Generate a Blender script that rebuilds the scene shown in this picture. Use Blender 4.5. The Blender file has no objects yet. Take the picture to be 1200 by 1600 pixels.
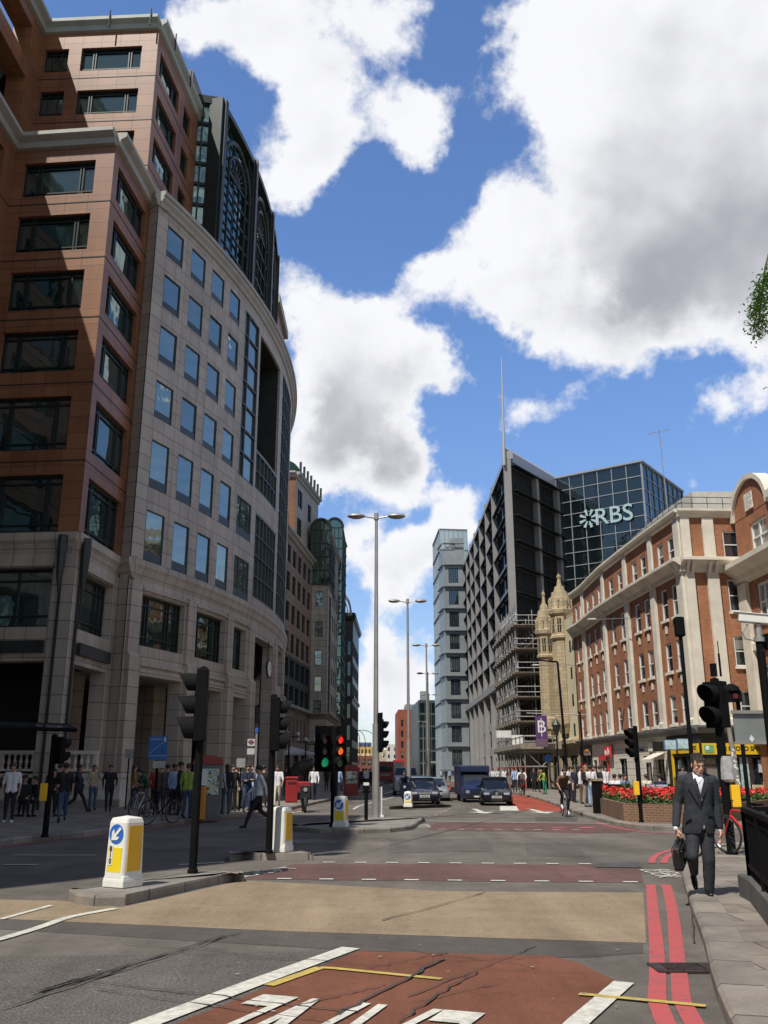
import bpy, bmesh, math, random
from mathutils import Vector, Matrix, Euler
C = bpy.context.scene.collection
sc = bpy.context.scene
R = math.radians
random.seed(7)
# ---------------------------------------------------------------- camera
FPX = 1408.0; CAMH = 1.62; TH = math.atan(405/1408.0)
cd = bpy.data.cameras.new('camera'); cam = bpy.data.objects.new('camera', cd); C.objects.link(cam)
cam.location = (0, 0, CAMH); cam.rotation_euler = (math.pi/2+TH, 0, 0)
cd.sensor_fit = 'VERTICAL'; cd.sensor_height = 36; cd.lens = 36*FPX/1600; cd.clip_end = 6000; cd.clip_start = 0.1
sc.camera = cam
def ray(u, v):
    xc = (u-600)/FPX; yc = (800-v)/FPX
    return xc, math.cos(TH)-math.sin(TH)*yc, math.sin(TH)+math.cos(TH)*yc
def G(u, v, z=0.0):
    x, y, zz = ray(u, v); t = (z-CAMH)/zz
    return (x*t, y*t)
def AT(u, v, Y):
    x, y, z = ray(u, v); t = Y/y
    return Vector((x*t, Y, CAMH+z*t))
# ---------------------------------------------------------------- light
SUN_DX, SUN_DY = 0.38, 0.54          # shadow run per metre of height
sd = Vector((SUN_DX, SUN_DY, -1)).normalized()
sun_l = bpy.data.lights.new('sun', 'SUN'); sun = bpy.data.objects.new('sun', sun_l); C.objects.link(sun)
sun_l.energy = 5.0; sun_l.angle = R(0.53); sun_l.color = (1.0, 0.95, 0.86)
sun.rotation_euler = (-sd).to_track_quat('Z', 'Y').to_euler()
SUN_EL = math.asin(-sd.z); SUN_AZ = math.atan2(-sd.x, -sd.y)      # azimuth of the sun, clockwise from +Y
sc.view_settings.view_transform = 'Standard'; sc.view_settings.look = 'None'
sc.view_settings.exposure = 0.0; sc.view_settings.gamma = 1.0
# ---------------------------------------------------------------- sky
w = bpy.data.worlds.new('World'); sc.world = w; w.use_nodes = True
nt = w.node_tree; nt.nodes.clear(); NN = nt.nodes; LL = nt.links
def nd(t, **k):
    n = NN.new(t)
    for a, b in k.items(): setattr(n, a, b)
    return n
def wmath(op, a, b=None, c=None, clamp=False):
    n = nd('ShaderNodeMath', operation=op, use_clamp=clamp)
    for i, q in enumerate((a, b, c)):
        if q is None: continue
        if isinstance(q, (int, float)): n.inputs[i].default_value = q
        else: LL.new(q, n.inputs[i])
    return n.outputs[0]
def wrange(v, a, b, c=0.0, d=1.0, smooth=True):
    n = nd('ShaderNodeMapRange', interpolation_type='SMOOTHSTEP' if smooth else 'LINEAR')
    LL.new(v, n.inputs[0])
    for i, q in enumerate((a, b, c, d)): n.inputs[i+1].default_value = q
    return n.outputs[0]
tc = nd('ShaderNodeTexCoord')
sky = nd('ShaderNodeTexSky', sky_type='NISHITA'); sky.sun_disc = False
sky.sun_elevation = SUN_EL; sky.sun_rotation = SUN_AZ; sky.altitude = 60; sky.air_density = 1.0; sky.dust_density = 0.35; sky.ozone_density = 1.6
D = tc.outputs['Generated']
def wnoise(vec, scale, detail, rough, dist=0.0):
    n = nd('ShaderNodeTexNoise', noise_dimensions='3D'); LL.new(vec, n.inputs['Vector'])
    n.inputs['Scale'].default_value = scale; n.inputs['Detail'].default_value = detail
    n.inputs['Roughness'].default_value = rough; n.inputs['Distortion'].default_value = dist
    return n
nz = wnoise(D, 7.0, 5, 0.6)
sub = nd('ShaderNodeVectorMath', operation='SUBTRACT'); LL.new(nz.outputs['Color'], sub.inputs[0]); sub.inputs[1].default_value = (.5, .5, .5)
mad = nd('ShaderNodeVectorMath', operation='MULTIPLY_ADD'); LL.new(sub.outputs[0], mad.inputs[0]); mad.inputs[1].default_value = (.13, .13, .13); LL.new(D, mad.inputs[2])
DW = mad.outputs[0]
def blobsum(lst, vec):
    acc = None
    for (u, v, r, wt) in lst:
        c = Vector(ray(u, v)).normalized()
        # angular radius
        rr = r/FPX/ (1+((u-600)/FPX)**2+((800-v)/FPX)**2)**0.5
        n = nd('ShaderNodeVectorMath', operation='DISTANCE'); LL.new(vec, n.inputs[0]); n.inputs[1].default_value = c
        m = wrange(n.outputs['Value'], rr*1.35, rr*0.15, 0.0, wt)
        acc = m if acc is None else wmath('ADD', acc, m)
    return acc
CL = [(1000,100,240,1.3),(1170,90,200,1.1),(1130,300,240,1.3),(970,330,170,1.1),(840,430,110,.85),(1010,490,110,.9),(740,425,85,.85),(660,425,55,.7),(770,350,70,.6),(880,520,70,.7),(1190,430,140,1),(900,110,110,.9),(890,20,100,.9),(800,490,65,.6),(1050,545,50,.5),(960,560,50,.6),(770,300,60,.5),(780,60,40,.35),
      (500,15,130,1.05),(370,45,90,.9),(630,15,75,.85),(310,60,55,.5),(430,95,65,.6),
      (450,230,90,.85),(430,300,70,.8),(510,245,65,.75),(590,195,75,.85),(650,215,60,.7),(690,170,50,.6),(530,130,50,.45),(620,140,50,.5),(480,160,60,.5),
      (445,450,70,.8),(510,510,95,.9),(610,490,60,.65),(590,590,125,1.05),(500,650,120,1.0),(660,590,65,.8),(570,710,90,.85),(620,690,70,.7),(600,755,50,.5),(680,540,45,.5),(470,740,70,.7),
      (850,625,62,.65),(800,632,40,.5),(905,605,40,.55),(760,620,25,.35),(660,765,40,.55),(685,735,26,.45),(720,780,62,1),(690,830,70,.9),(650,850,50,.7),
      (580,870,75,.85),(540,850,50,.6),(640,900,60,.7),(600,940,60,.6),(590,1010,45,.5),(620,1060,80,.75),(560,1100,80,.8),(700,1120,120,.7),
      (1085,640,50,.75),(1150,625,60,.75),(1190,600,45,.6),(1085,745,26,.5),(1050,690,30,.4)]
GR = [(1110,290,270,.9),(960,400,130,.55),(1180,420,160,.6),(830,460,80,.35),(580,620,130,.75),(480,690,120,.8),(600,720,60,.5),(1010,500,100,.45),(600,905,80,.7),(600,1040,80,.5),(560,1120,90,.3),(650,570,60,.25),(540,60,80,.4),(500,250,60,.3),(1130,650,60,.5),(700,860,60,.3),(440,260,60,.25)]
dens = blobsum(CL, DW)
n1 = wnoise(D, 13.0, 9, 0.66).outputs['Fac']
n2 = wnoise(D, 3.1, 6, 0.55).outputs['Fac']
dens = wmath('ADD', dens, wmath('MULTIPLY', wmath('SUBTRACT', n1, 0.5), 2.2))
sep = nd('ShaderNodeSeparateXYZ'); LL.new(D, sep.inputs[0])
# elsewhere in the sky: scattered cloud
away = wrange(sep.outputs['Y'], 0.62, 0.35)
gen = wmath('MULTIPLY', wmath('MULTIPLY', away, wrange(n2, 0.47, 0.58)), wrange(sep.outputs['X'], -0.1, 0.35, 0.0, 1.0))
dens = wmath('ADD', dens, gen)
offs = nd('ShaderNodeVectorMath', operation='ADD'); LL.new(D, offs.inputs[0]); offs.inputs[1].default_value = (-.016, -.010, .022)
n1b = wnoise(offs.outputs[0], 10.0, 3, 0.5).outputs['Fac']; n1a = wnoise(D, 10.0, 3, 0.5).outputs['Fac']
offs2 = nd('ShaderNodeVectorMath', operation='ADD'); LL.new(DW, offs2.inputs[0]); offs2.inputs[1].default_value = (-.03, -.018, .05)
relief = wmath('SUBTRACT', n1a, n1b)
alpha = wrange(dens, 0.42, 1.06)
thick = wrange(dens, 0.6, 1.9)
gr = blobsum(GR, DW)
gr = wmath('ADD', gr, wmath('MULTIPLY', gen, 0.2))
gr = wmath('ADD', gr, wmath('MULTIPLY', wmath('SUBTRACT', wnoise(D, 4.5, 4, 0.5).outputs['Fac'], 0.5), 0.9))
gr = wmath('MULTIPLY', wmath('MULTIPLY', gr, thick), 0.8)
gr = wmath('ADD', gr, wmath('MULTIPLY', relief, -1.1))
gr = wrange(gr, -0.05, 1.45, 0.0, 0.92)
cc = nd('ShaderNodeMix', data_type='RGBA'); LL.new(gr, cc.inputs['Factor'])
cc.inputs['A'].default_value = (0.95, 0.955, 0.985, 1); cc.inputs['B'].default_value = (0.34, 0.345, 0.40, 1)
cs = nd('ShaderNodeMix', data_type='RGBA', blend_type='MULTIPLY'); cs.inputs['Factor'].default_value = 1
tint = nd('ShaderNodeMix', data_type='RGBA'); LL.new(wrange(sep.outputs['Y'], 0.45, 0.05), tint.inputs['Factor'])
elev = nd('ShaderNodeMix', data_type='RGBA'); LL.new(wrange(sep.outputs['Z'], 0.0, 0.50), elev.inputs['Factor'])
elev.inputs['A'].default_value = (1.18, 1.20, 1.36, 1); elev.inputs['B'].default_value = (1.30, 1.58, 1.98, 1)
LL.new(elev.outputs['Result'], tint.inputs['A']); tint.inputs['B'].default_value = (0.80, 0.76, 0.74, 1)  # sky beside and behind the camera is dimmed to lower the ambient light
SKYS = 0.1
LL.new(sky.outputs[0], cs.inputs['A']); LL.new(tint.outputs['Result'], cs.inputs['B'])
mixc = nd('ShaderNodeMix', data_type='RGBA'); LL.new(alpha, mixc.inputs['Factor'])
LL.new(cs.outputs['Result'], mixc.inputs['A'])
ccs = nd('ShaderNodeVectorMath', operation='SCALE'); LL.new(cc.outputs['Result'], ccs.inputs[0]); ccs.inputs['Scale'].default_value = 1/SKYS
LL.new(ccs.outputs[0], mixc.inputs['B'])
bg = nd('ShaderNodeBackground'); LL.new(mixc.outputs['Result'], bg.inputs['Color']); bg.inputs['Strength'].default_value = SKYS
wo = nd('ShaderNodeOutputWorld'); LL.new(bg.outputs[0], wo.inputs['Surface'])
w.cycles.sampling_method = 'MANUAL'; w.cycles.sample_map_resolution = 512

# ---------------------------------------------------------------- materials
MATS = {}
def newmat(name):
    m = bpy.data.materials.new(name); m.use_nodes = True
    return m, m.node_tree, m.node_tree.nodes, m.node_tree.links
def noise_node(N, L, vec, scale, detail=4, rough=0.6):
    n = N.new('ShaderNodeTexNoise'); n.inputs['Scale'].default_value = scale; n.inputs['Detail'].default_value = detail; n.inputs['Roughness'].default_value = rough
    L.new(vec, n.inputs['Vector']); return n
def mixcol(N, L, fac, a, b, mode='MIX'):
    m = N.new('ShaderNodeMix'); m.data_type = 'RGBA'; m.blend_type = mode
    if isinstance(fac, float): m.inputs['Factor'].default_value = fac
    else: L.new(fac, m.inputs['Factor'])
    for k, q in (('A', a), ('B', b)):
        if isinstance(q, tuple): m.inputs[k].default_value = q if len(q) == 4 else q+(1,)
        else: L.new(q, m.inputs[k])
    return m.outputs['Result']
def ramp(N, L, f, a, b, lo=0.0, hi=1.0):
    m = N.new('ShaderNodeMapRange'); L.new(f, m.inputs[0])
    for i, q in enumerate((a, b, lo, hi)): m.inputs[i+1].default_value = q
    return m.outputs[0]
def P(name, col, rough=0.6, metal=0.0, var=0.15, vs=3.0, bump=0.0, bs=40.0, emis=None, es=1.0, coord='Object', spec=0.5):
    if name in MATS: return MATS[name]
    m, t, N, L = newmat(name); b = N['Principled BSDF']
    b.inputs['Roughness'].default_value = rough; b.inputs['Metallic'].default_value = metal
    b.inputs['Specular IOR Level'].default_value = spec
    tcn = N.new('ShaderNodeTexCoord')
    if var > 0:
        n = noise_node(N, L, tcn.outputs[coord], vs)
        f = ramp(N, L, n.outputs['Fac'], 0.3, 0.7)
        dk = tuple(c*(1-var) for c in col); lt = tuple(min(1, c*(1+var)) for c in col)
        L.new(mixcol(N, L, f, dk, lt), b.inputs['Base Color'])
    else: b.inputs['Base Color'].default_value = col+(1,)
    if bump > 0:
        n2 = noise_node(N, L, tcn.outputs[coord], bs, 3)
        bp = N.new('ShaderNodeBump'); bp.inputs['Strength'].default_value = bump; bp.inputs['Distance'].default_value = 0.02
        L.new(n2.outputs['Fac'], bp.inputs['Height']); L.new(bp.outputs[0], b.inputs['Normal'])
    if emis: b.inputs['Emission Color'].default_value = emis+(1,); b.inputs['Emission Strength'].default_value = es
    MATS[name] = m; return m
def PB(name, c1, c2, mortar, bw, bh, ms=0.01, offset=0.5, rough=0.7, dirt=0.25, ds=0.35, spec=0.4, speck=0.12, ss=60.0, bump=0.25):
    """masonry laid in the UV plane (metres)"""
    if name in MATS: return MATS[name]
    m, t, N, L = newmat(name); b = N['Principled BSDF']; b.inputs['Roughness'].default_value = rough
    b.inputs['Specular IOR Level'].default_value = spec
    tcn = N.new('ShaderNodeTexCoord'); br = N.new('ShaderNodeTexBrick'); br.offset = offset; br.squash = 1
    L.new(tcn.outputs['UV'], br.inputs['Vector'])
    br.inputs['Color1'].default_value = c1+(1,); br.inputs['Color2'].default_value = c2+(1,); br.inputs['Mortar'].default_value = mortar+(1,)
    br.inputs['Scale'].default_value = 1; br.inputs['Mortar Size'].default_value = ms; br.inputs['Mortar Smooth'].default_value = 0.1
    br.inputs['Brick Width'].default_value = bw; br.inputs['Row Height'].default_value = bh; br.inputs['Bias'].default_value = 0
    n = noise_node(N, L, tcn.outputs['Object'], ds, 6, 0.65)
    f = ramp(N, L, n.outputs['Fac'], 0.3, 0.72, 1-dirt, 1.0+dirt*0.4)
    n3 = noise_node(N, L, tcn.outputs['Object'], ss, 2)
    f2 = ramp(N, L, n3.outputs['Fac'], 0.35, 0.65, 1-speck, 1+speck)
    mp = N.new('ShaderNodeMapping'); mp.inputs['Scale'].default_value = (1,1,.06); L.new(tcn.outputs['Object'], mp.inputs['Vector'])
    n4 = noise_node(N, L, mp.outputs[0], 1.6, 5, .65); f4 = ramp(N, L, n4.outputs['Fac'], .35, .7, 1.06, 1-dirt*.8)
    mu0 = N.new('ShaderNodeMath'); mu0.operation = 'MULTIPLY'; L.new(f, mu0.inputs[0]); L.new(f4, mu0.inputs[1])
    mu = N.new('ShaderNodeMath'); mu.operation = 'MULTIPLY'; L.new(mu0.outputs[0], mu.inputs[0]); L.new(f2, mu.inputs[1])
    vm = N.new('ShaderNodeVectorMath'); vm.operation = 'SCALE'; L.new(br.outputs['Color'], vm.inputs[0]); L.new(mu.outputs[0], vm.inputs['Scale'])
    L.new(vm.outputs[0], b.inputs['Base Color'])
    bp = N.new('ShaderNodeBump'); bp.inputs['Strength'].default_value = bump; bp.inputs['Distance'].default_value = 0.02; bp.invert = True
    L.new(br.outputs['Fac'], bp.inputs['Height']); L.new(bp.outputs[0], b.inputs['Normal'])
    MATS[name] = m; return m
def GL(name, tint, refl=0.35, rough=0.03, inner=(0.01, 0.014, 0.016), wav=0.03, wscale=0.6, blinds=None, tilt=0.07):
    """window glass: a dark room behind a reflecting pane"""
    if name in MATS: return MATS[name]
    m, t, N, L = newmat(name); N.remove(N['Principled BSDF'])
    tcn = N.new('ShaderNodeTexCoord'); n = noise_node(N, L, tcn.outputs['Object'], wscale, 2)
    geo = N.new('ShaderNodeObjectInfo')
    bp = N.new('ShaderNodeBump'); bp.inputs['Strength'].default_value = wav; bp.inputs['Distance'].default_value = 1.0
    L.new(n.outputs['Fac'], bp.inputs['Height'])
    rv = N.new('ShaderNodeTexWhiteNoise'); rv.noise_dimensions = '1D'; L.new(geo.outputs['Random'], rv.inputs['W'])
    rs = N.new('ShaderNodeVectorMath'); rs.operation = 'SUBTRACT'; L.new(rv.outputs['Color'], rs.inputs[0]); rs.inputs[1].default_value = (.5,.5,.5)
    rm = N.new('ShaderNodeVectorMath'); rm.operation = 'MULTIPLY_ADD'; L.new(rs.outputs[0], rm.inputs[0]); rm.inputs[1].default_value = (tilt,tilt,tilt); L.new(bp.outputs[0], rm.inputs[2])
    nn_ = N.new('ShaderNodeVectorMath'); nn_.operation = 'NORMALIZE'; L.new(rm.outputs[0], nn_.inputs[0])
    gl = N.new('ShaderNodeBsdfGlossy'); gl.inputs['Roughness'].default_value = rough; gl.inputs['Color'].default_value = tint+(1,); L.new(nn_.outputs[0], gl.inputs['Normal'])
    df = N.new('ShaderNodeBsdfDiffuse')
    rnd = ramp(N, L, geo.outputs['Random'], 0, 1, 0.5, 2.2)
    vm = N.new('ShaderNodeVectorMath'); vm.operation = 'SCALE'; vm.inputs[0].default_value = inner; L.new(rnd, vm.inputs['Scale'])
    if blinds:
        def mt(op, a_, b_):
            q = N.new('ShaderNodeMath'); q.operation = op
            for i_, v_ in enumerate((a_, b_)):
                if isinstance(v_, (int, float)): q.inputs[i_].default_value = v_
                elif v_ is not None: L.new(v_, q.inputs[i_])
            return q.outputs[0]
        sx = N.new('ShaderNodeSeparateXYZ'); L.new(tcn.outputs['Object'], sx.inputs[0])
        thr = mt('ADD', mt('MULTIPLY', mt('FRACT', mt('MULTIPLY', geo.outputs['Random'], 7.31), 0), 1.7), .35)
        on = mt('GREATER_THAN', mt('FRACT', mt('MULTIPLY', geo.outputs['Random'], 13.7), 0), .45)
        slat = mt('ADD', mt('MULTIPLY', mt('SINE', mt('MULTIPLY', sx.outputs['Z'], 60.0), 0), .12), .8)
        bl = mt('MULTIPLY', mt('GREATER_THAN', sx.outputs['Z'], thr), on)
        bv = N.new('ShaderNodeVectorMath'); bv.operation = 'SCALE'; bv.inputs[0].default_value = blinds; L.new(slat, bv.inputs['Scale'])
        L.new(mixcol(N, L, bl, vm.outputs[0], bv.outputs[0]), df.inputs['Color'])
    else: L.new(vm.outputs[0], df.inputs['Color'])
    fr = N.new('ShaderNodeFresnel'); fr.inputs['IOR'].default_value = 1.45
    a = N.new('ShaderNodeMath'); a.operation = 'MULTIPLY_ADD'; L.new(fr.outputs[0], a.inputs[0]); a.inputs[1].default_value = 1-refl; a.inputs[2].default_value = refl; a.use_clamp = True
    mx = N.new('ShaderNodeMixShader'); L.new(a.outputs[0], mx.inputs[0]); L.new(df.outputs[0], mx.inputs[1]); L.new(gl.outputs[0], mx.inputs[2])
    L.new(mx.outputs[0], N['Material Output'].inputs['Surface'])
    MATS[name] = m; return m

# ---------------------------------------------------------------- mesh builder
class MB:
    def __init__(s): s.v = []; s.f = []; s.m = []; s.uv = []
    def face(s, pts, m=0, uv=None):
        i = len(s.v); s.v += [tuple(p) for p in pts]; s.f.append(tuple(range(i, i+len(pts)))); s.m.append(m)
        if uv is None:
            a = Vector(pts[0]); n = Vector((0, 0, 0))
            for k in range(len(pts)):
                p, q = Vector(pts[k]), Vector(pts[(k+1) % len(pts)])
                n += Vector(((p.y-q.y)*(p.z+q.z), (p.z-q.z)*(p.x+q.x), (p.x-q.x)*(p.y+q.y)))
            if abs(n.z) > 0.8*n.length: uv = [(p[0], p[1]) for p in pts]
            else:
                t = Vector((-n.y, n.x, 0)); t = t.normalized() if t.length > 1e-9 else Vector((1, 0, 0))
                if abs(t.x) < 0.05: t = Vector((0, 1, 0))
                uv = [(p[0]*t.x+p[1]*t.y, p[2]) for p in pts]
        s.uv.append(uv)
    def box(s, x0, x1, y0, y1, z0, z1, m=0, M=None):
        c = [Vector((x, y, z)) for z in (z0, z1) for y in (y0, y1) for x in (x0, x1)]
        if M is not None: c = [M @ p for p in c]
        for q in ((0, 2, 3, 1), (4, 5, 7, 6), (0, 1, 5, 4), (2, 6, 7, 3), (0, 4, 6, 2), (1, 3, 7, 5)): s.face([c[k] for k in q], m)
    def tube(s, p0, p1, r0, r1=None, n=10, m=0, caps=True):
        p0, p1 = Vector(p0), Vector(p1); r1 = r0 if r1 is None else r1
        d = (p1-p0)
        if d.length < 1e-6: return
        a = d.orthogonal().normalized(); b = d.normalized().cross(a)
        A = [p0+(a*math.cos(2*math.pi*k/n)+b*math.sin(2*math.pi*k/n))*r0 for k in range(n)]
        B = [p1+(a*math.cos(2*math.pi*k/n)+b*math.sin(2*math.pi*k/n))*r1 for k in range(n)]
        for k in range(n): s.face([A[k], A[(k+1) % n], B[(k+1) % n], B[k]], m)
        if caps: s.face(A[::-1], m); s.face(B, m)
    def path(s, pts, r, n=8, m=0):
        for a, b in zip(pts[:-1], pts[1:]): s.tube(a, b, r, r, n, m)
    def lathe(s, prof, n=16, c=(0, 0, 0), m=0, sx=1, sy=1):
        for (ra, za), (rb, zb) in zip(prof[:-1], prof[1:]):
            for k in range(n):
                a0, a1 = 2*math.pi*k/n, 2*math.pi*(k+1)/n
                q = [(c[0]+sx*ra*math.cos(a0), c[1]+sy*ra*math.sin(a0), c[2]+za), (c[0]+sx*ra*math.cos(a1), c[1]+sy*ra*math.sin(a1), c[2]+za),
                     (c[0]+sx*rb*math.cos(a1), c[1]+sy*rb*math.sin(a1), c[2]+zb), (c[0]+sx*rb*math.cos(a0), c[1]+sy*rb*math.sin(a0), c[2]+zb)]
                if ra < 1e-5: q = q[1:] if False else [q[0], q[2], q[3]]
                elif rb < 1e-5: q = q[:3]
                s.face(q, m)
    def prism(s, poly, z0, z1, m=0, bottom=True):
        n = len(poly)
        s.face([(x, y, z1) for x, y in poly], m)
        if bottom: s.face([(x, y, z0) for x, y in poly[::-1]], m)
        for k in range(n):
            a, b = poly[k], poly[(k+1) % n]
            s.face([(a[0], a[1], z0), (b[0], b[1], z0), (b[0], b[1], z1), (a[0], a[1], z1)], m)
    def plate(s, poly, M, t, m=0):
        """polygon in local xz plane, thickness t along y, placed by M"""
        n = len(poly)
        A = [M @ Vector((x, 0, z)) for x, z in poly]; B = [M @ Vector((x, t, z)) for x, z in poly]
        s.face(A, m); s.face(B[::-1], m)
        for k in range(n): s.face([A[k], B[k], B[(k+1) % n], A[(k+1) % n]], m)
    def build(s, name, mats, parent=None, loc=None, rz=0.0, smooth=False, merge=False, bevel=0.0, kind=None):
        if not isinstance(mats, (list, tuple)): mats = [mats]
        me = bpy.data.meshes.new(name); me.from_pydata(s.v, [], s.f)
        for mt in mats: me.materials.append(mt)
        for p, k in zip(me.polygons, s.m): p.material_index = k
        ul = me.uv_layers.new(name='UVMap'); i = 0
        for uvs in s.uv:
            for q in uvs: ul.data[i].uv = q; i += 1
        if merge or smooth or bevel:
            bm = bmesh.new(); bm.from_mesh(me); bmesh.ops.remove_doubles(bm, verts=bm.verts, dist=1e-4)
            bmesh.ops.recalc_face_normals(bm, faces=bm.faces); bm.to_mesh(me); bm.free()
        if smooth:
            for p in me.polygons: p.use_smooth = True
            me.set_sharp_from_angle(angle=R(40))
        o = bpy.data.objects.new(name, me); C.objects.link(o)
        if parent: o.parent = parent
        if loc is not None: o.location = loc
        o.rotation_euler.z = rz
        if bevel:
            bv = o.modifiers.new('bevel', 'BEVEL'); bv.width = bevel; bv.segments = 2; bv.limit_method = 'ANGLE'
        if kind: o['kind'] = kind
        return o
def inst(o, parent=None, loc=None, rz=0.0):
    c = o.copy(); C.objects.link(c); c.parent = parent
    if loc is not None: c.location = loc
    c.rotation_euler.z = rz
    return c
def tag(o, label, cat, group=None):
    o['label'] = label; o['category'] = cat
    if group: o['group'] = group
    return o
def thing(name, label, cat, loc=(0, 0, 0), rz=0.0, group=None):
    o = bpy.data.objects.new(name, None); C.objects.link(o); o.empty_display_size = 0.2
    o.location = loc; o.rotation_euler.z = rz
    return tag(o, label, cat, group)
def copy_tree(o, loc=None, rz=None, label=None):
    kids = {}
    for q in bpy.data.objects:
        if q.parent: kids.setdefault(q.parent.name, []).append(q)
    def rec(a, par):
        c = a.copy(); C.objects.link(c); c.parent = par
        for k in kids.get(a.name, []): rec(k, c)
        return c
    c = rec(o, None)
    if loc is not None: c.location = loc
    if rz is not None: c.rotation_euler.z = rz
    if label: c['label'] = label
    return c
def text(body, name, mat, parent, M, size, ext=0.004, align='CENTER', sx=1.0, bold=0.0):
    cu = bpy.data.curves.new(name, 'FONT'); cu.body = body; cu.size = size; cu.extrude = ext; cu.align_x = align; cu.align_y = 'CENTER'; cu.offset = bold
    cu.fill_mode = 'BOTH'; cu.resolution_u = 4
    o = bpy.data.objects.new(name+'_tmp', cu); C.objects.link(o)
    dg = bpy.context.evaluated_depsgraph_get(); me = bpy.data.meshes.new_from_object(o.evaluated_get(dg))
    C.objects.unlink(o); bpy.data.objects.remove(o); me.name = name
    me.transform(Matrix.Diagonal((sx, 1, 1, 1))); me.transform(M)
    me.materials.clear(); me.materials.append(mat)
    r = bpy.data.objects.new(name, me); C.objects.link(r)
    if parent: r.parent = parent
    return r
UP = Matrix.Rotation(math.pi/2, 4, 'X')       # text lying in xz facing -y
# ---------------------------------------------------------------- facade helpers
class Poly:
    def __init__(s, a, b, side):
        s.a = Vector(a); s.b = Vector(b); d = s.b-s.a; s.L = d.length; s.d = d.normalized()
        s.n = Vector((s.d.y, -s.d.x))*side; s.side = side
    def pt(s, t, out=0.0):
        p = s.a+s.d*t+s.n*out; return (p.x, p.y)
    def ang(s, t):
        # rotation that turns local -y into the outward normal
        n = s.n; return math.atan2(n.x, -n.y)
    def step(s): return 1e9
class Arc:
    def __init__(s, c, r, a0, side=1):
        s.c = c; s.r = r; s.a0 = a0
    def pt(s, t, out=0.0):
        a = s.a0+t/s.r; return (s.c[0]+(s.r+out)*math.cos(a), s.c[1]+(s.r+out)*math.sin(a))
    def ang(s, t):
        a = s.a0+t/s.r; return math.atan2(math.cos(a), -math.sin(a))
    def step(s): return 1.2
def facade(path, s0, s1, z0, z1, holes, depth, mats, parent, name='wall'):
    if not isinstance(mats, (list, tuple)): mats = [mats]
    ss = {s0, s1}; zz = {z0, z1}
    for a, b, c, d in holes: ss |= {max(a, s0), min(b, s1)}; zz |= {max(c, z0), min(d, z1)}
    ss = sorted(ss); st = path.step(); out = [ss[0]]
    for a, b in zip(ss[:-1], ss[1:]):
        k = max(1, math.ceil((b-a)/st)); out += [a+(b-a)*(j+1)/k for j in range(k)]
    ss = out; zz = sorted(zz); mb = MB()
    def hole(i, j):
        if i < 0 or j < 0 or i >= len(ss)-1 or j >= len(zz)-1: return False
        a = (ss[i]+ss[i+1])/2; b = (zz[j]+zz[j+1])/2
        return any(h[0] < a < h[1] and h[2] < b < h[3] for h in holes)
    def q(s, z, o): x, y = path.pt(s, o); return (x, y, z)
    for i in range(len(ss)-1):
        for j in range(len(zz)-1):
            a, b, c, d = ss[i], ss[i+1], zz[j], zz[j+1]
            if not hole(i, j):
                mb.face([q(a, c, 0), q(b, c, 0), q(b, d, 0), q(a, d, 0)], 0, [(a, c), (b, c), (b, d), (a, d)])
            else:
                if not hole(i-1, j): mb.face([q(a, c, 0), q(a, d, 0), q(a, d, -depth), q(a, c, -depth)], 0, [(0, c), (0, d), (depth, d), (depth, c)])
                if not hole(i+1, j): mb.face([q(b, c, 0), q(b, c, -depth), q(b, d, -depth), q(b, d, 0)], 0, [(0, c), (depth, c), (depth, d), (0, d)])
                if not hole(i, j-1): mb.face([q(a, c, 0), q(b, c, 0), q(b, c, -depth), q(a, c, -depth)], 0, [(a, 0), (b, 0), (b, depth), (a, depth)])
                if not hole(i, j+1): mb.face([q(a, d, 0), q(a, d, -depth), q(b, d, -depth), q(b, d, 0)], 0, [(a, 0), (a, depth), (b, depth), (b, 0)])
    return mb.build(name, mats, parent)
def sweep(path, s0, s1, prof, mat, parent, name, step=None, mb=None, m=0, closed=True):
    own = mb is None; mb = mb or MB()
    st = step or min(path.step(), 3.0); k = max(1, math.ceil((s1-s0)/st))
    S = [s0+(s1-s0)*j/k for j in range(k+1)]
    def q(s, o, z): x, y = path.pt(s, o); return (x, y, z)
    n = len(prof)
    for a, b in zip(S[:-1], S[1:]):
        for i in range(n if closed else n-1):
            (o0, z0), (o1, z1) = prof[i], prof[(i+1) % n]
            mb.face([q(a, o0, z0), q(b, o0, z0), q(b, o1, z1), q(a, o1, z1)], m, [(a, z0), (b, z0), (b, z1+o1-o0), (a, z1+o1-o0)])
    for s in (S[0], S[-1]): mb.face([q(s, o, z) for o, z in prof], m)
    return mb.build(name, mat, parent) if own else None
WCACHE = {}
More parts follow.
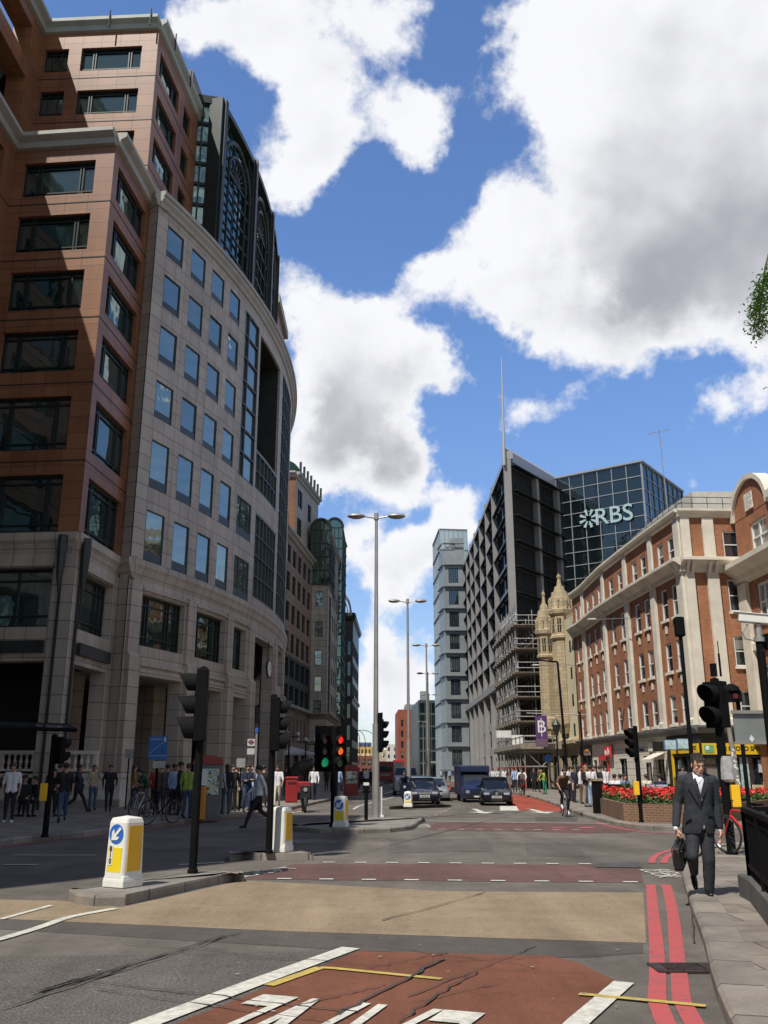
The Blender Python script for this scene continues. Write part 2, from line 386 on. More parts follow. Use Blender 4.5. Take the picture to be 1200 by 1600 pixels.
def window(path, s0, s1, z0, z1, depth, parent, glass, framem, vs=(), hs=(), fw=0.09, sill=None, key='', name='window', bw=None, fd=0.1, inner_h=None):
    """one window: a pane with its frame (and sill) as children"""
    sc_ = (s0+s1)/2; wd = s1-s0; h = z1-z0
    k = (round(wd, 2), round(h, 2), glass.name, framem.name, tuple(vs), tuple(hs), fw, key, name)
    x, y = path.pt(sc_, -depth+0.02); rz = path.ang(sc_)
    bw = bw or fw*0.7
    if k not in WCACHE:
        g = MB(); g.box(-wd/2+0.002, wd/2-0.002, 0.0, 0.05, 0.002, h-0.002); go = g.build(name, glass, parent, (x, y, z0), rz)
        f = MB(); y0, y1 = -fd, -0.003
        f.box(-wd/2+.003, -wd/2+fw, y0, y1, .003, h-.003); f.box(wd/2-fw, wd/2-.003, y0, y1, .003, h-.003)
        f.box(-wd/2+fw+.001, wd/2-fw-.001, y0, y1, .003, fw); f.box(-wd/2+fw+.001, wd/2-fw-.001, y0, y1, h-fw, h-.003)
        for a in vs:
            xx = -wd/2+wd*a; f.box(xx-bw/2, xx+bw/2, y0+.01, y1, fw+.001, h-fw-.001)
        for a in hs:
            zz = h*a; f.box(-wd/2+fw+.001, wd/2-fw-.001, y0+.018, y1, zz-bw/2, zz+bw/2)
        fo = f.build('frame', framem, go)
        WCACHE[k] = (go, fo)
        if sill: 
            s_ = MB(); s_.box(-wd/2-.08, wd/2+.08, -depth-0.12, 0.0, -0.16, -0.003); so = s_.build('sill', sill, go); WCACHE[k] = (go, fo, so)
        return go
    src = WCACHE[k]; go = inst(src[0], parent, (x, y, z0), rz)
    for c in src[1:]: inst(c, go, (0, 0, 0), 0)
    return go
# ---------------------------------------------------------------- left side of the street
M_RED = PB('red_granite', (.29,.128,.060), (.23,.096,.044), (.075,.035,.028), 1.15, 0.78, ms=.014, offset=0, rough=.45, dirt=.22, spec=.5, speck=.16)
M_STONE = PB('grey_granite', (.48,.425,.36), (.41,.36,.305), (.07,.06,.058), 0.95, 0.78, ms=.014, offset=0, rough=.55, dirt=.2, speck=.12)
M_STONE2 = PB('warm_stone', (.31,.25,.195), (.26,.21,.165), (.08,.07,.065), 1.2, 0.8, ms=.014, offset=0, rough=.6, dirt=.3, speck=.12)
M_CORN = P('cornice_stone', (.34,.33,.295), .6, var=.12, vs=.6, bump=.1)
M_COPPER = P('weathered_copper', (.34,.38,.34), .6, var=.15, vs=.8)
M_DFR = P('dark_green_frame', (.018,.026,.024), .4, 0.3, var=.2)
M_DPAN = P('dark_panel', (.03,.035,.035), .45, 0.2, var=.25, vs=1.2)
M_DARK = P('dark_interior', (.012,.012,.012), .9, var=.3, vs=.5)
M_G1 = GL('office_glass', (.58,.72,.68), .22, .02, (.010,.018,.018), blinds=(.07,.075,.07))
M_G2 = GL('bow_glass', (.80,.86,.78), .32, .015, (.045,.064,.060), wav=.08, wscale=.5, blinds=(.10,.12,.11), tilt=.16)
M_G3 = GL('lantern_glass', (.55,.78,.72), .30, .03, (.012,.03,.026))
M_STEEL = P('green_black_steel', (.022,.03,.028), .45, 0.2, var=.2)
M_ROOF = P('flat_roof', (.12,.12,.12), .8)
ROWS = [(28.98,30.9),(25.85,27.85),(22.68,24.75),(19.45,21.55),(15.6,18.2),(11.75,14.4)]
F1 = Poly((-13.4,38.2), (-18.6,38.7), -1); S1 = Poly((-13.4,38.2), (-12.98,43.35), 1)
W1 = Poly((-18.6,38.7), (-18.9,-3), -1)
U1 = Poly((-13.5,44), (-20.6,44.4), -1); US = Poly((-13.5,44), (-12.7,52.4), 1); UW = Poly((-20.6,44.4), (-20.8,33), -1)
SR = Poly((-12.98,43.35), (-12.43,42.97), 1)
bow = Arc((-65.1,66), 57.5, -.4115); BL = 47.3
red = thing('granite_office_block', 'red granite office block at the left edge stepping back above a grey stone arcade', 'office building', (0,0,0))
def prof_corn(z, out, drop=.9): return [(0,z-drop), (out*.35,z-drop+.05), (out*.45,z-drop*.55), (out*.85,z-drop*.38), (out,z-drop*.3), (out,z-.02), (out*.6,z), (-.6,z), (-.6,z-drop)]
def redwins(path, spans, rows, depth, vs, hs, sp=True):
    for a, b in spans:
        for c, d in rows:
            window(path, a, b, c, d, depth, red, M_G1, M_DFR, vs=vs, hs=hs, fw=.1, key='r')
# lower tier walls
fspan = [(.95, 4.65)]; sspan = [(.6, 4.6)]
hf = [(a,b,c,d) for a,b in fspan for c,d in ROWS]; hs_ = [(a,b,c,d) for a,b in sspan for c,d in ROWS]
facade(F1, 0, F1.L, 11.7, 31.8, hf, .45, M_RED, red); facade(S1, 0, S1.L, 11.7, 31.8, hs_, .45, M_RED, red)
redwins(F1, fspan, ROWS, .3, (.19,.23,.78,.82), (.14,.86), True); redwins(S1, sspan, ROWS, .3, (.19,.23,.76,.8), (.14,.86))
# wing toward the camera
wsp = [(1.2+6.9*k, 5.9+6.9*k) for k in range(5)]
hw = [(a,b,c,d) for a,b in wsp for c,d in ROWS]
facade(W1, 0, W1.L, 11.7, 31.8, hw, .45, M_RED, red)
for a, b in wsp[:3]:
    for c, d in ROWS: window(W1, a, b, c, d, .3, red, M_G1, M_DFR, vs=(.19,.23,.78,.82), hs=(.14,.86), fw=.1, key='w')
for a, b in wsp[3:]:
    g_ = MB(); x, y = W1.pt(a,-.3); x2, y2 = W1.pt(b,-.3); g_.box(min(x,x2)-.05, max(x,x2), min(y,y2), max(y,y2), 11.75, 30.9); g_.build('glazing', M_G1, red)
for pth in (F1, S1, W1):
    sweep(pth, -.02 if pth is not W1 else 0, pth.L, prof_corn(32.4, .55, .75), M_CORN, red, 'cornice')
    sweep(pth, 0, pth.L, [(0,11.72),(.16,11.7),(.16,11.35),(.05,11.2),(-.08,10.75),(-.2,10.6),(-.2,11.72)], M_STONE, red, 'ledge')
    for c, d in ROWS[1:]:                        # string lines at each floor
        sweep(pth, 0, pth.L, [(-.05,d+.62),(.022,d+.62),(.022,d+.67),(-.05,d+.67)], M_DPAN, red, 'string_line')
# podium
hp = [(.98,5.22,7.55,10.15),(.95,5.22,0,6.1)]
facade(F1, 0, F1.L, 0, 10.75, hp, .7, M_STONE, red); window(F1, .98, 5.2, 7.55, 10.15, .5, red, M_G1, M_DFR, vs=(.6,), hs=(.2,.8), fw=.12, key='p')
hp = [(.75,4.5,7.57,10.12),(.86,4.4,0,6.05)]
facade(S1, 0, S1.L, 0, 10.75, hp, .7, M_STONE, red); window(S1, .75, 4.5, 7.57, 10.12, .5, red, M_G1, M_DFR, vs=(.17,.3,.72,.85), hs=(.2,.8), fw=.12, key='p2')
hp = [(1.2+6.9*k, 5.9+6.9*k, 7.5, 10.1) for k in range(5)]+[(1.2+6.9*k, 5.9+6.9*k, 0, 6.1) for k in range(5)]
facade(W1, 0, W1.L, 0, 10.75, hp, .7, M_STONE, red)
b = MB(); b.box(-19.6,-19.35,-3,38,7.4,10.2); b.build('glazing', M_G1, red)
for pth, a, c in ((F1,1.0,5.2),(S1,.86,4.4)):
    sweep(pth, a, c, [(0.01,6.45),(.22,6.45),(.22,6.95),(.01,6.95)], M_DPAN, red, 'fascia_beam')
    sweep(pth, .9, c+.1, [(0.003,10.2),(.1,10.2),(.1,10.32),(.003,10.32)], M_STONE, red, 'moulding')
for pth, s in ((F1,.55),(S1,.5)):                # black pipes and brackets at the corner
    m = MB(); x, y = pth.pt(s,.08); m.box(x-.05,x+.05,y-.05,y+.05,.1,10.7)
    x, y = pth.pt(s,.22); m.lathe([(.03,9.0),(.16,9.9),(.22,10.8),(.22,11.5),(0,11.5)], 8, (x,y,0)); m.build('downpipe', M_DPAN, red)
# upper tier
UROWS = [(41.65,43.3),(38.55,40.25),(35.6,37.3)]
for pth, spans in ((U1,[(.95,4.62),(5.4,6.85)]),(US,[(.55,4.05),(5.1,6.5)])):
    h = [(a,b,c,d) for a,b in spans for c,d in UROWS+[(32.6,34.2)]]
    facade(pth, 0, pth.L, 31.9, 44.5, h, .4, M_RED, red)
    for a, b in spans:
        for c, d in UROWS+[(32.6,34.2)]: window(pth, a, b, c, d, .28, red, M_G1, M_DFR, vs=(.19,.23,.78,.82) if b-a > 2 else (.3,.7), hs=(.14,.84), fw=.09, key='u')
    sweep(pth, 0, pth.L, prof_corn(45.2, .45, .8), M_COPPER, red, 'cornice')
    for z in (41.1, 38.0, 34.9): sweep(pth, 0, pth.L, [(-.05,z),(.02,z),(.02,z+.05),(-.05,z+.05)], M_DPAN, red, 'string_line')
h = [(1.5+4.9*k, 5.4+4.9*k, 41.2, 43.6) for k in range(2)]+[(1.5+4.9*k, 5.4+4.9*k, 33, 40) for k in range(2)]
facade(UW, 0, UW.L, 31.9, 44.5, h, 1.1, M_RED, red)
sweep(UW, 0, UW.L, prof_corn(45.2, .6, .8), M_COPPER, red, 'cornice')
for k in range(6):
    for (a, b) in ((.4, .9),): pass
b = MB(); b.box(-23.2,-22.3,33.5,44,32,44.4); b.build('glazing', M_G1, red)
for k in range(2):                                # balcony rails on the wing
    m = MB(); a = 1.5+4.9*k
    for z in (33.4, 33.9, 34.4): m.tube((*UW.pt(a,.1),z), (*UW.pt(a+3.9,.1),z), .04, .04, 6)
    for q in range(9): m.tube((*UW.pt(a+3.9*q/8,.1),32.6), (*UW.pt(a+3.9*q/8,.1),34.4), .03, .03, 6)
    m.build('balcony_rail', M_CORN, red)
# solid core and roofs
b = MB()
b.prism([(-14.1,39.0),(-18.9,39.4),(-22.0,39.4),(-22.0,43.7),(-13.8,43.7)], 6.4, 31.95)
b.prism([(-19.4,38.0),(-19.8,-2.8),(-30,-2.8),(-30,39.3)], 6.4, 31.95)
b.build('core', M_DARK, red)
b = MB(); b.prism([(-14.2,44.7),(-21.4,45.1),(-23.4,45.1),(-23.4,33.2),(-34,33.2),(-34,60),(-13.4,60)], 32.0, 44.4); b.build('core', M_DARK, red)
b = MB(); b.prism([(-19.0,31),(-26,31),(-26,45),(-16,45),(-16,43.0),(-18.9,43.0)], 0, 6.3); b.prism([(-26,-3),(-34,-3),(-34,60),(-26,60)], 0, 31.9); b.prism([(-13.0,3.2),(-13.0,19),(-19.2,19),(-19.2,3.2)], 0, 32.2); b.prism([(-18.9,-3),(-26,-3),(-26,-2.7),(-18.9,-2.7)], 0, 6.3); b.build('rear_wall', M_DARK, red)  # also holds an unseen block left of frame, added to shade the road
b = MB()                                          # roof rods over the joints of the cornice
for s in (.4, 2.9): x, y = U1.pt(s,.5); b.tube((x,y,44.3),(x,y,45.5),.05,.05,6)
for s in (1.5, 4.6, 7.5): x, y = US.pt(s,.5); b.tube((x,y,44.3),(x,y,45.5),.05,.05,6)
b.build('roof_pins', M_DFR, red)
# sloped glass roof between upper tier and lantern
m = MB()
m.prism([(-12.9,50.3),(-12.75,52.6),(-18,53.2),(-18,50.3)], 45.2, 47.2)
m.build('rooftop_glazing', M_STEEL, red)
# ------------------------------------------------ bow-fronted block
bw = thing('bow_fronted_office', 'grey stone office building with a curved bow front and square windows', 'office building')
facade(SR, 0, SR.L, 0, 31.7, [], .2, M_STONE, bw)
holes = []; wins = []
for k in range(4):
    a, b_ = .95+2.41*k, 2.5+2.41*k
    for (c, d) in ROWS[:4]: wins.append((a, b_, c, d, 'a'))
    for (c, d) in ROWS[4:]: wins.append((a, b_, c, d, 'b'))
for (c, d) in ROWS[4:]: wins.append((10.7, 13.25, c, d-.15, 'c'))
wins += [(BL-b_, BL-a, c, d, k) for a, b_, c, d, k in wins]
holes = [w_[:4] for w_ in wins]
glz = [(10.7,13.4,19.35,30.75),(14.2,19.8,12.3,17.85),(20.7,BL-20.7,12.3,30.75),(13.8,19.5,19.45,22.0)]
glz += [(BL-b_,BL-a,c,d) for a,b_,c,d in glz if b_ < 20.6]
rec = [(13.8,19.5,22.1,30.45),(BL-19.5,BL-13.8,22.1,30.45)]
holes += glz+rec
facade(bow, 0, BL, 11.7, 31.7, holes, .16, M_STONE, bw)
M_GFR = P('grey_green_frame', (.05,.062,.062), .45, .2, var=.2)
for i, (a, b_, c, d, k) in enumerate(wins):
    if a > 24: continue
    window(bow, a, b_, c, d, .10, bw, M_G2, M_GFR, vs=() if k != 'c' else (.3,.7), hs=() if k != 'c' else (.3,.7), fw=.05, key=k, fd=.06)
    m = MB(); x, y = bow.pt((a+b_)/2, -.09); wd = b_-a
    m.box(-wd/2+.06, wd/2-.06, -.05, -.004, 0, .36 if k == 'a' else .46)
    m.build('spandrel_panel', M_GFR, bw, (x, y, c+.06), bow.ang((a+b_)/2))
for a, b_, c, d in glz:
    if a > 30: continue
    n = 3 if b_-a > 5 else 1
    sg = MB(); fr = MB(); k = 12
    for j in range(k):
        s0, s1 = a+(b_-a)*j/k, a+(b_-a)*(j+1)/k
        p, q = bow.pt(s0,-.14), bow.pt(s1,-.14)
        sg.face([(*p,c),(*q,c),(*q,d),(*p,d)])
    so = sg.build('glazing', M_G2, bw)
    nv = 1 if b_-a < 3 else 6
    vs_ = [a+.03, b_-.03]+([a+(b_-a)*.28] if nv == 1 else [a+(b_-a)*j/nv for j in range(1, nv)])
    for s in vs_:
        x, y = bow.pt(s,-.06); M_ = Matrix.Translation((x,y,0)) @ Matrix.Rotation(bow.ang(s),4,'Z'); fr.box(-.055,.055,-.06,.07,c+.003,d-.003,0,M_)
    nh = max(2, round((d-c)/1.55))
    for j in range(nh+1):
        z = c+.06+(d-c-.12)*j/nh
        sweep(bow, a+.01, b_-.01, [(-.12,z-.05),(-.01,z-.05),(-.01,z+.05),(-.12,z+.05)], M_GFR, None, 'x', mb=fr)
    fr.build('mullions', M_GFR, so)
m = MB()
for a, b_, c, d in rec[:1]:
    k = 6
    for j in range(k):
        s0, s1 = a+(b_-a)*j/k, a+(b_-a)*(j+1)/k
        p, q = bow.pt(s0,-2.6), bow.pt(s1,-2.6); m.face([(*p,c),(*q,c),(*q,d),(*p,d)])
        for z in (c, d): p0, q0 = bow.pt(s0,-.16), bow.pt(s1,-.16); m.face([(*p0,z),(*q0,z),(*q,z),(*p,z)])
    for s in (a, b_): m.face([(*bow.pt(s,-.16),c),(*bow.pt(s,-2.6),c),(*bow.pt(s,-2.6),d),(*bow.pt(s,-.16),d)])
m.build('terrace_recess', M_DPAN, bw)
cp = [(0,31.5),(.12,31.55),(.16,31.75),(.3,31.9),(.32,31.95),(.32,32.12),(.42,32.15),(.42,32.38),(.25,32.42),(-.7,32.42),(-.7,31.5)]
sweep(bow, 0, BL, cp, M_CORN, bw, 'cornice', 1.0); sweep(SR, 0, SR.L+.1, cp, M_CORN, bw, 'cornice')
lp = [(0,11.72),(.2,11.7),(.2,11.4),(.12,11.25),(.06,11.0),(-.04,10.75),(-.2,10.6),(-.3,10.6),(-.3,11.72)]
sweep(bow, 0, BL, lp, M_STONE, bw, 'ledge', 1.0); sweep(SR, 0, SR.L+.2, lp, M_STONE, bw, 'ledge')
# podium of the bow
hb = [(1.13,4.95,7.52,10.08),(6.1,9.8,7.52,10.05),(11.15,13.2,7.45,9.95),(14.9,20.4,0,9.9),(1.18,5.0,0,6.08),(6.3,9.75,0,5.95),(11.2,13.6,0,5.85),
      (22.0,25.3,7.5,10),(22.0,25.3,0,5.9)]
hb += [(BL-b_,BL-a,c,d) for a,b_,c,d in hb if b_ < 21]
facade(bow, 0, BL, 0, 10.75, hb, .75, M_STONE, bw)
for a, b_, c, d in hb[:3]+hb[7:8]:
    window(bow, a, b_, c, d, .45, bw, M_G1, M_DFR, vs=(.07,.2,.26,.68,.74,.9) if b_-a > 3 else (.5,), hs=(.2,.82), fw=.1, key='pb')
for a, b_ in ((1.1,5.05),(6.1,9.9),(11.1,13.6),(22,25.3)):
    sweep(bow, a-.02, b_+.02, [(.003,6.55),(.14,6.55),(.14,6.72),(.003,6.72)], M_STONE, bw, 'moulding', 1.0)
    sweep(bow, a-.02, b_+.02, [(.003,6.1),(.09,6.1),(.09,6.42),(.003,6.42)], M_STONE, bw, 'moulding', 1.0)
    sweep(bow, a, b_, [(.003,10.25),(.12,10.25),(.12,10.37),(.003,10.37)], M_STONE, bw, 'moulding', 1.0)
for s in (.55, 5.55, 10.4, 14.2, 21.2, 26.1):    # pilasters running down to the pavement
    wd = .42 if s < 14 else .5
    m = MB(); k = 2
    sweep(bow, s-wd, s+wd, [(.003,.1),(.3,.1),(.3,6.95),(.14,7.1),(.14,10.5),(.003,10.5)], M_STONE, None, 'x', mb=m); m.build('pilaster', M_STONE, bw)
# inner arcade columns, soffit, dark interior
for s, o in ((1.0,-4.2),(5.3,-4.4),(9.3,-4.2),(13.8,-4.2),(20.9,-4.2)):
    m = MB(); x, y = bow.pt(s, o); m.box(-.7,.7,-.6,.6,.05,6.3); m.build('column', M_STONE, bw, (x,y,0), bow.ang(s))
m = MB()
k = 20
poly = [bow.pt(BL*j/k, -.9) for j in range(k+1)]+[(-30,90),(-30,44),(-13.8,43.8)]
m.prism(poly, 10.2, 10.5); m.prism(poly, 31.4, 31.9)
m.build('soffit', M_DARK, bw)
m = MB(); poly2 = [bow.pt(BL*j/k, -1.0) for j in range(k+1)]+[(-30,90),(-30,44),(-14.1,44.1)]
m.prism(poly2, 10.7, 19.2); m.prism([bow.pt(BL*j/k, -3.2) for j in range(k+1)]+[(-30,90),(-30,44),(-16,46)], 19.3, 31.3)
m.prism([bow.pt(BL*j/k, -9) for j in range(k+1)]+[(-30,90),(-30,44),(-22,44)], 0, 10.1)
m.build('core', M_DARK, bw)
m = MB(); sweep(bow, .3, 14.6, [(-1.0,6.3),(-8.9,6.3),(-8.9,7.3),(-1.0,7.3)], M_STONE, None, 'x', mb=m); m.build('arcade_ceiling', M_STONE, bw)
# clock hanging in the tall opening
ck = thing('hanging_clock', 'round white clock face hanging in the tall stone opening of the curved building', 'clock')
x, y = bow.pt(17.6,.25); rz = bow.ang(17.6)
m = MB(); m.lathe([(0,.0),(.52,.0),(.58,.03),(.58,.12),(0,.12)], 24); o = m.build('clock_case', M_DFR, ck, smooth=True); o.location = (x,y,8.1); o.rotation_euler = (R(90),0,rz)
m = MB(); m.lathe([(0,.124),(.5,.124),(.5,.14),(0,.14)], 24); f = m.build('clock_face', P('clock_white',(.75,.74,.7),.5,var=.03), o)
m = MB(); m.box(-.02,.02,0,.36,.142,.15); m.box(0,.26,-.02,.02,.142,.15); m.build('clock_hands', M_DFR, o)
m = MB(); m.tube((x,y,8.7),(x,y,9.9),.04,.04,8); m.build('hanger', M_DFR, ck)
# roof lantern
LR = 55.5; la0 = -.249; lan = Arc((-65.1,66), LR, la0); BAYW = 6.55; NB = 4
sg = MB(); k = 20
for j in range(k):
    p, q = lan.pt(BAYW*NB*j/k,-.15), lan.pt(BAYW*NB*(j+1)/k,-.15); sg.face([(*p,32),(*q,32),(*q,45.6),(*p,45.6)])
so = sg.build('lantern_glazing', M_G3, bw)
fr = MB()
for b_ in range(NB+1):
    s = b_*BAYW; x, y = lan.pt(s,0); M_ = Matrix.Translation((x,y,0)) @ Matrix.Rotation(lan.ang(s),4,'Z')
    fr.box(-.5,.5,-.35,.6,32,46.3,0,M_); fr.box(-.22,.22,-.5,-.351,32,46.3,0,M_)
sweep(lan, -.3, BAYW*NB+.3, [(-.5,45.7),(.35,45.7),(.35,46.1),(.1,46.5),(-.5,46.5)], M_STEEL, None, 'x', mb=fr)
for b_ in range(NB):
    sc0 = (b_+.5)*BAYW; x, y = lan.pt(sc0,0); M_ = Matrix.Translation((x,y,0)) @ Matrix.Rotation(lan.ang(sc0),4,'Z')
    zc = 42.0
    for rr, tk in ((2.62,.16),(1.7,.12)):
        P_ = [M_ @ Vector((rr*math.cos(math.pi*t/16), -.1, zc+rr*1.1*math.sin(math.pi*t/16))) for t in range(17)]; fr.path(P_, tk, 6)
        fr.tube(M_ @ Vector((rr,-.1,zc)), M_ @ Vector((rr,-.1,32)), tk*.8, tk*.8, 6); fr.tube(M_ @ Vector((-rr,-.1,zc)), M_ @ Vector((-rr,-.1,32)), tk*.8, tk*.8, 6)
    for t in range(1, 10):
        a = math.pi*t/10; fr.tube(M_ @ Vector((.25*math.cos(a),-.06,zc+.25*math.sin(a))), M_ @ Vector((2.6*math.cos(a),-.06,zc+2.85*math.sin(a))), .045, .045, 5)
    for xx in (-.6, .6): fr.tube(M_ @ Vector((xx,-.06,zc)), M_ @ Vector((xx,-.06,32)), .06, .06, 5)
    for z in [33.2+1.45*t for t in range(7)]: fr.box(-2.75,2.75,-.12,.02,z-.06,z+.06,0,M_)
    for sgn in (-1, 1):                            # quarter-round bars in the spandrels
        fr.path([M_ @ Vector((sgn*(2.75-.7*math.cos(a)), -.1, 45.6-1.0*math.sin(a))) for a in (0,.4,.8,1.2,1.57)], .05, 5)
fr.build('lantern_frame', M_STEEL, so)
ax, ay = lan.pt(0); LF = Poly((-13.2,51.9), (ax,ay), 1)
sg = MB(); sg.face([(*LF.pt(0,0),32),(*LF.pt(LF.L,0),32),(*LF.pt(LF.L,0),46.1),(*LF.pt(0,0),46.1)]); s2 = sg.build('lantern_glazing', M_G3, bw)
fr = MB()
for j in range(9):
    z = 33+1.6*j; sweep(LF, 0, LF.L, [(0.005,z),(.12,z),(.12,z+.22),(.005,z+.22)], M_STEEL, None, 'x', mb=fr)
for s in (0, .75, 1.5, LF.L-.2): sweep(LF, s-.06, s+.06, [(0.006,32),(.16,32),(.16,46.2),(.006,46.2)], M_STEEL, None, 'x', mb=fr)
sweep(LF, -.2, LF.L+.1, [(-.2,45.9),(.25,45.9),(.25,46.5),(-.2,46.5)], M_STEEL, None, 'x', mb=fr)
fr.build('lantern_frame', M_STEEL, s2)
m = MB(); m.prism([lan.pt(BAYW*NB*j/10, -.6) for j in range(11)]+[(-18,78),(-18,52.4),(-13.6,52.4)], 31.9, 45.9); m.build('lantern_core', M_DARK, bw)
# stair tower of the same red granite behind the lantern
m = MB(); m.box(-17,-10.7,80.5,88,31.9,46.4); t_ = m.build('stair_tower', M_RED, bw)
m = MB(); m.box(-17.1,-10.35,80.2,88.3,46.4,47.3); m.build('cornice', M_CORN, t_)
m = MB()
for z in (38,41.5): m.box(-15.5,-12,80.38,80.49,z,z+2)
m.build('window', M_G1, t_)
# ------------------------------------------------ brown block further along
mid = thing('brown_shop_block', 'brown and grey stone block with rows of lit windows beyond the curved building', 'office building')
ML = Poly((-10.9,92), (-9.04,111.4), 1)
mr = [(23.75,25.7,1),(20.6,22.7,1),(17.3,19.4,1),(14.1,16.2,1)]
hm = []
for k in range(6):
    a = .7+3.15*k
    for c, d, _ in mr: hm.append((a, a+1.9, c, d))
hm2 = [(.5+3.15*k, 2.8+3.15*k, c, d) for k in range(6) for c, d in ((8.6,10.6),(11.4,13.4))]
M_BROWN = PB('brown_granite', (.30,.215,.17), (.26,.185,.15), (.08,.06,.05), 1.2, .8, ms=.014, offset=0, rough=.55, dirt=.25)
facade(ML, 0, ML.L, 13.75, 26.6, hm, .35, M_BROWN, mid)
facade(ML, 0, ML.L, 8.3, 13.75, hm2, .3, M_DPAN, mid)
facade(ML, 0, ML.L, 0, 8.3, [(.6+2.2*k, 1.6+2.2*k, 4.6, 7.2) for k in range(8)]+[(1+4.6*k, 4.2+4.6*k, 0, 3.4) for k in range(4)], .4, M_STONE2, mid)
for h in hm+hm2: window(ML, h[0], h[1], h[2], h[3], .25, mid, M_G1, M_DFR if h in hm2 else M_DFR, vs=(.33,.66), hs=(.78,), fw=.1, key='m')
for k in range(8): window(ML, .6+2.2*k, 1.6+2.2*k, 4.6, 7.2, .3, mid, M_G1, M_DFR, vs=(.5,), fw=.07, key='n')
for k in range(4): window(ML, 1+4.6*k, 4.2+4.6*k, 0.1, 3.4, .35, mid, M_G1, M_DFR, vs=(.5,), hs=(.75,), fw=.1, key='sf', name='shopfront')
sweep(ML, 0, ML.L, prof_corn(27.2, .55, .7), M_CORN, mid, 'cornice'); sweep(ML, 0, ML.L, [(0,8.1),(.5,8.2),(.5,8.5),(0,8.7)], M_CORN, mid, 'ledge')
MU = Poly((-10.8,105), (-8.9,117), 1); MF = Poly((-10.8,105), (-16,105.3), -1)
hu = [(1.2,3.4,c,c+2.2) for c in (33,29.4)]+[(6.4,8.2,32.5,34.8)]
facade(MU, 0, MU.L, 26, 36.4, hu, .3, M_STONE, mid)
for h in hu: window(MU, *h, .2, mid, M_G1, M_DFR, vs=(.5,), fw=.1, key='mu')
facade(MF, 0, MF.L, 26, 36.4, [], .3, M_RED, mid)
for p_ in (MU, MF): sweep(p_, 0, p_.L, prof_corn(37, .5, .8), M_CORN, mid, 'cornice')
m = MB(); m.prism([(-11.2,105.4),(-9.4,116.6),(-22,116.6),(-22,105.4)], 24, 36.4); m.prism([(-11.4,92),(-9.6,111.2),(-22,111.2),(-22,92)], 0.1, 26.4); m.build('core', M_DARK, mid)
m = MB()                                            # glass barrel roof light with fins
for j in range(8):
    a0, a1 = math.pi*j/16, math.pi*(j+1)/16
    p = [(-12.6+2.2*math.cos(a), 37+1.9*math.sin(a)) for a in (a0, a1)]
    m.face([(p[0][0],106,p[0][1]),(p[0][0]+1.7,117,p[0][1]),(p[1][0]+1.7,117,p[1][1]),(p[1][0],106,p[1][1])])
m.face([(-12.6,106,37)]+[(-12.6+2.2*math.cos(math.pi*j/16),106,37+1.9*math.sin(math.pi*j/16)) for j in range(9)])
rb = m.build('roof_light', M_G3, mid)
m = MB()
for j in range(7): x = -10.5+.155*1.9*j; y = 106+1.8*j; m.box(x, x+.3, y, y+.08, 37, 38.6)
m.build('roof_fins', M_DPAN, mid)
# ------------------------------------------------ block with barrel vaulted glass bays
vb = thing('glass_bay_block', 'grey stone block with tall green glass bays under barrel vaulted roofs', 'office building')
NF = Poly((-9.04,111.4), (-7.0,111.5), 1); NS = Poly((-7.0,111.5), (-6.6,127.8), 1)
hn = [(.5,1.42,c,c+1.9) for c in (21.4,17.6,14.1,10.9,8.0)]
facade(NF, 0, NF.L, 0, 24.2, hn, .25, M_STONE, vb)
for h in hn: window(NF, *h, .15, vb, M_G2, M_DFR, vs=(), hs=(.5,), fw=.07, key='nf')
hn = [(1.6,5.0,8.6,23.2)]+[(6.6+3.2*k,8.4+3.2*k,c,c+2.2) for k in range(3) for c in (9,12.4,15.8,19.2,22.6)]
facade(NS, 0, NS.L, 0, 30.5, hn, .3, M_STONE, vb)
for h in hn: window(NS, *h, .2, vb, M_G3, M_DFR, vs=(.5,) if h[1]-h[0] < 3 else (.33,.66), hs=() if h[1]-h[0] < 3 else tuple(.1*j for j in range(1,10)), fw=.1, key='ns')
sweep(NF, 0, NF.L, prof_corn(8.4,.5,.7), M_STONE2, vb, 'ledge'); sweep(NS, 0, NS.L, prof_corn(8.4,.5,.7), M_STONE2, vb, 'ledge'); sweep(NS, 0, NS.L, prof_corn(31,.4,.6), M_CORN, vb, 'cornice')
m = MB(); m.prism([(-9.0,111.9),(-7.4,111.9),(-7.0,127.8),(-12,127.8),(-12,111.9)], 0.1, 24.0); m.build('core', M_DARK, vb)
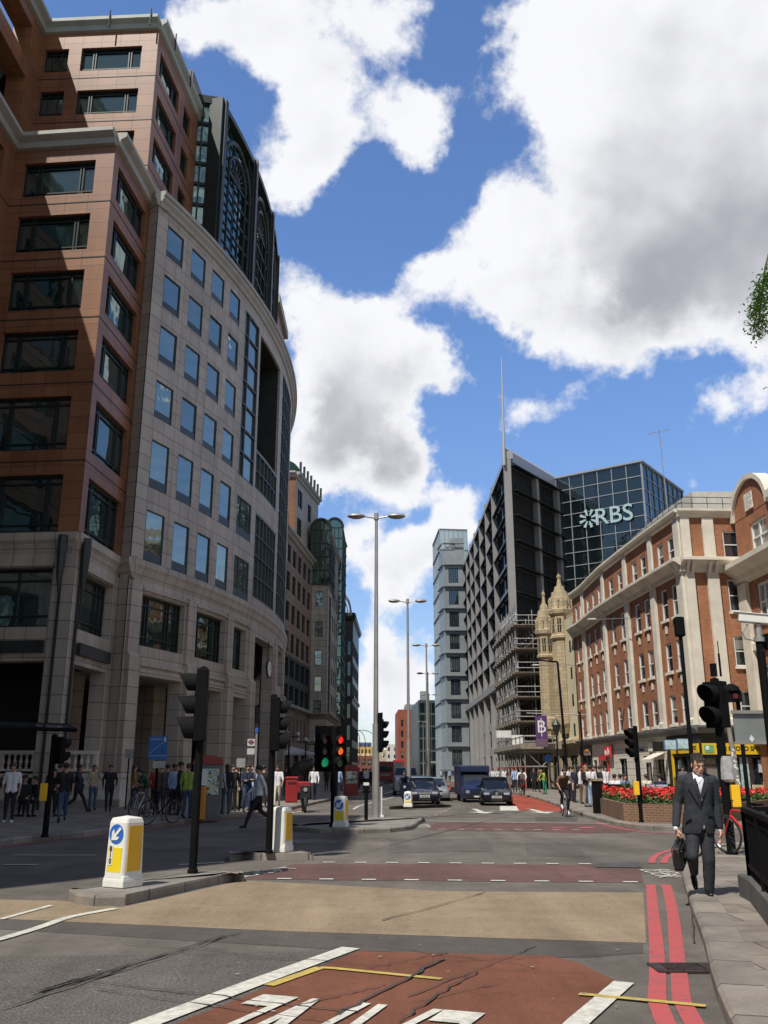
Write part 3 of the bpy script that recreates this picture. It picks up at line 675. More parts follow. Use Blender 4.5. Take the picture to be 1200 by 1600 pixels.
def glassbay(x0, x1, y0, y1, z0, zs, parent, name, nv=4):
    """glass box with a barrel vault on top, its axis along y"""
    rr = (x1-x0)/2; xc = (x0+x1)/2
    arcp = [(xc+rr*math.cos(math.pi*j/12), zs+rr*1.15*math.sin(math.pi*j/12)) for j in range(13)]
    poly = [(x0,z0),(x1,z0)]+arcp
    m = MB()
    m.face([(x,y0,z) for x,z in poly]); m.face([(x,y1,z) for x,z in poly])
    for (xa,za),(xb,zb) in zip(poly, poly[1:]+poly[:1]): m.face([(xa,y0,za),(xb,y0,zb),(xb,y1,zb),(xa,y1,za)])
    g_ = m.build(name, M_G3, parent)
    f = MB(); r0 = .13
    for y in (y0, y1): f.path([(x,y,z) for x,z in arcp], .22, 6)
    n = max(3, int((y1-y0)/1.3))
    for j in range(1, n): f.path([(x,y0+(y1-y0)*j/n,z) for x,z in arcp], .07, 5); f.box(x1-.02,x1+.08,y0+(y1-y0)*j/n-.06,y0+(y1-y0)*j/n+.06,z0,zs)
    for z in [z0+(zs-z0)*j/max(1,int((zs-z0)/1.5)) for j in range(int((zs-z0)/1.5)+1)]:
        f.box(x0,x1+.1,y0-.08,y0+.02,z-.07,z+.07); f.box(x1,x1+.1,y0,y1,z-.07,z+.07)
    for j in range(nv+1): x = x0+(x1-x0)*j/nv; f.box(x-.06,x+.06,y0-.1,y0,z0,zs)
    f.build('bay_frame', M_STEEL, g_)
    return g_
glassbay(-9.3, -6.8, 111.2, 124, 24.2, 31.2, vb, 'glazed_bay')
glassbay(-8.5, -6.05, 127.8, 140, 9.2, 36.0, vb, 'glazed_bay')
m = MB(); m.box(-12,-6.6,128,141,0.1,9.2); m.build('wall', M_STONE2, vb)
m = MB(); m.box(-12,-8.5,124,142,9.2,33); m.build('rear_block', M_STONE, vb)
# ------------------------------------------------ dark end block
eb = thing('dark_end_block', 'narrow dark bronze block with a curved cornice closing the left side of the street', 'office building')
EF = Poly((-6.9,145), (-5.0,145.1), 1); ES = Poly((-5.0,145.1), (-4.6,165), 1)
M_BRZ = P('dark_bronze', (.035,.032,.034), .4, .4, var=.25, vs=.4)
for p_ in (EF, ES):
    n = 2 if p_ is EF else 7
    hh = [(.2+(p_.L-.2)/n*j, (p_.L-.2)/n*(j+1)-.1, 3+3.3*r, 5.3+3.3*r) for j in range(n) for r in range(6)]
    facade(p_, 0, p_.L, 0, 25.6, hh, .2, M_BRZ, eb)
    for h in hh: window(p_, *h, .15, eb, M_G1, M_DFR, vs=(.5,), fw=.06, key='e')
    sweep(p_, -.2, p_.L+.2, [(0,25),(.35,25.3),(.5,25.8),(.35,26.3),(-.4,26.4),(-.4,25)], M_STEEL, eb, 'cornice')
    sweep(p_, -.1, p_.L, [(0,12.6),(.25,12.7),(.25,13.1),(0,13.1)], M_BRZ, eb, 'ledge')
m = MB(); m.box(-14,-5.3,145.4,165,0,25.5); m.build('core', M_DARK, eb)
for y in (143.9, 146.2):
    m = MB(); m.path([(-6.9+1.5*math.cos(math.pi*j/14), y, 26.2+3.0*math.sin(math.pi*j/14)) for j in range(15)], .16, 7); m.path([(-6.9+1.0*math.cos(math.pi*j/14), y, 26.2+2.2*math.sin(math.pi*j/14)) for j in range(15)], .09, 6)
    m.build('roof_hoop', P('hoop_steel',(.3,.31,.32),.4,.5,var=.1), eb)
# ------------------------------------------------ balustrade wall at the arcade
bwll = thing('portholed_terrace_wall', 'pale stone terrace wall with round portholes and a balustrade on top, at left', 'wall')
BW = Poly((-11.6,41.2), (-21,41.6), -1)
M_PALE = P('pale_stone', (.60,.55,.47), .75, var=.15, vs=1.2, bump=.15, bs=20)
m = MB()
m.box(0,10.5,0,1.2,0.1,1.35); m.box(-.06,10.5,-.08,1.25,1.35,1.52); m.box(-.06,10.5,-.06,1.2,.1,.45)
wl = m.build('wall_base', M_PALE, bwll, (-11.6,41.0,0), math.pi+R(2.4)); 
wl.location = (-11.55,42.2,0)
# portholes
for k, u in enumerate((18, 52, 116)):
    x, y = AT(u, 1225, 40.98).x, 40.97
    m = MB(); m.lathe([(0,-.02),(.36,-.02),(.36,.02),(.42,.05),(.42,-.06),(.0,-.06)], 20); o = m.build('porthole', M_DARK, bwll, smooth=False); o.location = (x, 40.99-.042*(-11.55-x)-.02, 1.16); o.rotation_euler = (R(90),0,0)
def baluster_run(x0, x1, y, z, parent):
    m = MB(); n = max(2, int((x1-x0)/.24))
    for j in range(n):
        x = x0+.16+(x1-x0-.32)*j/(n-1)
        m.lathe([(.07,0),(.07,.06),(.035,.1),(.06,.2),(.085,.3),(.05,.42),(.035,.52),(.07,.56),(.07,.62)], 8, (x,y,z))
    m.build('balusters', M_PALE, parent, smooth=False)
    m = MB(); m.box(x0,x1,y-.14,y+.14,z+.62,z+.78); m.box(x0,x1,y-.14,y+.14,z-.1,z-.002); m.box(x0,x0+.14,y-.1,y+.1,z,z+.62); m.box(x1-.14,x1,y-.1,y+.1,z,z+.62); m.build('handrail', M_PALE, parent)
baluster_run(AT(106,1160,41.5).x, AT(156,1160,41.5).x, 41.4, 1.72, bwll); baluster_run(AT(4,1160,41.5).x, AT(88,1160,41.5).x, 41.4, 1.72, bwll)
m = MB(); m.box(-15,-12.6,42.0,44.4,0.1,.9); m.build('step_block', M_PALE, bwll)
# ---------------------------------------------------------------- ground
def sheet(pts, z, mat, name, kind='structure'):
    m = MB(); m.face([(x, y, z) for x, y in pts]); return m.build(name, mat, kind=kind)
def ASPH(name, base, agg, patch=.42, vs=.35, ss=90, rough=.88):
    if name in MATS: return MATS[name]
    m, t, N, L = newmat(name); b = N['Principled BSDF']; b.inputs['Roughness'].default_value = rough; b.inputs['Specular IOR Level'].default_value = .25
    tcn = N.new('ShaderNodeTexCoord'); o = tcn.outputs['Object']
    n1 = noise_node(N, L, o, vs, 6, .65); n2 = noise_node(N, L, o, ss, 3, .7); n3 = noise_node(N, L, o, 1.7, 5, .7)
    vo = N.new('ShaderNodeTexVoronoi'); vo.inputs['Scale'].default_value = ss*.9; L.new(o, vo.inputs['Vector'])
    f = ramp(N, L, n2.outputs['Fac'], .42, .68)
    c = mixcol(N, L, f, base, agg)
    sp = ramp(N, L, vo.outputs['Distance'], .12, .3, 1.0, 0.0)
    f3 = ramp(N, L, sp, 0, 1, 0, .35); c = mixcol(N, L, f3, c, tuple(min(1, q*2.2) for q in agg))
    mp = N.new('ShaderNodeMapping'); mp.inputs['Scale'].default_value = (1,.10,1); mp.inputs['Rotation'].default_value = (0,0,.04); L.new(o, mp.inputs['Vector'])
    n5 = noise_node(N, L, mp.outputs[0], 1.3, 5, .7); n6 = noise_node(N, L, o, 5.5, 6, .75)
    mu0 = N.new('ShaderNodeMath'); mu0.operation = 'MULTIPLY'; L.new(ramp(N, L, n1.outputs['Fac'], .3, .7, 1-patch, 1+patch*.5), mu0.inputs[0]); L.new(ramp(N, L, n5.outputs['Fac'], .38, .68, 1.08, .80), mu0.inputs[1])
    mu1 = N.new('ShaderNodeMath'); mu1.operation = 'MULTIPLY'; L.new(mu0.outputs[0], mu1.inputs[0]); L.new(ramp(N, L, n6.outputs['Fac'], .56, .70, 1.0, .66), mu1.inputs[1])
    mu = N.new('ShaderNodeMath'); mu.operation = 'MULTIPLY'
    L.new(mu1.outputs[0], mu.inputs[0]); L.new(ramp(N, L, n3.outputs['Fac'], .3, .7, .88, 1.1), mu.inputs[1])
    vm = N.new('ShaderNodeVectorMath'); vm.operation = 'SCALE'; L.new(c, vm.inputs[0]); L.new(mu.outputs[0], vm.inputs['Scale']); L.new(vm.outputs[0], b.inputs['Base Color'])
    bp = N.new('ShaderNodeBump'); bp.inputs['Strength'].default_value = .35; bp.inputs['Distance'].default_value = .006; L.new(n2.outputs['Fac'], bp.inputs['Height']); L.new(bp.outputs[0], b.inputs['Normal'])
    MATS[name] = m; return m
A_ROAD = ASPH('asphalt', (.125,.110,.095), (.19,.17,.148))
A_TAN = ASPH('buff_surfacing', (.22,.165,.105), (.37,.29,.20), patch=.22, vs=.4)
A_MAR = ASPH('maroon_surfacing', (.115,.062,.056), (.17,.10,.09), patch=.3)
A_RED = ASPH('red_surfacing', (.150,.056,.033), (.215,.092,.055), patch=.25, vs=.5)
A_RED2 = ASPH('red_lane', (.28,.05,.03), (.36,.09,.055), patch=.3)
A_NEW = ASPH('dark_asphalt', (.075,.067,.060), (.125,.112,.10), patch=.2)
def PAINT(name, col, wear=.35):
    if name in MATS: return MATS[name]
    m, t, N, L = newmat(name); b = N['Principled BSDF']; b.inputs['Roughness'].default_value = .65
    tcn = N.new('ShaderNodeTexCoord'); o = tcn.outputs['Object']; n = noise_node(N, L, o, 14, 6, .75); n2 = noise_node(N, L, o, 2.2, 3)
    a = N.new('ShaderNodeMath'); a.operation = 'ADD'; L.new(ramp(N, L, n.outputs['Fac'], .2, .8), a.inputs[0]); L.new(ramp(N, L, n2.outputs['Fac'], .3, .7, -.15, .15), a.inputs[1])
    f = ramp(N, L, a.outputs[0], .30-.1*wear, .30+.25*wear)
    L.new(mixcol(N, L, f, tuple(c*.45+.05 for c in col), col), b.inputs['Base Color'])
    MATS[name] = m; return m
W_P = PAINT('white_paint', (.62,.60,.52), 1.3); Y_P = PAINT('yellow_paint', (.52,.38,.08), 1.3); R_P = PAINT('red_paint', (.44,.075,.075), .9)
M_KERB = PB('granite_kerb', (.33,.29,.245), (.20,.178,.155), (.06,.055,.05), .9, .5, ms=.012, offset=0, rough=.8, dirt=.4, speck=.25, ss=120)
M_SLAB = PB('paving_slabs', (.29,.25,.21), (.225,.195,.165), (.09,.08,.07), .75, .6, ms=.01, offset=.5, rough=.85, dirt=.35, ds=.9, speck=.15, ss=120)
m = MB(); m.box(-900,900,-120,2500,-1.0,0); m.build('ground', A_ROAD, kind='structure')
def pavement(outer, name, h=.12, kw=.3, mat=None):
    """outer: closed polygon (list of xy); first n_k edges are kerbed by kerb_line"""
    m = MB(); m.prism(outer, -.02, h); return m.build(name, mat or M_SLAB, kind='structure')
def kerb_line(pts, side, w_=.3, h=.135, parent=None, name='kerb'):
    """a kerb along pts; side=+1 puts the kerb body on the left of travel"""
    m = MB(); pts = [Vector(p) for p in pts]; L_ = 0; nrm = []
    for i, p in enumerate(pts):
        a = pts[max(0, i-1)]; b = pts[min(len(pts)-1, i+1)]; d = (b-a).normalized(); nrm.append(Vector((-d.y, d.x))*side)
    for i in range(len(pts)-1):
        p, q = pts[i], pts[i+1]; n0, n1 = nrm[i], nrm[i+1]; l = (q-p).length; c = .03
        A = [(p, -.03), (p, h-c), (p+n0*c, h), (p+n0*w_, h), (p+n0*w_, -.03)]; B = [(q, -.03), (q, h-c), (q+n1*c, h), (q+n1*w_, h), (q+n1*w_, -.03)]
        vv = [0, .1, .13, .45, .6]
        for k in range(4): m.face([(A[k][0].x,A[k][0].y,A[k][1]),(B[k][0].x,B[k][0].y,B[k][1]),(B[k+1][0].x,B[k+1][0].y,B[k+1][1]),(A[k+1][0].x,A[k+1][0].y,A[k+1][1])], 0, [(L_,vv[k]),(L_+l,vv[k]),(L_+l,vv[k+1]),(L_,vv[k+1])])
        L_ += l
    return m.build(name, M_KERB, parent, kind='structure' if parent is None else None)
def smoothline(pts, n=6):
    P_ = [Vector(p) for p in pts]; P_ = [P_[0]*2-P_[1]]+P_+[P_[-1]*2-P_[-2]]; out = []
    for i in range(1, len(P_)-2):
        for k in range(n):
            t = k/n; a, b, c, d = P_[i-1:i+3]
            out.append(.5*((2*b)+(-a+c)*t+(2*a-5*b+4*c-d)*t*t+(-a+3*b-3*c+d)*t*t*t))
    out.append(P_[-2]); return [(p.x, p.y) for p in out]
# left pavement
kl = smoothline([(-9.6,-4), (-9.3,10), G(0,1322), G(115,1309), G(230,1295), G(330,1281), G(430,1270), G(500,1255), G(545,1245), (-1.6,80), (-.6,110), (1.0,160)])
kerb_line(kl, 1, name='kerb')
pavement([(x-.29, y) for x, y in kl]+[(-30,160),(-40,-4)], 'left_pavement')
# right near pavement (wraps the corner into the side road)
kr = smoothline([(1.2,2.0), G(1135,1600), G(1100,1480), G(1079,1420), G(1065,1370), G(1062,1350), G(1078,1337), G(1120,1329), G(1200,1326), (16,23)])
kerb_line(kr, -1, w_=.33, name='kerb')
pavement([(x+.3, y-(.25 if y > 17.5 else 0)) for x, y in kr]+[(16,2)], 'near_pavement')
# right far pavement
kf = smoothline([(22,30.6), G(1180,1299), G(1080,1299), G(1020,1297), G(962,1290), G(905,1274), G(865,1258), G(820,1244), G(780,1236), (12.6,80), (11,120), (9.2,170)])
kerb_line(kf, -1, name='kerb')
pavement([(x+.28, y+(.28 if y < 32 else 0)) for x, y in kf]+[(22,200),(45,160),(45,31.8)], 'far_pavement')
# islands
def island(poly, name, h=.13, ins=.2):
    n = len(poly); c = Vector((sum(p[0] for p in poly)/n, sum(p[1] for p in poly)/n))
    inn = [tuple(Vector(p)+(c-Vector(p)).normalized()*ins) for p in poly]
    m = MB(); m.prism([tuple(Vector(p)+(c-Vector(p)).normalized()*.02) for p in poly], -.02, h-.006); o = m.build(name, P('worn_concrete',(.20,.185,.165),.9,var=.25,vs=1.5,bump=.2,bs=60), kind='structure')
    cl = poly+[poly[0]]; area = sum(a[0]*b[1]-b[0]*a[1] for a, b in zip(cl[:-1], cl[1:]))
    mk = MB(); L_ = 0
    for i in range(n):
        p, q, pi, qi = Vector(poly[i]), Vector(poly[(i+1)%n]), Vector(inn[i]), Vector(inn[(i+1)%n]); l = (q-p).length
        p2, q2 = p+(pi-p)*.12, q+(qi-q)*.12
        for (a, za, b, zb, v0, v1) in ((p,-.02,None,0,0,.1),):
            mk.face([(p.x,p.y,-.02),(q.x,q.y,-.02),(q.x,q.y,h-.03),(p.x,p.y,h-.03)], 0, [(L_,0),(L_+l,0),(L_+l,.1),(L_,.1)])
            mk.face([(p.x,p.y,h-.03),(q.x,q.y,h-.03),(q2.x,q2.y,h),(p2.x,p2.y,h)], 0, [(L_,.1),(L_+l,.1),(L_+l,.14),(L_,.14)])
            mk.face([(p2.x,p2.y,h),(q2.x,q2.y,h),(qi.x,qi.y,h),(pi.x,pi.y,h)], 0, [(L_,.14),(L_+l,.14),(L_+l,.4),(L_,.4)])
        L_ += l
    mk.build('kerb', M_KERB, kind='structure')
island([G(u,v) for u,v in ((106,1405),(118,1413),(150,1417),(195,1415),(240,1405),(300,1391),(378,1374))]+[G(u,v,.13) for u,v in ((382,1364),(350,1361),(300,1362),(200,1377),(112,1390))], 'traffic_island', ins=.12)
island([G(u,v) for u,v in ((357,1340),(400,1344),(487,1344))]+[G(u,v,.13) for u,v in ((490,1333),(470,1329),(400,1329),(358,1334))], 'traffic_island', ins=.05)
island([G(u,v) for u,v in ((452,1295),(458,1299),(500,1302),(560,1303),(610,1301),(643,1297),(650,1293),(663,1283))]+[G(u,v,.13) for u,v in ((664,1278),(600,1276),(520,1278),(508,1283),(470,1287),(456,1291))], 'traffic_island')
island([G(u,v) for u,v in ((608,1264),(642,1263),(706,1261))]+[G(u,v,.13) for u,v in ((706,1257),(660,1257),(608,1260))], 'traffic_island')
island([G(u,v) for u,v in ((676,1252),(718,1250))]+[G(u,v,.13) for u,v in ((718,1246),(676,1248))], 'traffic_island')
# coloured surfacing
sheet([G(u,v) for u,v in ((-260,1428),(0,1436),(430,1455),(1010,1474),(1005,1395),(700,1393),(380,1376),(190,1418),(100,1408),(-260,1400))], .004, A_TAN, 'buff_road_surface')
sheet([G(u,v) for u,v in ((380,1374),(1005,1380),(1000,1352),(460,1350))], .004, A_MAR, 'crossing_surface')
sheet([G(u,v) for u,v in ((668,1297),(980,1302),(1000,1296),(930,1286),(680,1285))], .004, A_MAR, 'crossing_surface')
sheet([G(u,v) for u,v in ((802,1266),(870,1268),(895,1266),(870,1257),(820,1244),(800,1241),(796,1246))], .004, A_RED2, 'bus_lane_surface')
sheet([G(u,v) for u,v in ((700,1226),(745,1231),(738,1224),(712,1220))], .004, A_RED2, 'bus_lane_surface')
sheet([G(u,v) for u,v in ((560,1487),(700,1490),(860,1494),(905,1505),(960,1532),(975,1542),(905,1600),(820,1680),(160,1680),(250,1610))], .004, A_RED, 'bus_lane_surface')
sheet([G(u,v) for u,v in ((0,1437),(430,1456),(1005,1475),(1005,1490),(905,1497),(560,1486),(0,1452))], .003, A_NEW, 'road_patch')
sheet([G(u,v) for u,v in ((-300,1500),(560,1486),(250,1610),(-300,1700))], .0025, ASPH('coarse_asphalt',(.078,.070,.063),(.185,.168,.15),patch=.25,ss=45), 'road_patch')
# painted markings
def strip(pts, width, z, mat, name='road_marking'):
    pts = [Vector(p) for p in pts]; m = MB(); nr = []
    for i in range(len(pts)):
        d = (pts[min(i+1,len(pts)-1)]-pts[max(i-1,0)]).normalized(); nr.append(Vector((-d.y,d.x))*width/2)
    for i in range(len(pts)-1):
        a, b = pts[i], pts[i+1]; m.face([(*(a-nr[i]),z),(*(b-nr[i+1]),z),(*(b+nr[i+1]),z),(*(a+nr[i]),z)])
    return m.build(name, mat, kind='structure')
rl1 = smoothline([(1.5,3.5), G(1040,1600), G(1028,1530), G(1026,1480), G(1020,1420), G(1017,1383)], 3); rl2 = smoothline([(1.72,3.5), G(1084,1600), G(1062,1530), G(1057,1480), G(1050,1420), G(1041,1383)], 3)
for l in (rl1, rl2): strip(l, .135, .009, R_P, 'red_line')
for l in ([G(1018,1349),G(1022,1340),G(1034,1333),G(1060,1327),G(1090,1325),G(1200,1321)], [G(1037,1349),G(1041,1341),G(1052,1335),G(1070,1331),G(1100,1328.5),G(1200,1324)]): strip(smoothline(l,4), .13, .009, R_P, 'red_line')
strip([G(860,1301),G(925,1301)], .12, .012, R_P, 'red_line')
for q in ((862,884),(905,928)): strip([G(q[0],1294),G(q[1],1294)], .5, .012, R_P, 'red_line')
strip(smoothline([G(930,1285),G(965,1294),G(1010,1301),G(1060,1303),G(1110,1303.5),G(1200,1304)],3), .12, .009, R_P, 'red_line')
strip(smoothline([(x+.28,y) for x,y in kl[6:40]],1), .10, .009, R_P, 'red_line')
strip([G(548,1483),G(400,1537),G(235,1600),(-2.2,5.2)], .19, .014, W_P)
strip([G(975,1537),G(905,1598),(1.05,6.2)], .16, .014, W_P)
strip([G(500,1514),G(420,1542)], .10, .013, Y_P); strip([G(500,1514),G(520,1515),G(610,1524),G(690,1532)], .075, .0135, Y_P)
strip([G(905,1556),G(980,1563),G(1103,1575)], .075, .016, Y_P)
strip(smoothline([G(-40,1479),G(0,1469),G(60,1451),G(110,1434),G(180,1421)],3), .12, .013, W_P)
strip([G(0,1438),G(80,1416)], .08, .013, W_P)
def dash(p, q, n, l, w_, frac=None):
    p, q = Vector(p), Vector(q); d = (q-p).normalized()
    for k in range(n):
        c = p+(q-p)*k/(n-1); strip([c-d*l/2, c+d*l/2], w_, .013, W_P)
m_st = lambda a, b, n: dash(G(*a), G(*b), n, .22, .12)
m_st((444,1374),(985,1379),9); m_st((514,1348),(965,1351),10); m_st((690,1296),(900,1297),8)
strip([G(668,1283),G(700,1284),G(980,1288)], .10, .013, W_P)
m_st((662,1281),(702,1264),6)
strip([G(735,1266),G(800,1267),G(868,1268)], .13, .013, W_P)
strip([G(796,1267),G(794,1260)], .8, .012, W_P)
for (u, v) in ((752,1269),(845,1269)):
    x, y = G(u,v); m = MB(); m.face([(x,y-1.6,.014),(x+.55,y,.014),(x+.12,y,.014),(x+.12,y+3,.014),(x-.12,y+3,.014),(x-.12,y,.014),(x-.55,y,.014)]); m.build('road_arrow', W_P, kind='structure')
strip([G(618,1245),G(560,1260),G(552,1265)], .12, .013, W_P)
for k in range(7): strip([G(470-9*k,1268+1.6*k),G(464-9*k,1269.2+1.6*k)], .14, .013, W_P)
for k in range(3): strip([G(610,1268+3*k),G(700-14*k,1268+3*k)], .12, .013, W_P)
strip([G(600,1241),G(640,1228)], .12, .013, W_P)
strip([G(5,1352),G(60,1352)], .12, .013, W_P); strip([G(20,1337),G(150,1337)], .10, .013, W_P); strip([G(280,1352),G(350,1348)], .12, .013, W_P)
def roadtext(s, u, v, size, rz, sx, z=.016):
    x, y = G(u, v); M_ = Matrix.Translation((x,y,z)) @ Matrix.Rotation(rz,4,'Z')
    o = text(s, 'road_lettering', W_P, None, M_, size, .0005, sx=sx); o['kind'] = 'structure'; return o
roadtext('LOOK', 1026,1366, .44, R(-90), 1.0); roadtext('RIGHT', 1046,1366, .44, R(-90), 1.0)
roadtext('LOOK', 404,1366, .5, R(60), 1.0); roadtext('LEFT', 432,1361, .5, R(60), 1.0)
roadtext('LOOK', 662,1291, .6, R(90), 1.0)
t_ = roadtext('LANE', 560,1600, 1.0, R(180), 1.0)
me = t_.data; xs = [v.co.x for v in me.vertices]; ys = [v.co.y for v in me.vertices]
x0, x1, y1 = min(xs), max(xs), max(ys)
Lx, Rx = G(405,1570)[0], G(760,1590)[0]
for v in me.vertices:
    tx = (v.co.x-x0)/(x1-x0); v.co.x = Lx+(Rx-Lx)*tx; v.co.y = G(520,1557)[1]-.55*tx-(y1-v.co.y)*3.2
    v.co.x -= (G(520,1557)[1]-.55*tx-v.co.y)*.45
# skid marks and sealed cracks
TAR = P('tar_seal', (.045,.040,.037), .75, var=.3, vs=6)
def wob(a, b, w_, n=14, amp=.03, z=.019, name='crack_seal'):
    a, b = Vector(G(*a)), Vector(G(*b)); d = (b-a); nn = Vector((-d.y,d.x)).normalized(); pts = [a+d*k/n+nn*random.uniform(-amp,amp) for k in range(n+1)]
    m = MB()
    ws = [w_*random.uniform(.25,.9) for _ in pts]
    for i in range(n): m.face([(*(pts[i]-nn*ws[i]/2),z),(*(pts[i+1]-nn*ws[i+1]/2),z),(*(pts[i+1]+nn*ws[i+1]/2),z),(*(pts[i]+nn*ws[i]/2),z)])
    return m.build(name, TAR, kind='structure')
for a, b, w_ in (((0,1580),(372,1459),.03),((60,1552),(350,1465),.05),((95,1545),(330,1472),.02),((100,1532),(560,1585),.022),((150,1548),(520,1600),.02),((280,1490),(620,1512),.015),((190,1476),(470,1500),.014),
                 ((590,1480),(830,1512),.018),((620,1600),(745,1520),.03),((640,1560),(840,1480),.02),((575,1515),(700,1490),.02),((600,1508),(1020,1489),.012),((700,1512),(930,1524),.012),((530,1590),(690,1500),.05),((460,1575),(600,1540),.02),((640,1570),(780,1540),.015)):
    wob(a, b, w_)
for k in range(5): wob((50+12*k,1556-3*k),(150+14*k,1522-2*k), .02, 8, .018)
wob((1078,1400),(1084,1475), .035, 10, .012); wob((1060,1395),(1092,1398), .1, 6, .04)
wob((600,1440),(760,1395), .03, 10, .03); wob((560,1335),(840,1262), .05, 10, .05)
sheet([G(u,v) for u,v in ((835,1276),(905,1277),(900,1284),(838,1283))], .0035, A_NEW, 'road_patch')
# manhole ironwork
MH = PB('cobble_ironwork', (.30,.28,.25), (.16,.15,.14), (.03,.03,.03), .07, .07, ms=.018, offset=.5, rough=.5, dirt=.3)
m = MB(); x, y = G(475,1315); m.lathe([(0,.012),(.75,.012),(.78,.0)], 24, (x,y,0), sy=.8); m.build('manhole_cover', MH, kind='structure')
sheet([G(u,v) for u,v in ((928,1349),(1000,1350),(1003,1357),(930,1356))], .015, MH, 'access_cover')
gx, gy = G(1068,1515)
gu = thing('gully_grate', 'dark iron drain grate with slanting bars set in the gutter between the red lines', 'drain', (gx,gy,0))
m = MB(); m.box(-.24,.24,-.16,.16,.002,.008); m.build('pit', M_DARK, gu)
m = MB(); m.box(-.26,.26,-.18,-.14,.004,.022); m.box(-.26,.26,.14,.18,.004,.022); m.box(-.26,-.17,-.14,.14,.004,.022); m.box(.17,.26,-.14,.14,.004,.022)
for k in range(8):
    x = -.17+.045*k; M_ = Matrix.Translation((x+.02,0,0)) @ Matrix.Rotation(R(28),4,'Z'); m.box(-.009,.009,-.155,.155,.008,.02,0,M_)
m.build('grate', P('cast_iron',(.07,.05,.045),.6,.6,var=.4,vs=12), gu)

for pts_ in (((610,1312),(760,1310),(772,1330),(606,1333)),((820,1318),(905,1318),(915,1338),(824,1338))):
    sheet([G(u,v) for u,v in pts_], .0045, ASPH('repair_asphalt', (.10,.09,.08), (.15,.137,.12), patch=.3), 'road_patch')
for k in range(60):
    x, y = G(random.uniform(150,1000), random.uniform(1300,1590)); s_ = random.uniform(.008,.022); m = MB(); m.lathe([(0,.021),(s_,.0205)], 6, (x,y,0), sy=random.uniform(.5,1.4))
    if k == 0: ALLD = MB()
    ALLD.lathe([(0,.021),(s_,.0205)], 6, (x,y,0), sy=.7)
ALLD.build('road_grit', P('chewing_gum',(.34,.32,.29),.8), kind='stuff')
# ---------------------------------------------------------------- right side of the street
M_BRICK = PB('red_brick', (.45,.172,.072), (.32,.115,.048), (.30,.20,.14), .23, .078, ms=.010, offset=.5, rough=.85, dirt=.28, ds=.5, speck=.06)
M_CREAM = P('cream_render', (.64,.60,.51), .8, var=.14, vs=.9, bump=.12)
M_PORT = PB('portland_stone', (.62,.58,.49), (.57,.53,.45), (.36,.33,.28), 1.3, .42, ms=.012, offset=.5, rough=.8, dirt=.2)
M_WFR = P('white_window_frame', (.72,.71,.68), .5, var=.04)
M_GB = GL('house_glass', (.7,.8,.9), .18, .02, (.012,.014,.018), wav=.05, wscale=1.5, blinds=(.30,.28,.25))
M_LEAD = P('lead_flashing', (.16,.16,.165), .6, .2, var=.2, vs=1)
bk = thing('brick_corner_block', 'long red brick block with white pilasters, white sash windows and shops at street level', 'building')
PTS = [(18.12,53.3),(17.75,58.4),(17.44,63.8),(17.2,69.6),(17.3,77.5),(17.1,81)]
BP = [Poly(a, b, -1) for a, b in zip(PTS[:-1], PTS[1:])]
BR = Poly((18.12,53.3), (24,53.6), 1)
SPANS = [[(1.22,2.2),(3.0,4.0)],[(1.15,2.15),(2.95,4.0)],[(1.0,1.95),(3.3,4.3)],[(1.05,2.1),(3.3,4.3),(5.6,6.6)],[(.55,1.3),(2.0,2.7)]]
FL = [(14.08,15.78),(10.8,12.75),(7.55,9.34),(4.4,6.12)]
def sash(path, a, b, c, d, key): window(path, a, b, c, d, .14, bk, M_GB, M_WFR, vs=(), hs=(.5,), fw=.085, sill=M_CREAM, key=key, fd=.07)
for p_, sp in zip(BP, SPANS):
    hh = [(a,b,c,d) for a,b in sp for c,d in FL]
    facade(p_, 0, p_.L, 4.05, 17.0, hh, .3, M_BRICK, bk)
    for a, b in sp:
        for c, d in FL: sash(p_, a, b, c, d, 'b')
    for a, b in sp:
        for z in (9.95, 6.75): sweep(p_, (a+b)/2-.16, (a+b)/2+.16, [(0.003,z),(.05,z),(.05,z+.5),(.003,z+.5)], M_CREAM, bk, 'stone_block')
for i, p_ in enumerate(BP):
    wd = .86 if i == 0 else .36
    a = 0.0 if i == 0 else -.4
    m = MB(); sweep(p_, a, a+2*wd if i else .9, [(0.003,4.1),(.3,4.1),(.3,4.5),(.2,4.6),(.2,13.2),(.003,13.2)], None, None, 'x', mb=m)
    sweep(p_, a+.04, (a+2*wd if i else .9)-.04, [(0.003,14.1),(.14,14.1),(.14,16.6),(.003,16.6)], None, None, 'x', mb=m); m.build('pilaster', M_CREAM, bk)
for a, b in ((0,.55),(1.35,2.05)):
    m = MB(); sweep(BR, a, b, [(0.003,4.1),(.3,4.1),(.3,4.5),(.2,4.6),(.2,13.2),(.003,13.2)], None, None, 'x', mb=m); sweep(BR, a, b, [(0.003,14.1),(.14,14.1),(.14,16.6),(.003,16.6)], None, None, 'x', mb=m); m.build('pilaster', M_CREAM, bk)
hh = [(2.6,3.6,c,d) for c,d in FL]
facade(BR, 0, BR.L, 4.05, 17.0, hh, .3, M_BRICK, bk)
for h in hh: sash(BR, *h, 'br')
MC = [(0,13.15),(.14,13.2),(.18,13.45),(.6,13.75),(.75,13.8),(.75,13.98),(.5,14.05),(-.1,14.05),(-.1,13.15)]
PC = [(0,16.6),(.15,16.65),(.2,16.85),(.4,16.95),(.4,17.1),(-.35,17.12),(-.35,16.6)]
SCn = [(0,3.72),(.2,3.76),(.3,3.95),(.5,4.05),(.5,4.15),(0,4.2),(-.2,4.2),(-.2,3.72)]
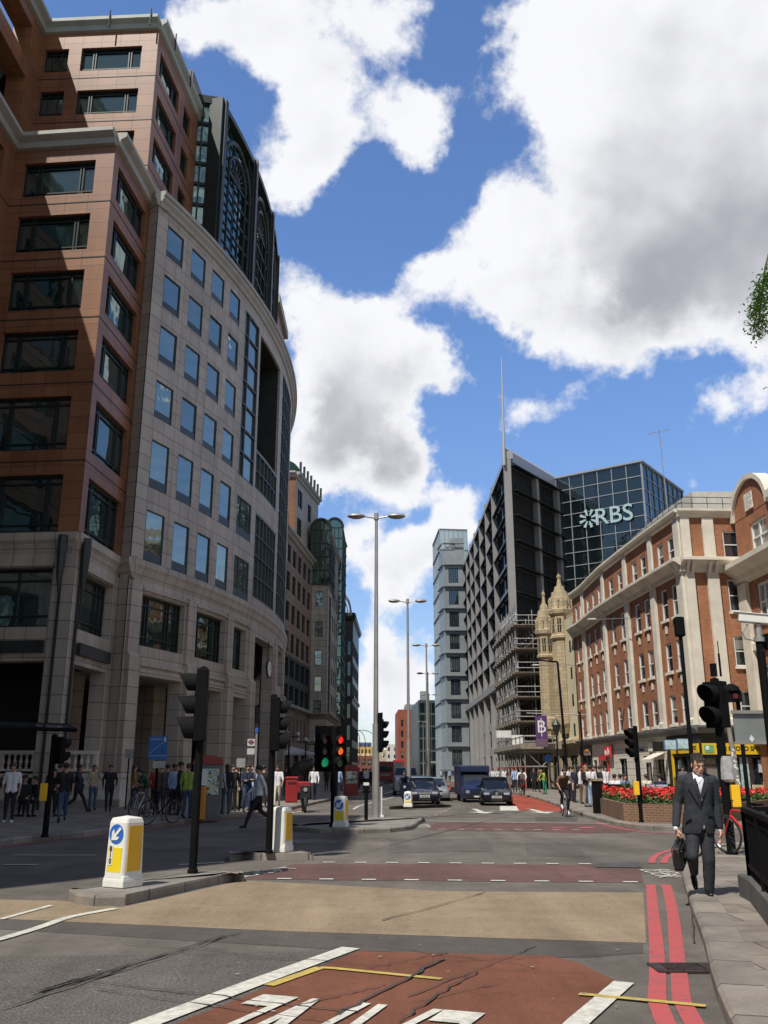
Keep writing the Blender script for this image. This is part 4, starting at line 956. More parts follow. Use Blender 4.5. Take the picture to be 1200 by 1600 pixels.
for p_ in BP+[BR]:
    sweep(p_, -.3 if p_ in (BP[0],BR) else 0, p_.L+.05, MC, M_CREAM, bk, 'cornice'); sweep(p_, -.2 if p_ in (BP[0],BR) else 0, p_.L, PC, M_CREAM, bk, 'parapet'); sweep(p_, -.2 if p_ in (BP[0],BR) else 0, p_.L, SCn, M_LEAD, bk, 'shop_cornice')
for p_, ss in ((BR,(.1,.42,1.45,1.85)),(BP[0],(.15,.5,4.95)),(BP[1],(.25,5.1)),(BP[2],(.25,5.5)),(BP[3],(.25,7.6)),(BP[4],(.25,3.2))):
    for s in ss: sweep(p_, s-.09, s+.09, [(0.15,13.05),(.3,13.1),(.55,13.5),(.7,13.74),(.15,13.74)], M_CREAM, bk, 'bracket')
m = MB(); m.prism([(18.6,53.8),(18.2,58.4),(17.9,63.8),(17.65,69.6),(17.75,77.5),(17.6,81),(30,81),(30,54)], 3.3, 16.9); m.build('core', M_DARK, bk)
m = MB(); m.prism([(19.8,55.3),(19.3,60),(19.1,70),(19.2,80),(30,81),(30,55.3)], 16.9, 18.9); m.build('mansard', P('pale_cladding',(.5,.48,.43),.6,var=.1), bk)
m = MB()
for p_ in BP+[BR]:
    n = max(2, round(p_.L/1.0))
    for j in range(n+1): s = p_.L*j/n; m.tube((*p_.pt(s,-.25),17.1),(*p_.pt(s,-.25),18.0),.02,.02,5)
    for z in (17.6, 18.0): m.tube((*p_.pt(0,-.25),z),(*p_.pt(p_.L,-.25),z),.022,.022,5)
m.build('roof_railing', M_DFR, bk)
# ground floor: rusticated wall and shops
M_RUST = PB('rusticated_render', (.66,.62,.54), (.64,.60,.53), (.25,.23,.2), 40, .45, ms=.02, offset=0, rough=.8, dirt=.12)
facade(BP[1], 0, BP[1].L, .1, 3.72, [(.7,2.2,.1,2.35),(3.1,4.6,.1,2.6)], .4, M_RUST, bk)
facade(BP[2], 0, BP[2].L, .1, 3.72, [(.3,1.4,.1,2.5),(2.9,4.8,.1,2.5)], .4, M_RUST, bk)
facade(BP[3], 0, BP[3].L, .1, 3.72, [(2.0,4.6,.1,2.4),(6.3,7.6,.1,2.5)], .4, M_CREAM, bk)
facade(BP[4], 0, BP[4].L, .1, 3.72, [(.4,3.3,.1,3.0)], .4, P('shop_dark',(.05,.045,.04),.5), bk)
YEL = P('yellow_sign', (.72,.47,.02), .45, var=.04); BLK = P('shop_black', (.02,.02,.02), .4, var=.2)
facade(BP[0], 0, BP[0].L, .1, 3.72, [(.4,1.9,.4,2.45),(2.1,2.9,.1,2.45),(3.1,4.1,.4,2.45)], .3, BLK, bk)
facade(BR, 0, BR.L, .1, 3.72, [(.15,1.0,.1,2.4),(2.1,5.6,.5,2.4)], .3, BLK, bk)
for p_, a, b, c, d in ((BP[1],.7,2.2,.12,2.35),(BP[1],3.1,4.6,.12,2.6),(BP[2],.3,1.4,.12,2.5),(BP[2],2.9,4.8,.12,2.5),(BP[3],2.0,4.6,.12,2.4),(BP[3],6.3,7.6,.12,2.5),(BP[4],.4,3.3,.12,3.0),(BP[0],.4,1.9,.4,2.45),(BP[0],2.1,2.9,.12,2.45),(BP[0],3.1,4.1,.4,2.45),(BR,.15,1.0,.12,2.4),(BR,2.1,5.6,.5,2.4)):
    window(p_, a, b, c, d, .28, bk, M_GB, M_DFR, vs=(.5,) if b-a > 1.3 else (), hs=(.8,), fw=.06, key='shop', name='shop_window')
def fsign(path, s, z, w_, h, mat, name, parent=bk, out=.06, t=.08):
    x, y = path.pt(s, out); m = MB(); m.box(-w_/2,w_/2,-t,0,-h/2,h/2); o = m.build(name, mat, parent, (x,y,z), path.ang(s)); return o
def ftext(path, s, z, body, size, mat, parent=bk, out=.15, sx=1.0, name='lettering', bold=.0):
    x, y = path.pt(s, out); M_ = Matrix.Translation((x,y,z)) @ Matrix.Rotation(path.ang(s),4,'Z') @ UP; return text(body, name, mat, parent, M_, size, .004, sx=sx, bold=bold)
fsign(BP[0], 2.1, 2.9, 4.1, .52, YEL, 'shop_sign'); ftext(BP[0], 1.9, 2.9, 'THE PHOTO SPECIALISTS', .3, BLK, bold=.008, sx=.95)
fsign(BR, .5, 2.85, .9, .62, YEL, 'shop_sign'); fsign(BR, 3.3, 2.85, 4.6, .62, YEL, 'shop_sign', out=.061)
fsign(BR, .42, 2.85, .55, .42, P('sign_green',(.12,.38,.2),.5), 'sign_emblem', out=.143, t=.02); fsign(BR, .33, 2.9, .2, .22, M_WFR, 'sign_emblem', out=.166, t=.02)
ftext(BR, 2.75, 2.85, 'THE PHOTO SPECIALISTS', .34, BLK, bold=.01, sx=1.0, out=.146)
m = MB(); sweep(BP[0], 4.1, 4.25, [(.003,.1),(.12,.1),(.12,3.1),(.003,3.1)], None, None, 'x', mb=m); sweep(BR, 2.3, 5.0, [(.003,.35),(.12,.35),(.12,.46),(.003,.46)], None, None, 'x', mb=m); m.build('yellow_trim', YEL, bk)
for (s, z, w_, h, c) in ((2.5,1.6,.5,1.9,(.35,.5,.5)),(3.6,1.9,.55,.7,(.55,.58,.6)),(4.7,1.7,.5,1.2,(.2,.4,.5)),(3.3,.75,.9,.25,(.5,.45,.3)),(3.8,.95,.6,.2,(.6,.62,.6))):
    fsign(BR, s, z, w_, h, P('poster%d'%int(s*10), c, .5, var=.5, vs=6), 'window_display', out=-.16, t=.03)
fsign(BP[0], .8, 1.2, .5, .35, P('poster_white',(.7,.7,.68),.6,var=.3,vs=9), 'window_display', out=-.16, t=.03); fsign(BP[0], 3.6, 2.0, .6, .5, P('poster_blue',(.35,.5,.55),.6,var=.4,vs=9), 'window_display', out=-.16, t=.03)
for s, p_ in ((4.75,BP[0]),(2.9,BP[0]),(.9,BP[0])):      # projecting box signs
    x, y = p_.pt(s, .65); m = MB(); m.box(-.09,.09,-.38,.38,-.3,.3); o = m.build('projecting_sign', BLK if s > 4 else P('box_sign_blue',(.1,.2,.3),.4), bk, (x,y,3.1 if s > 4 else 3.15), p_.ang(s))
    if s < 4: m = MB(); m.box(-.1,.1,-.34,.34,-.26,.26); m.build('sign_face', P('box_sign_pale',(.45,.6,.66),.4,var=.3,vs=5), o)
ftext(BP[1], 4.75, 3.02, 'deleton', .3, P('navy_letter',(.02,.04,.2),.5), out=.02, bold=.01)
fsign(BP[1], 2.6, 3.15, 1.3, .55, M_WFR, 'notice_board', out=.05, t=.04)
m = MB(); x, y = BP[1].pt(1.45,.0); m.face([(-1.0,0,2.75),(1.0,0,2.75),(.9,-.9,2.35),(-.9,-.9,2.35)]); m.face([(-1.0,0,2.71),(1.0,0,2.71),(.9,-.88,2.31),(-.9,-.88,2.31)]); m.face([(-.9,-.9,2.35),(.9,-.9,2.35),(.9,-.9,2.15),(-.9,-.9,2.15)]); m.build('canopy', M_CREAM, bk, (x,y,0), BP[1].ang(1))
# red bank front
REDS = P('bank_red', (.62,.03,.04), .4, var=.05)
sg = fsign(BP[3], 1.0, 3.05, 1.9, .75, REDS, 'bank_sign', out=.2, t=.12)
x_ = .1; m = MB()
m.lathe([(0,0),(.42,0),(.42,.02),(0,.02)], 20, (0,0,0), sy=.45); o = m.build('bank_emblem', M_WFR, sg); o.location = (.35,-.125,-.08); o.rotation_euler = (R(90),0,0)
m = MB(); m.plate([(.12,.0),(.35,.33),(.4,.1),(.55,.25),(.6,.0)], Matrix.Translation((0,-.15,-.02)), .02); m.build('flame_mark', M_WFR, sg)
m = MB(); 
for k, xx in enumerate((-.75,-.55,-.38)): m.box(xx,xx+.1,-.14,-.12,-.25,.12)
m.build('sign_strokes', M_WFR, sg)
fsign(BP[3], 3.3, 2.62, 2.8, .36, REDS, 'red_fascia', out=.1, t=.1)
for s in (1.85, 4.75): fsign(BP[3], s, 1.3, .14, 2.3, REDS, 'red_post', out=.08, t=.08)
# courier shop sign and pub
sg = fsign(BP[4], 1.0, 3.2, 1.9, .6, P('sign_grey',(.22,.21,.19),.6), 'shop_sign', out=.1); m = MB(); m.box(-.7,.6,-.1,-.085,-.05,.24); m.build('sign_stripe', P('stripe_red',(.6,.06,.03),.5), sg); m = MB(); m.box(-.3,.6,-.115,-.102,.05,.22); m.build('sign_stripe', YEL, sg)
for s in (2.2, 2.9): fsign(BP[4], s, 1.2, .28, 2.2, REDS, 'red_post', out=.06, t=.06)
for s in (1.2, 3.4, 5.2, 6.6):
    p_ = BP[3] if s > 1.5 else BP[1]
# wall mounted street lamps
def wall_lamp(x, y, z, dx, dy, label):
    t = thing('wall_street_lamp', label, 'street lamp', (x,y,z), 0, 'wall mounted street lamps')
    m = MB(); m.path([(0,0,-.6),(0,0,0),(dx*.15,dy*.15,.12),(dx,dy,.1)], .025, 6); m.build('arm', M_LEAD, t)
    m = MB(); a = math.atan2(dy,dx); m.lathe([(0,-.04),(.12,-.03),(.17,.03),(.1,.1),(0,.12)], 12, (0,0,0), sx=2.4); o = m.build('lamp_head', P('lamp_grey',(.5,.5,.48),.4,var=.05), t, (dx,dy,.1), a, smooth=True); return t
q = AT(1026,968,62.5); wall_lamp(17.3, 62.5, q.z, -2.6, .8, 'slim grey lamp on a bracket high on the brick block, the nearer of two')
q = AT(905,1040,80.5); wall_lamp(17.0, 80.8, q.z, -3.4, .6, 'slim pale lamp on a bracket where the brick block meets the turreted stone front')
# ------------------------------------------------ white and brick gabled building at right edge
gb = thing('gabled_building', 'red brick and cream stone building with a curved gable at the right edge', 'building')
GP = Poly((21.46,53.2), (22.05,28), -1)
GP = Poly((21.46,53.2), (22.05,28), 1)
if GP.n.x > 0: GP.n = -GP.n
gh = []
def gwin(a, b, c, d, key): 
    gh.append((a,b,c,d)); window(GP, a, b, c, d, .2, gb, M_GB, M_WFR, vs=(.5,), hs=(.5,), fw=.12, sill=M_CREAM, key=key)
for k in range(4):
    o = 6.2*k
    gwin(2.0+o, 4.2+o, 13.75, 15.6, 'g1'); gwin(2.0+o, 3.6+o, 9.85, 12.0, 'g2'); gwin(1.6+o, 3.6+o, 5.5, 7.4, 'g3')
facade(GP, 0, GP.L, 12.5, 16.6, [h for h in gh if h[2] > 12.4], .3, M_BRICK, gb)
facade(GP, 0, GP.L, 0.1, 12.5, [h for h in gh if h[2] < 12.4]+[(1.5+6.2*k,4.8+6.2*k,.1,3.0) for k in range(4)], .3, M_BRICK, gb)
for k in range(4): window(GP, 1.5+6.2*k, 4.8+6.2*k, .12, 3.0, .25, gb, M_GB, M_DFR, vs=(.5,), fw=.08, key='gs', name='shop_window')
sweep(GP, -.4, GP.L, [(0,12.3),(.3,12.5),(.4,12.8),(1.0,13.2),(1.0,13.5),(.3,13.65),(-.1,13.65),(-.1,12.3)], M_CREAM, gb, 'cornice')
sweep(GP, -.1, GP.L, [(0,8.2),(.2,8.3),(.2,8.7),(0,8.8)], M_CREAM, gb, 'string_course'); sweep(GP, -.1, GP.L, [(0,3.2),(.4,3.4),(.4,3.9),(0,4.2)], M_CREAM, gb, 'shop_cornice')
for s in (-.1, 4.8, 11.0, 17.2): m = MB(); sweep(GP, s, s+1.1, [(.003,4.2),(.25,4.2),(.25,12.3),(.003,12.3)], None, None, 'x', mb=m); m.build('pilaster', M_CREAM, gb)
for k in range(2):                                  # curved gable
    s0 = .1+6.2*k*2; n = 14; m = MB(); m2 = MB()
    cx_ = s0+2.3; pts = [(cx_+2.3*math.cos(math.pi*j/n), 16.2+2.0*math.sin(math.pi*j/n)) for j in range(n+1)]
    def gq(s, z, o): x, y = GP.pt(s, o); return (x, y, z)
    m.face([gq(s,z,.02) for s,z in pts], 0, pts); m.face([gq(s,z,-.5) for s,z in pts], 0, pts)
    gbk = m.build('curved_gable', M_BRICK, gb)
    for (sa,za),(sb,zb) in zip(pts[:-1], pts[1:]):
        va = Vector((sa-cx_,za-16.2)).normalized()*.3; vb_ = Vector((sb-cx_,zb-16.2)).normalized()*.3
        A_ = [gq(sa,za,.2),gq(sb,zb,.2),gq(sb+vb_.x,zb+vb_.y,.2),gq(sa+va.x,za+va.y,.2)]; B_ = [gq(sa,za,-.6),gq(sb,zb,-.6),gq(sb+vb_.x,zb+vb_.y,-.6),gq(sa+va.x,za+va.y,-.6)]
        m2.face(A_); m2.face(B_)
        for i in range(4): m2.face([A_[i],B_[i],B_[(i+1)%4],A_[(i+1)%4]])
    m2.build('coping', M_CREAM, gbk)
    fsign(GP, cx_, 16.9, 1.0, 1.0, P('carved_stone',(.6,.57,.5),.8,var=.5,vs=7,bump=1.0,bs=8), 'carved_panel', gbk, out=.04)
m = MB(); m.prism([(21.9,53.1),(22.5,28),(36,28),(36,53.1)], 0.1, 16.2); m.build('core', M_BRICK, gb)
m = MB(); sweep(GP, 5, GP.L, [(0,16.2),(.3,16.3),(.3,16.7),(-.3,16.8),(-.3,16.2)], None, None, 'x', mb=m); m.build('parapet', M_CREAM, gb)
# ------------------------------------------------ turreted stone front
ts = thing('turreted_stone_building', 'cream stone building with two carved octagonal turrets beside the scaffolding', 'building')
M_SAND = PB('carved_sandstone', (.52,.42,.27), (.46,.37,.24), (.22,.17,.11), .7, .32, ms=.012, offset=.5, rough=.85, dirt=.3, ds=1.2, speck=.1)
M_BUFF = P('buff_render', (.60,.53,.36), .8, var=.12, vs=.7)
TP = Poly((17.05,81.1), (16.35,92), -1)
th = [(a,a+.55,c,c+1.1) for a in (1.0,3.4,5.4) for c in (4.6,7.2,9.6,12.0)]
facade(TP, 0, 7.2, 4.0, 15.2, th, .2, M_BUFF, ts)
for h in th: window(TP, *h, .12, ts, M_GB, M_DFR, vs=(), fw=.05, key='t')
facade(TP, 7.2, TP.L, 4.0, 13.5, [(8.6,9.4,5,7),(8.6,9.4,9,11)], .2, M_SAND, ts)
for h in ((8.6,9.4,5,7),(8.6,9.4,9,11)): window(TP, *h, .12, ts, M_GB, M_DFR, vs=(.5,), fw=.05, key='t2')
facade(TP, 0, TP.L, .1, 4.0, [(1,3.4,.1,3),(4.4,6.6,.1,3),(8.4,10,.1,3)], .3, M_SAND, ts)
for h in ((1,3.4,.12,3),(4.4,6.6,.12,3),(8.4,10,.12,3)): window(TP, *h, .25, ts, M_GB, M_DFR, vs=(.5,), hs=(.8,), fw=.08, key='t3', name='shop_window')
sweep(TP, 0, TP.L, [(0,3.9),(.5,4.0),(.5,4.3),(0,4.5)], M_SAND, ts, 'ledge')
m = MB(); sweep(TP, 6.9, TP.L, [(0.003,4.5),(.9,4.6),(.9,4.8),(.003,4.8)], None, None, 'x', mb=m); sweep(TP, 6.9, TP.L, [(0.5,5.5),(.9,5.5),(.9,5.65),(.5,5.65)], None, None, 'x', mb=m)
for j in range(12): x, y = TP.pt(7.1+.3*j,.75); m.lathe([(.07,4.8),(.04,5.0),(.08,5.2),(.05,5.5)], 6, (x,y,0))
m.build('balcony', M_SAND, ts)
def turret(x, y, r, z0, zs, zt, parent):
    m = MB(); n = 8
    m.lathe([(r*.55,z0-1.6),(r*.9,z0-.8),(r*.95,z0),(r*.85,z0+.2),(r*.85,zs-3.2),(r*1.05,zs-3.0),(r*1.05,zs-2.8),(r*.92,zs-2.7),(r*.92,zs-.9),(r*1.12,zs-.7),(r*1.18,zs-.35),(r*1.05,zs-.2),(r*1.02,zs)], n, (x,y,0))
    h = zt-zs
    m.lathe([(r*1.02,zs),(r*.98,zs+h*.25),(r*.8,zs+h*.27),(r*.72,zs+h*.42),(r*.52,zs+h*.44),(r*.42,zs+h*.58),(r*.25,zs+h*.6),(r*.14,zs+h*.8),(r*.2,zs+h*.84),(r*.2,zs+h*.9),(r*.05,zs+h*.93),(0,zt)], n, (x,y,0))
    for k in range(8):                              # little pinnacles round the dome
        a = 2*math.pi*(k+.5)/8; px, py = x+r*1.0*math.cos(a), y+r*1.0*math.sin(a); m.lathe([(.09,zs-.2),(.09,zs+.5),(.13,zs+.52),(.0,zs+.95)], 6, (px,py,0))
    o = m.build('turret', M_SAND, parent)
    m = MB()
    for k in range(8):
        a = 2*math.pi*(k+.5)/8; M_ = Matrix.Translation((x,y,0)) @ Matrix.Rotation(a,4,'Z')
        m.box(r*.82,r*.872,-.17,.17,zs-2.45,zs-1.15,0,M_)
    m.build('turret_opening', M_DARK, o)
    m = MB()
    for k in range(8):
        a = 2*math.pi*(k+.5)/8; M_ = Matrix.Translation((x,y,0)) @ Matrix.Rotation(a,4,'Z'); m.box(r*.872,r*.9,-.03,.03,zs-2.45,zs-1.15,0,M_); m.box(r*.872,r*.9,-.17,.17,zs-1.8,zs-1.74,0,M_)
    m.build('tracery', M_SAND, o)
turret(16.75, 84.8, 1.05, 6.5, 16.6, 20.0, ts); turret(16.05, 89.6, .88, 6.5, 15.4, 19.3, ts)
m = MB(); m.prism([(17.5,81.2),(16.8,92),(28,92),(28,81.2)], .2, 14.8); m.build('core', M_BUFF, ts)
m = MB(); m.prism([(17.2,82),(16.9,86),(20,86),(20,82)], 14.8, 15.6); m.build('roof_step', M_SAND, ts)
# ------------------------------------------------ scaffolded building
sb = thing('scaffolded_building', 'dark building hidden behind pole scaffolding and sheeting next to the stone turrets', 'building')
SP = Poly((16.3,92.1), (16.3,111.5), -1)
sh = [(1+3.2*k,3+3.2*k,c,c+1.9) for k in range(6) for c in (5,8.2,11.4)]
facade(SP, 0, SP.L, .1, 15.5, sh, .3, P('old_brown_brick',(.16,.12,.09),.9,var=.3), sb)
for h in sh: window(SP, *h, .2, sb, M_GB, M_DFR, vs=(.5,), hs=(.5,), fw=.08, key='s')
m = MB(); m.box(16.7,26,92.2,111.5,.1,15.4); m.build('core', M_DARK, sb)
sf = thing('scaffolding', 'grey steel tube scaffolding with timber boards wrapped around the dark building, four lifts high', 'scaffolding')
TUB = P('scaffold_tube', (.34,.33,.31), .5, .5, var=.25, vs=1); BRD = P('scaffold_board', (.27,.23,.18), .9, var=.3, vs=2)
m = MB(); xs_ = (13.4, 15.2); lifts = [3.9,6.3,8.7,11.1,13.5,15.9]
for y in [92+2.1*k for k in range(9)]:
    top = 17.6-.06*(y-92) 
    for x in xs_:
        m.tube((x,y,.1),(x,y,top),.05,.05,6)
    for z in lifts: m.tube((xs_[0]-.3,y,z),(16.2,y,z),.045,.045,5)
for z in lifts:
    for dz in (0,.55,1.1): m.tube((xs_[0],91.6,z+dz),(xs_[0],109.6,z+dz),.045,.045,5)
    m.tube((xs_[1],91.6,z),(xs_[1],109.6,z),.045,.045,5)
    for dz in (0,.55,1.1): m.tube((xs_[0]-.2,91.7,z+dz),(16.2,91.7,z+dz),.045,.045,5)
for k in range(8):
    y = 92+2.1*k
    for i, z in enumerate(lifts[:-1]):
        if (i+k) % 2: m.tube((xs_[0],y,z),(xs_[0],y+2.1,z+2.4),.04,.04,5)
        else: m.tube((xs_[0],y+2.1,z),(xs_[0],y,z+2.4),.04,.04,5)
    m.tube((xs_[0]+.2,y+1,17.0-.06*(y-92)),(xs_[0]+.2,y+1,18.8+random.uniform(-.5,.6)),.04,.04,5)
m.build('tubes', TUB, sf)
for z in lifts:
    m = MB(); m.box(13.2,16.0,91.4,109.8,z+.05,z+.12); m.box(13.18,13.24,91.4,109.8,z+.12,z+.34); m.build('board_lift', BRD, sf)
SHT = P('grey_sheeting',(.36,.36,.37),.6,var=.3,vs=1.5)
for k in range(8):
    for i, z in enumerate(lifts[1:]):
        if random.random() < .75:
            m = MB(); y = 92+2.1*k; n = 4
            for a in range(n):
                for b in range(n):
                    f = lambda i_, j_: (13.62+.12*math.sin(i_*2.1+k)*math.cos(j_*1.7+z), y+2.05*i_/n, z+.2+2.1*j_/n)
                    m.face([f(a,b),f(a+1,b),f(a+1,b+1),f(a,b+1)])
            m.build('debris_sheet', SHT, sf)
# gantry over the pavement
gy0, gy1 = 79.5, 99
ga = thing('scaffold_gantry', 'timber decked scaffold gantry over the pavement under the grey scaffolding', 'scaffolding')
m = MB()
for y in [gy0+2.6*k for k in range(8)]:
    for x in (12.0, 14.9): m.tube((x,y,.12),(x,y,4.6),.05,.05,6)
    m.tube((12,y,3.3),(15,y,3.3),.05,.05,6); m.tube((12,y,1.2 if y > 81 else 2.1),(12,y+2.4,3.3),.04,.04,5)
for z in (2.0,3.3,3.9,4.5):
    m.tube((12,gy0,z),(12,gy1,z),.05,.05,6); m.tube((14.9,gy0,z),(14.9,gy1,z),.05,.05,6); m.tube((12,gy0,z),(14.9,gy0,z),.05,.05,6)
m.tube((12,gy0,3.3),(13.4,gy0,2.0),.04,.04,5); m.tube((14.9,gy0,3.3),(13.4,gy0,2.0),.04,.04,5)
m.build('tubes', TUB, ga)
m = MB(); m.box(11.7,15.1,gy0-.3,gy1+.3,3.38,3.5); m.box(11.66,11.72,gy0-.3,gy1+.3,3.5,3.85); m.box(11.7,15.1,gy0-.35,gy0-.3,3.45,3.85); m.build('deck', BRD, ga)
for y in [gy0+2.6*k for k in range(8)]:
    for z in (.3,.8,1.3,1.8): m = MB(); m.tube((12.0,y,z),(12.0,y,z+.25),.065,.065,8); m.build('red_band', P('hazard_red',(.55,.05,.04),.5), ga)
# purple banner
bn = thing('purple_banner', 'purple banner with a white letter B hanging on a pole beside the scaffolding', 'banner')
bq = AT(846,1140,78)
m = MB(); m.box(bq.x-.5,bq.x+.5,77.98,78.02,bq.z-.75,bq.z+1.15); cb = m.build('cloth', P('purple_cloth',(.085,.035,.14),.8,var=.2,vs=2), bn)
m = MB(); m.box(bq.x-.5,bq.x+.5,77.98,78.02,bq.z-1.4,bq.z-.76); m.build('lower_panel', P('mauve_cloth',(.13,.08,.12),.8,var=.3,vs=2), cb)
text('B', 'banner_letter', M_WFR, cb, Matrix.Translation((bq.x,77.96,bq.z+.2)) @ UP, 1.45, .006)
m = MB(); m.box(bq.x-.035,bq.x+.035,77.945,77.97,bq.z-.55,bq.z+.95); m.build('banner_stroke', M_WFR, cb)
m = MB(); m.tube((bq.x-1.2,78,bq.z+1.35),(17.4,78,bq.z+1.2),.05,.05,8); m.build('pole', TUB, bn)
# white boards on the scaffold
for (u, v, Y, w_, h, lab) in ((787,1147,95,1.5,.7,'small white board on the far corner of the scaffold gantry'),(808,1156,90,1.1,.9,'white board with a dark cross bar tied to the scaffold gantry')):
    q = AT(u,v,Y); m = MB(); m.box(q.x-w_/2,q.x+w_/2,Y-.03,Y+.03,q.z-h/2,q.z+h/2); o = m.build('white_board', P('board_white',(.7,.7,.68),.6,var=.15,vs=3)); tag(o, lab, 'sign')
# ------------------------------------------------ tall office building with piers
rb = thing('pier_office_tower', 'tall grey office building with stone piers, dark sunshades and a mast at its corner', 'office building')
M_PIER = P('grey_pier_stone', (.27,.262,.255), .6, var=.1, vs=.5)
M_GR = GL('tower_glass', (.6,.68,.76), .26, .02, (.022,.028,.034), wav=.02, blinds=(.10,.11,.12))
RS = Poly((16.3,112), (16.3,178), -1); RF = Poly((16.3,112), (24.8,123.8), 1)
if RF.n.y > 0: RF.n = -RF.n
M_SPN = P('tower_spandrel', (.13,.135,.15), .4, .3, var=.15)
M_GRF = GL('tower_front_glass', (.6,.68,.78), .34, .02, (.055,.068,.085), wav=.01, blinds=(.08,.09,.105))
PS = [0,14.3,23.1,32.2,41,49,57,65.5]
zt = 42.3
for p_, ss in ((RS,PS),(RF,[7.3,13.9])):
    for s in ss: sweep(p_, s-.38, s+.38, [(-.3,0.1),(.6,.1),(.6,zt-.6 if p_ is RS else 40.6),(-.3,zt-.6 if p_ is RS else 40.6)], M_PIER, rb, 'pier')
for s0, s1 in zip(PS[:-1], PS[1:]):
    a, b = s0+.39, s1-.39; nb = 2 if b-a > 10 else 1
    holes = []
    for k in range(9):
        z = 13.6+3.38*k; q = (b-a)/nb
        if k < 8:
            for j in range(nb): holes.append((a+q*j+.35, a+q*(j+1)-.35, z+1.0, z+3.0))
    holes.append((a+.5,b-.5,1.0,3.8)); holes.append((a+.8,b-.8,5.0,7.4)); holes.append((a+.8,b-.8,8.6,12.4))
    facade(RS, a, b, 13.2, 41.0, [h for h in holes if h[2] > 13], .35, M_SPN, rb); facade(RS, a, b, .1, 13.2, [h for h in holes if h[2] < 13], .35, M_PIER, rb)
    for h in holes: window(RS, *h, .25, rb, M_GR, M_DFR, vs=(.25,.5,.75), hs=(.5,) if h[3]-h[2] > 3 else (), fw=.12, key='rs')
    for k in range(8):
        m = MB(); z = 13.6+3.38*k+3.15
        sweep(RS, a, b, [(.05,z),(.62,z-.1),(.62,z),(.05,z+.1)], None, None, 'x', mb=m)
        for j in range(3): sweep(RS, a+(b-a)*(j+.5)/3-.05, a+(b-a)*(j+.5)/3+.05, [(.003,z-.7),(.55,z-.11),(.003,z-.1)], None, None, 'x', mb=m)
        m.build('sunshade', M_DFR, rb)
holes = []
for a, b in ((.6,6.7),(7.9,13.3)):
    for k in range(9): holes.append((a, b, 9.9+3.38*k+.25, 9.9+3.38*k+3.1))
facade(RF, 0, RF.L, .1, 41.2, holes, .3, M_SPN, rb)
for h in holes: window(RF, *h, .2, rb, M_GRF, M_DFR, vs=(.5,), hs=(.3,.65), fw=.08, key='rf')
for k in range(10):
    z = 9.9+3.38*k-.1; sweep(RF, .3, RF.L-.3, [(.02,z),(1.0,z-.1),(1.0,z+.02),(.02,z+.15)], M_DFR, rb, 'sunshade')
m = MB(); m.prism([(16.8,112.9),(24.6,123.8),(40,140),(40,178),(16.8,178)], .1, 41.0); m.build('core', M_DARK, rb)
m = MB(); sweep(RS, -.4, 66, [(-.6,41.0),(.25,41.0),(.25,42.0),(-.6,42.2)], None, None, 'x', mb=m); sweep(RF, -.2, RF.L, [(-.8,40.9),(.15,40.9),(.05,42.3),(-.8,43.2)], None, None, 'x', mb=m); m.build('roof_edge', P('pale_metal',(.33,.34,.36),.45,.3,var=.1,vs=.3), rb)
m = MB(); sweep(RS, 0, 66, [(.76,12.6),(-.2,12.6),(-.2,13.5),(.8,13.5)], None, None, 'x', mb=m); m.build('ledge', M_PIER, rb)
ms = thing('corner_mast', 'slender tall mast rising above the corner of the pier fronted office tower', 'mast')
m = MB(); m.tube((15.7,111.4,40),(15.9,111.4,55.4),.22,.06,8); m.build('spar', P('mast_grey',(.45,.46,.48),.4,.4,var=.05), ms)
m = MB(); m.tube((15.7,111.4,40.5),(16.4,112.2,40.5),.15,.15,6); m.build('bracket', P('mast_grey',(.45,.46,.48),.4), ms)
# ------------------------------------------------ glass block with the RBS sign
gk = thing('glass_sign_block', 'dark glass block with a fine white grid carrying large pale RBS letters', 'office building')
QF = Poly((24.8,123.6), (35,116.2), 1); QS = Poly((35,116.2), (45,130), 1)
for q_ in (QF, QS):
    if q_ is QF and q_.n.y > 0: q_.n = -q_.n
    if q_ is QS and q_.n.x < 0: q_.n = -q_.n
WG = P('white_grid', (.34,.36,.38), .4, .3, var=.05)
M_GQ = GL('sign_block_glass', (.5,.64,.68), .18, .02, (.012,.02,.024))
zq = 42.1
for q_, nv in ((QF,6),(QS,8)):
    m = MB(); m.face([(*q_.pt(0),.1),(*q_.pt(q_.L),.1),(*q_.pt(q_.L),zq),(*q_.pt(0),zq)]); g_ = m.build('glass_wall', M_GQ, gk)
    m = MB()
    for j in range(nv+1): s = q_.L*j/nv; sweep(q_, s-.05, s+.05, [(.01,10),(.16,10),(.16,zq),(.01,zq)], None, None, 'x', mb=m)
    for k in range(18): z = zq-.05-1.86*k; sweep(q_, 0, q_.L, [(.012,z-.05),(.11,z-.05),(.11,z+.05),(.012,z+.05)], None, None, 'x', mb=m)
    sweep(q_, -.2, q_.L+.2, [(-.3,zq),(.3,zq),(.3,zq+.25),(-.3,zq+.25)], None, None, 'x', mb=m)
    m.build('glazing_grid', WG, g_)
m = MB(); m.prism([(25.4,123.6),(34.9,116.9),(44.6,130.4),(34,138)], .1, zq-.1); m.build('core', P('blinded_interior',(.05,.055,.06),.8,var=.5,vs=.35), gk)
M_SGN = P('sign_pale_blue', (.36,.50,.53), .5, var=.03)
def onQ(u, v): 
    x, y, z = ray(u, v); d = QF.d; det = x*(-d.y)+d.x*y; t = (QF.a.x*(-d.y)+d.x*QF.a.y)/det; s = (x*t-QF.a.x)*d.x+(y*t-QF.a.y)*d.y
    return s, CAMH+z*t
s0, z0 = onQ(937,810); s1, z1 = onQ(984,802)
sg = thing('rbs_sign', 'pale blue RBS lettering with a daisy wheel emblem on the dark glass block', 'sign')
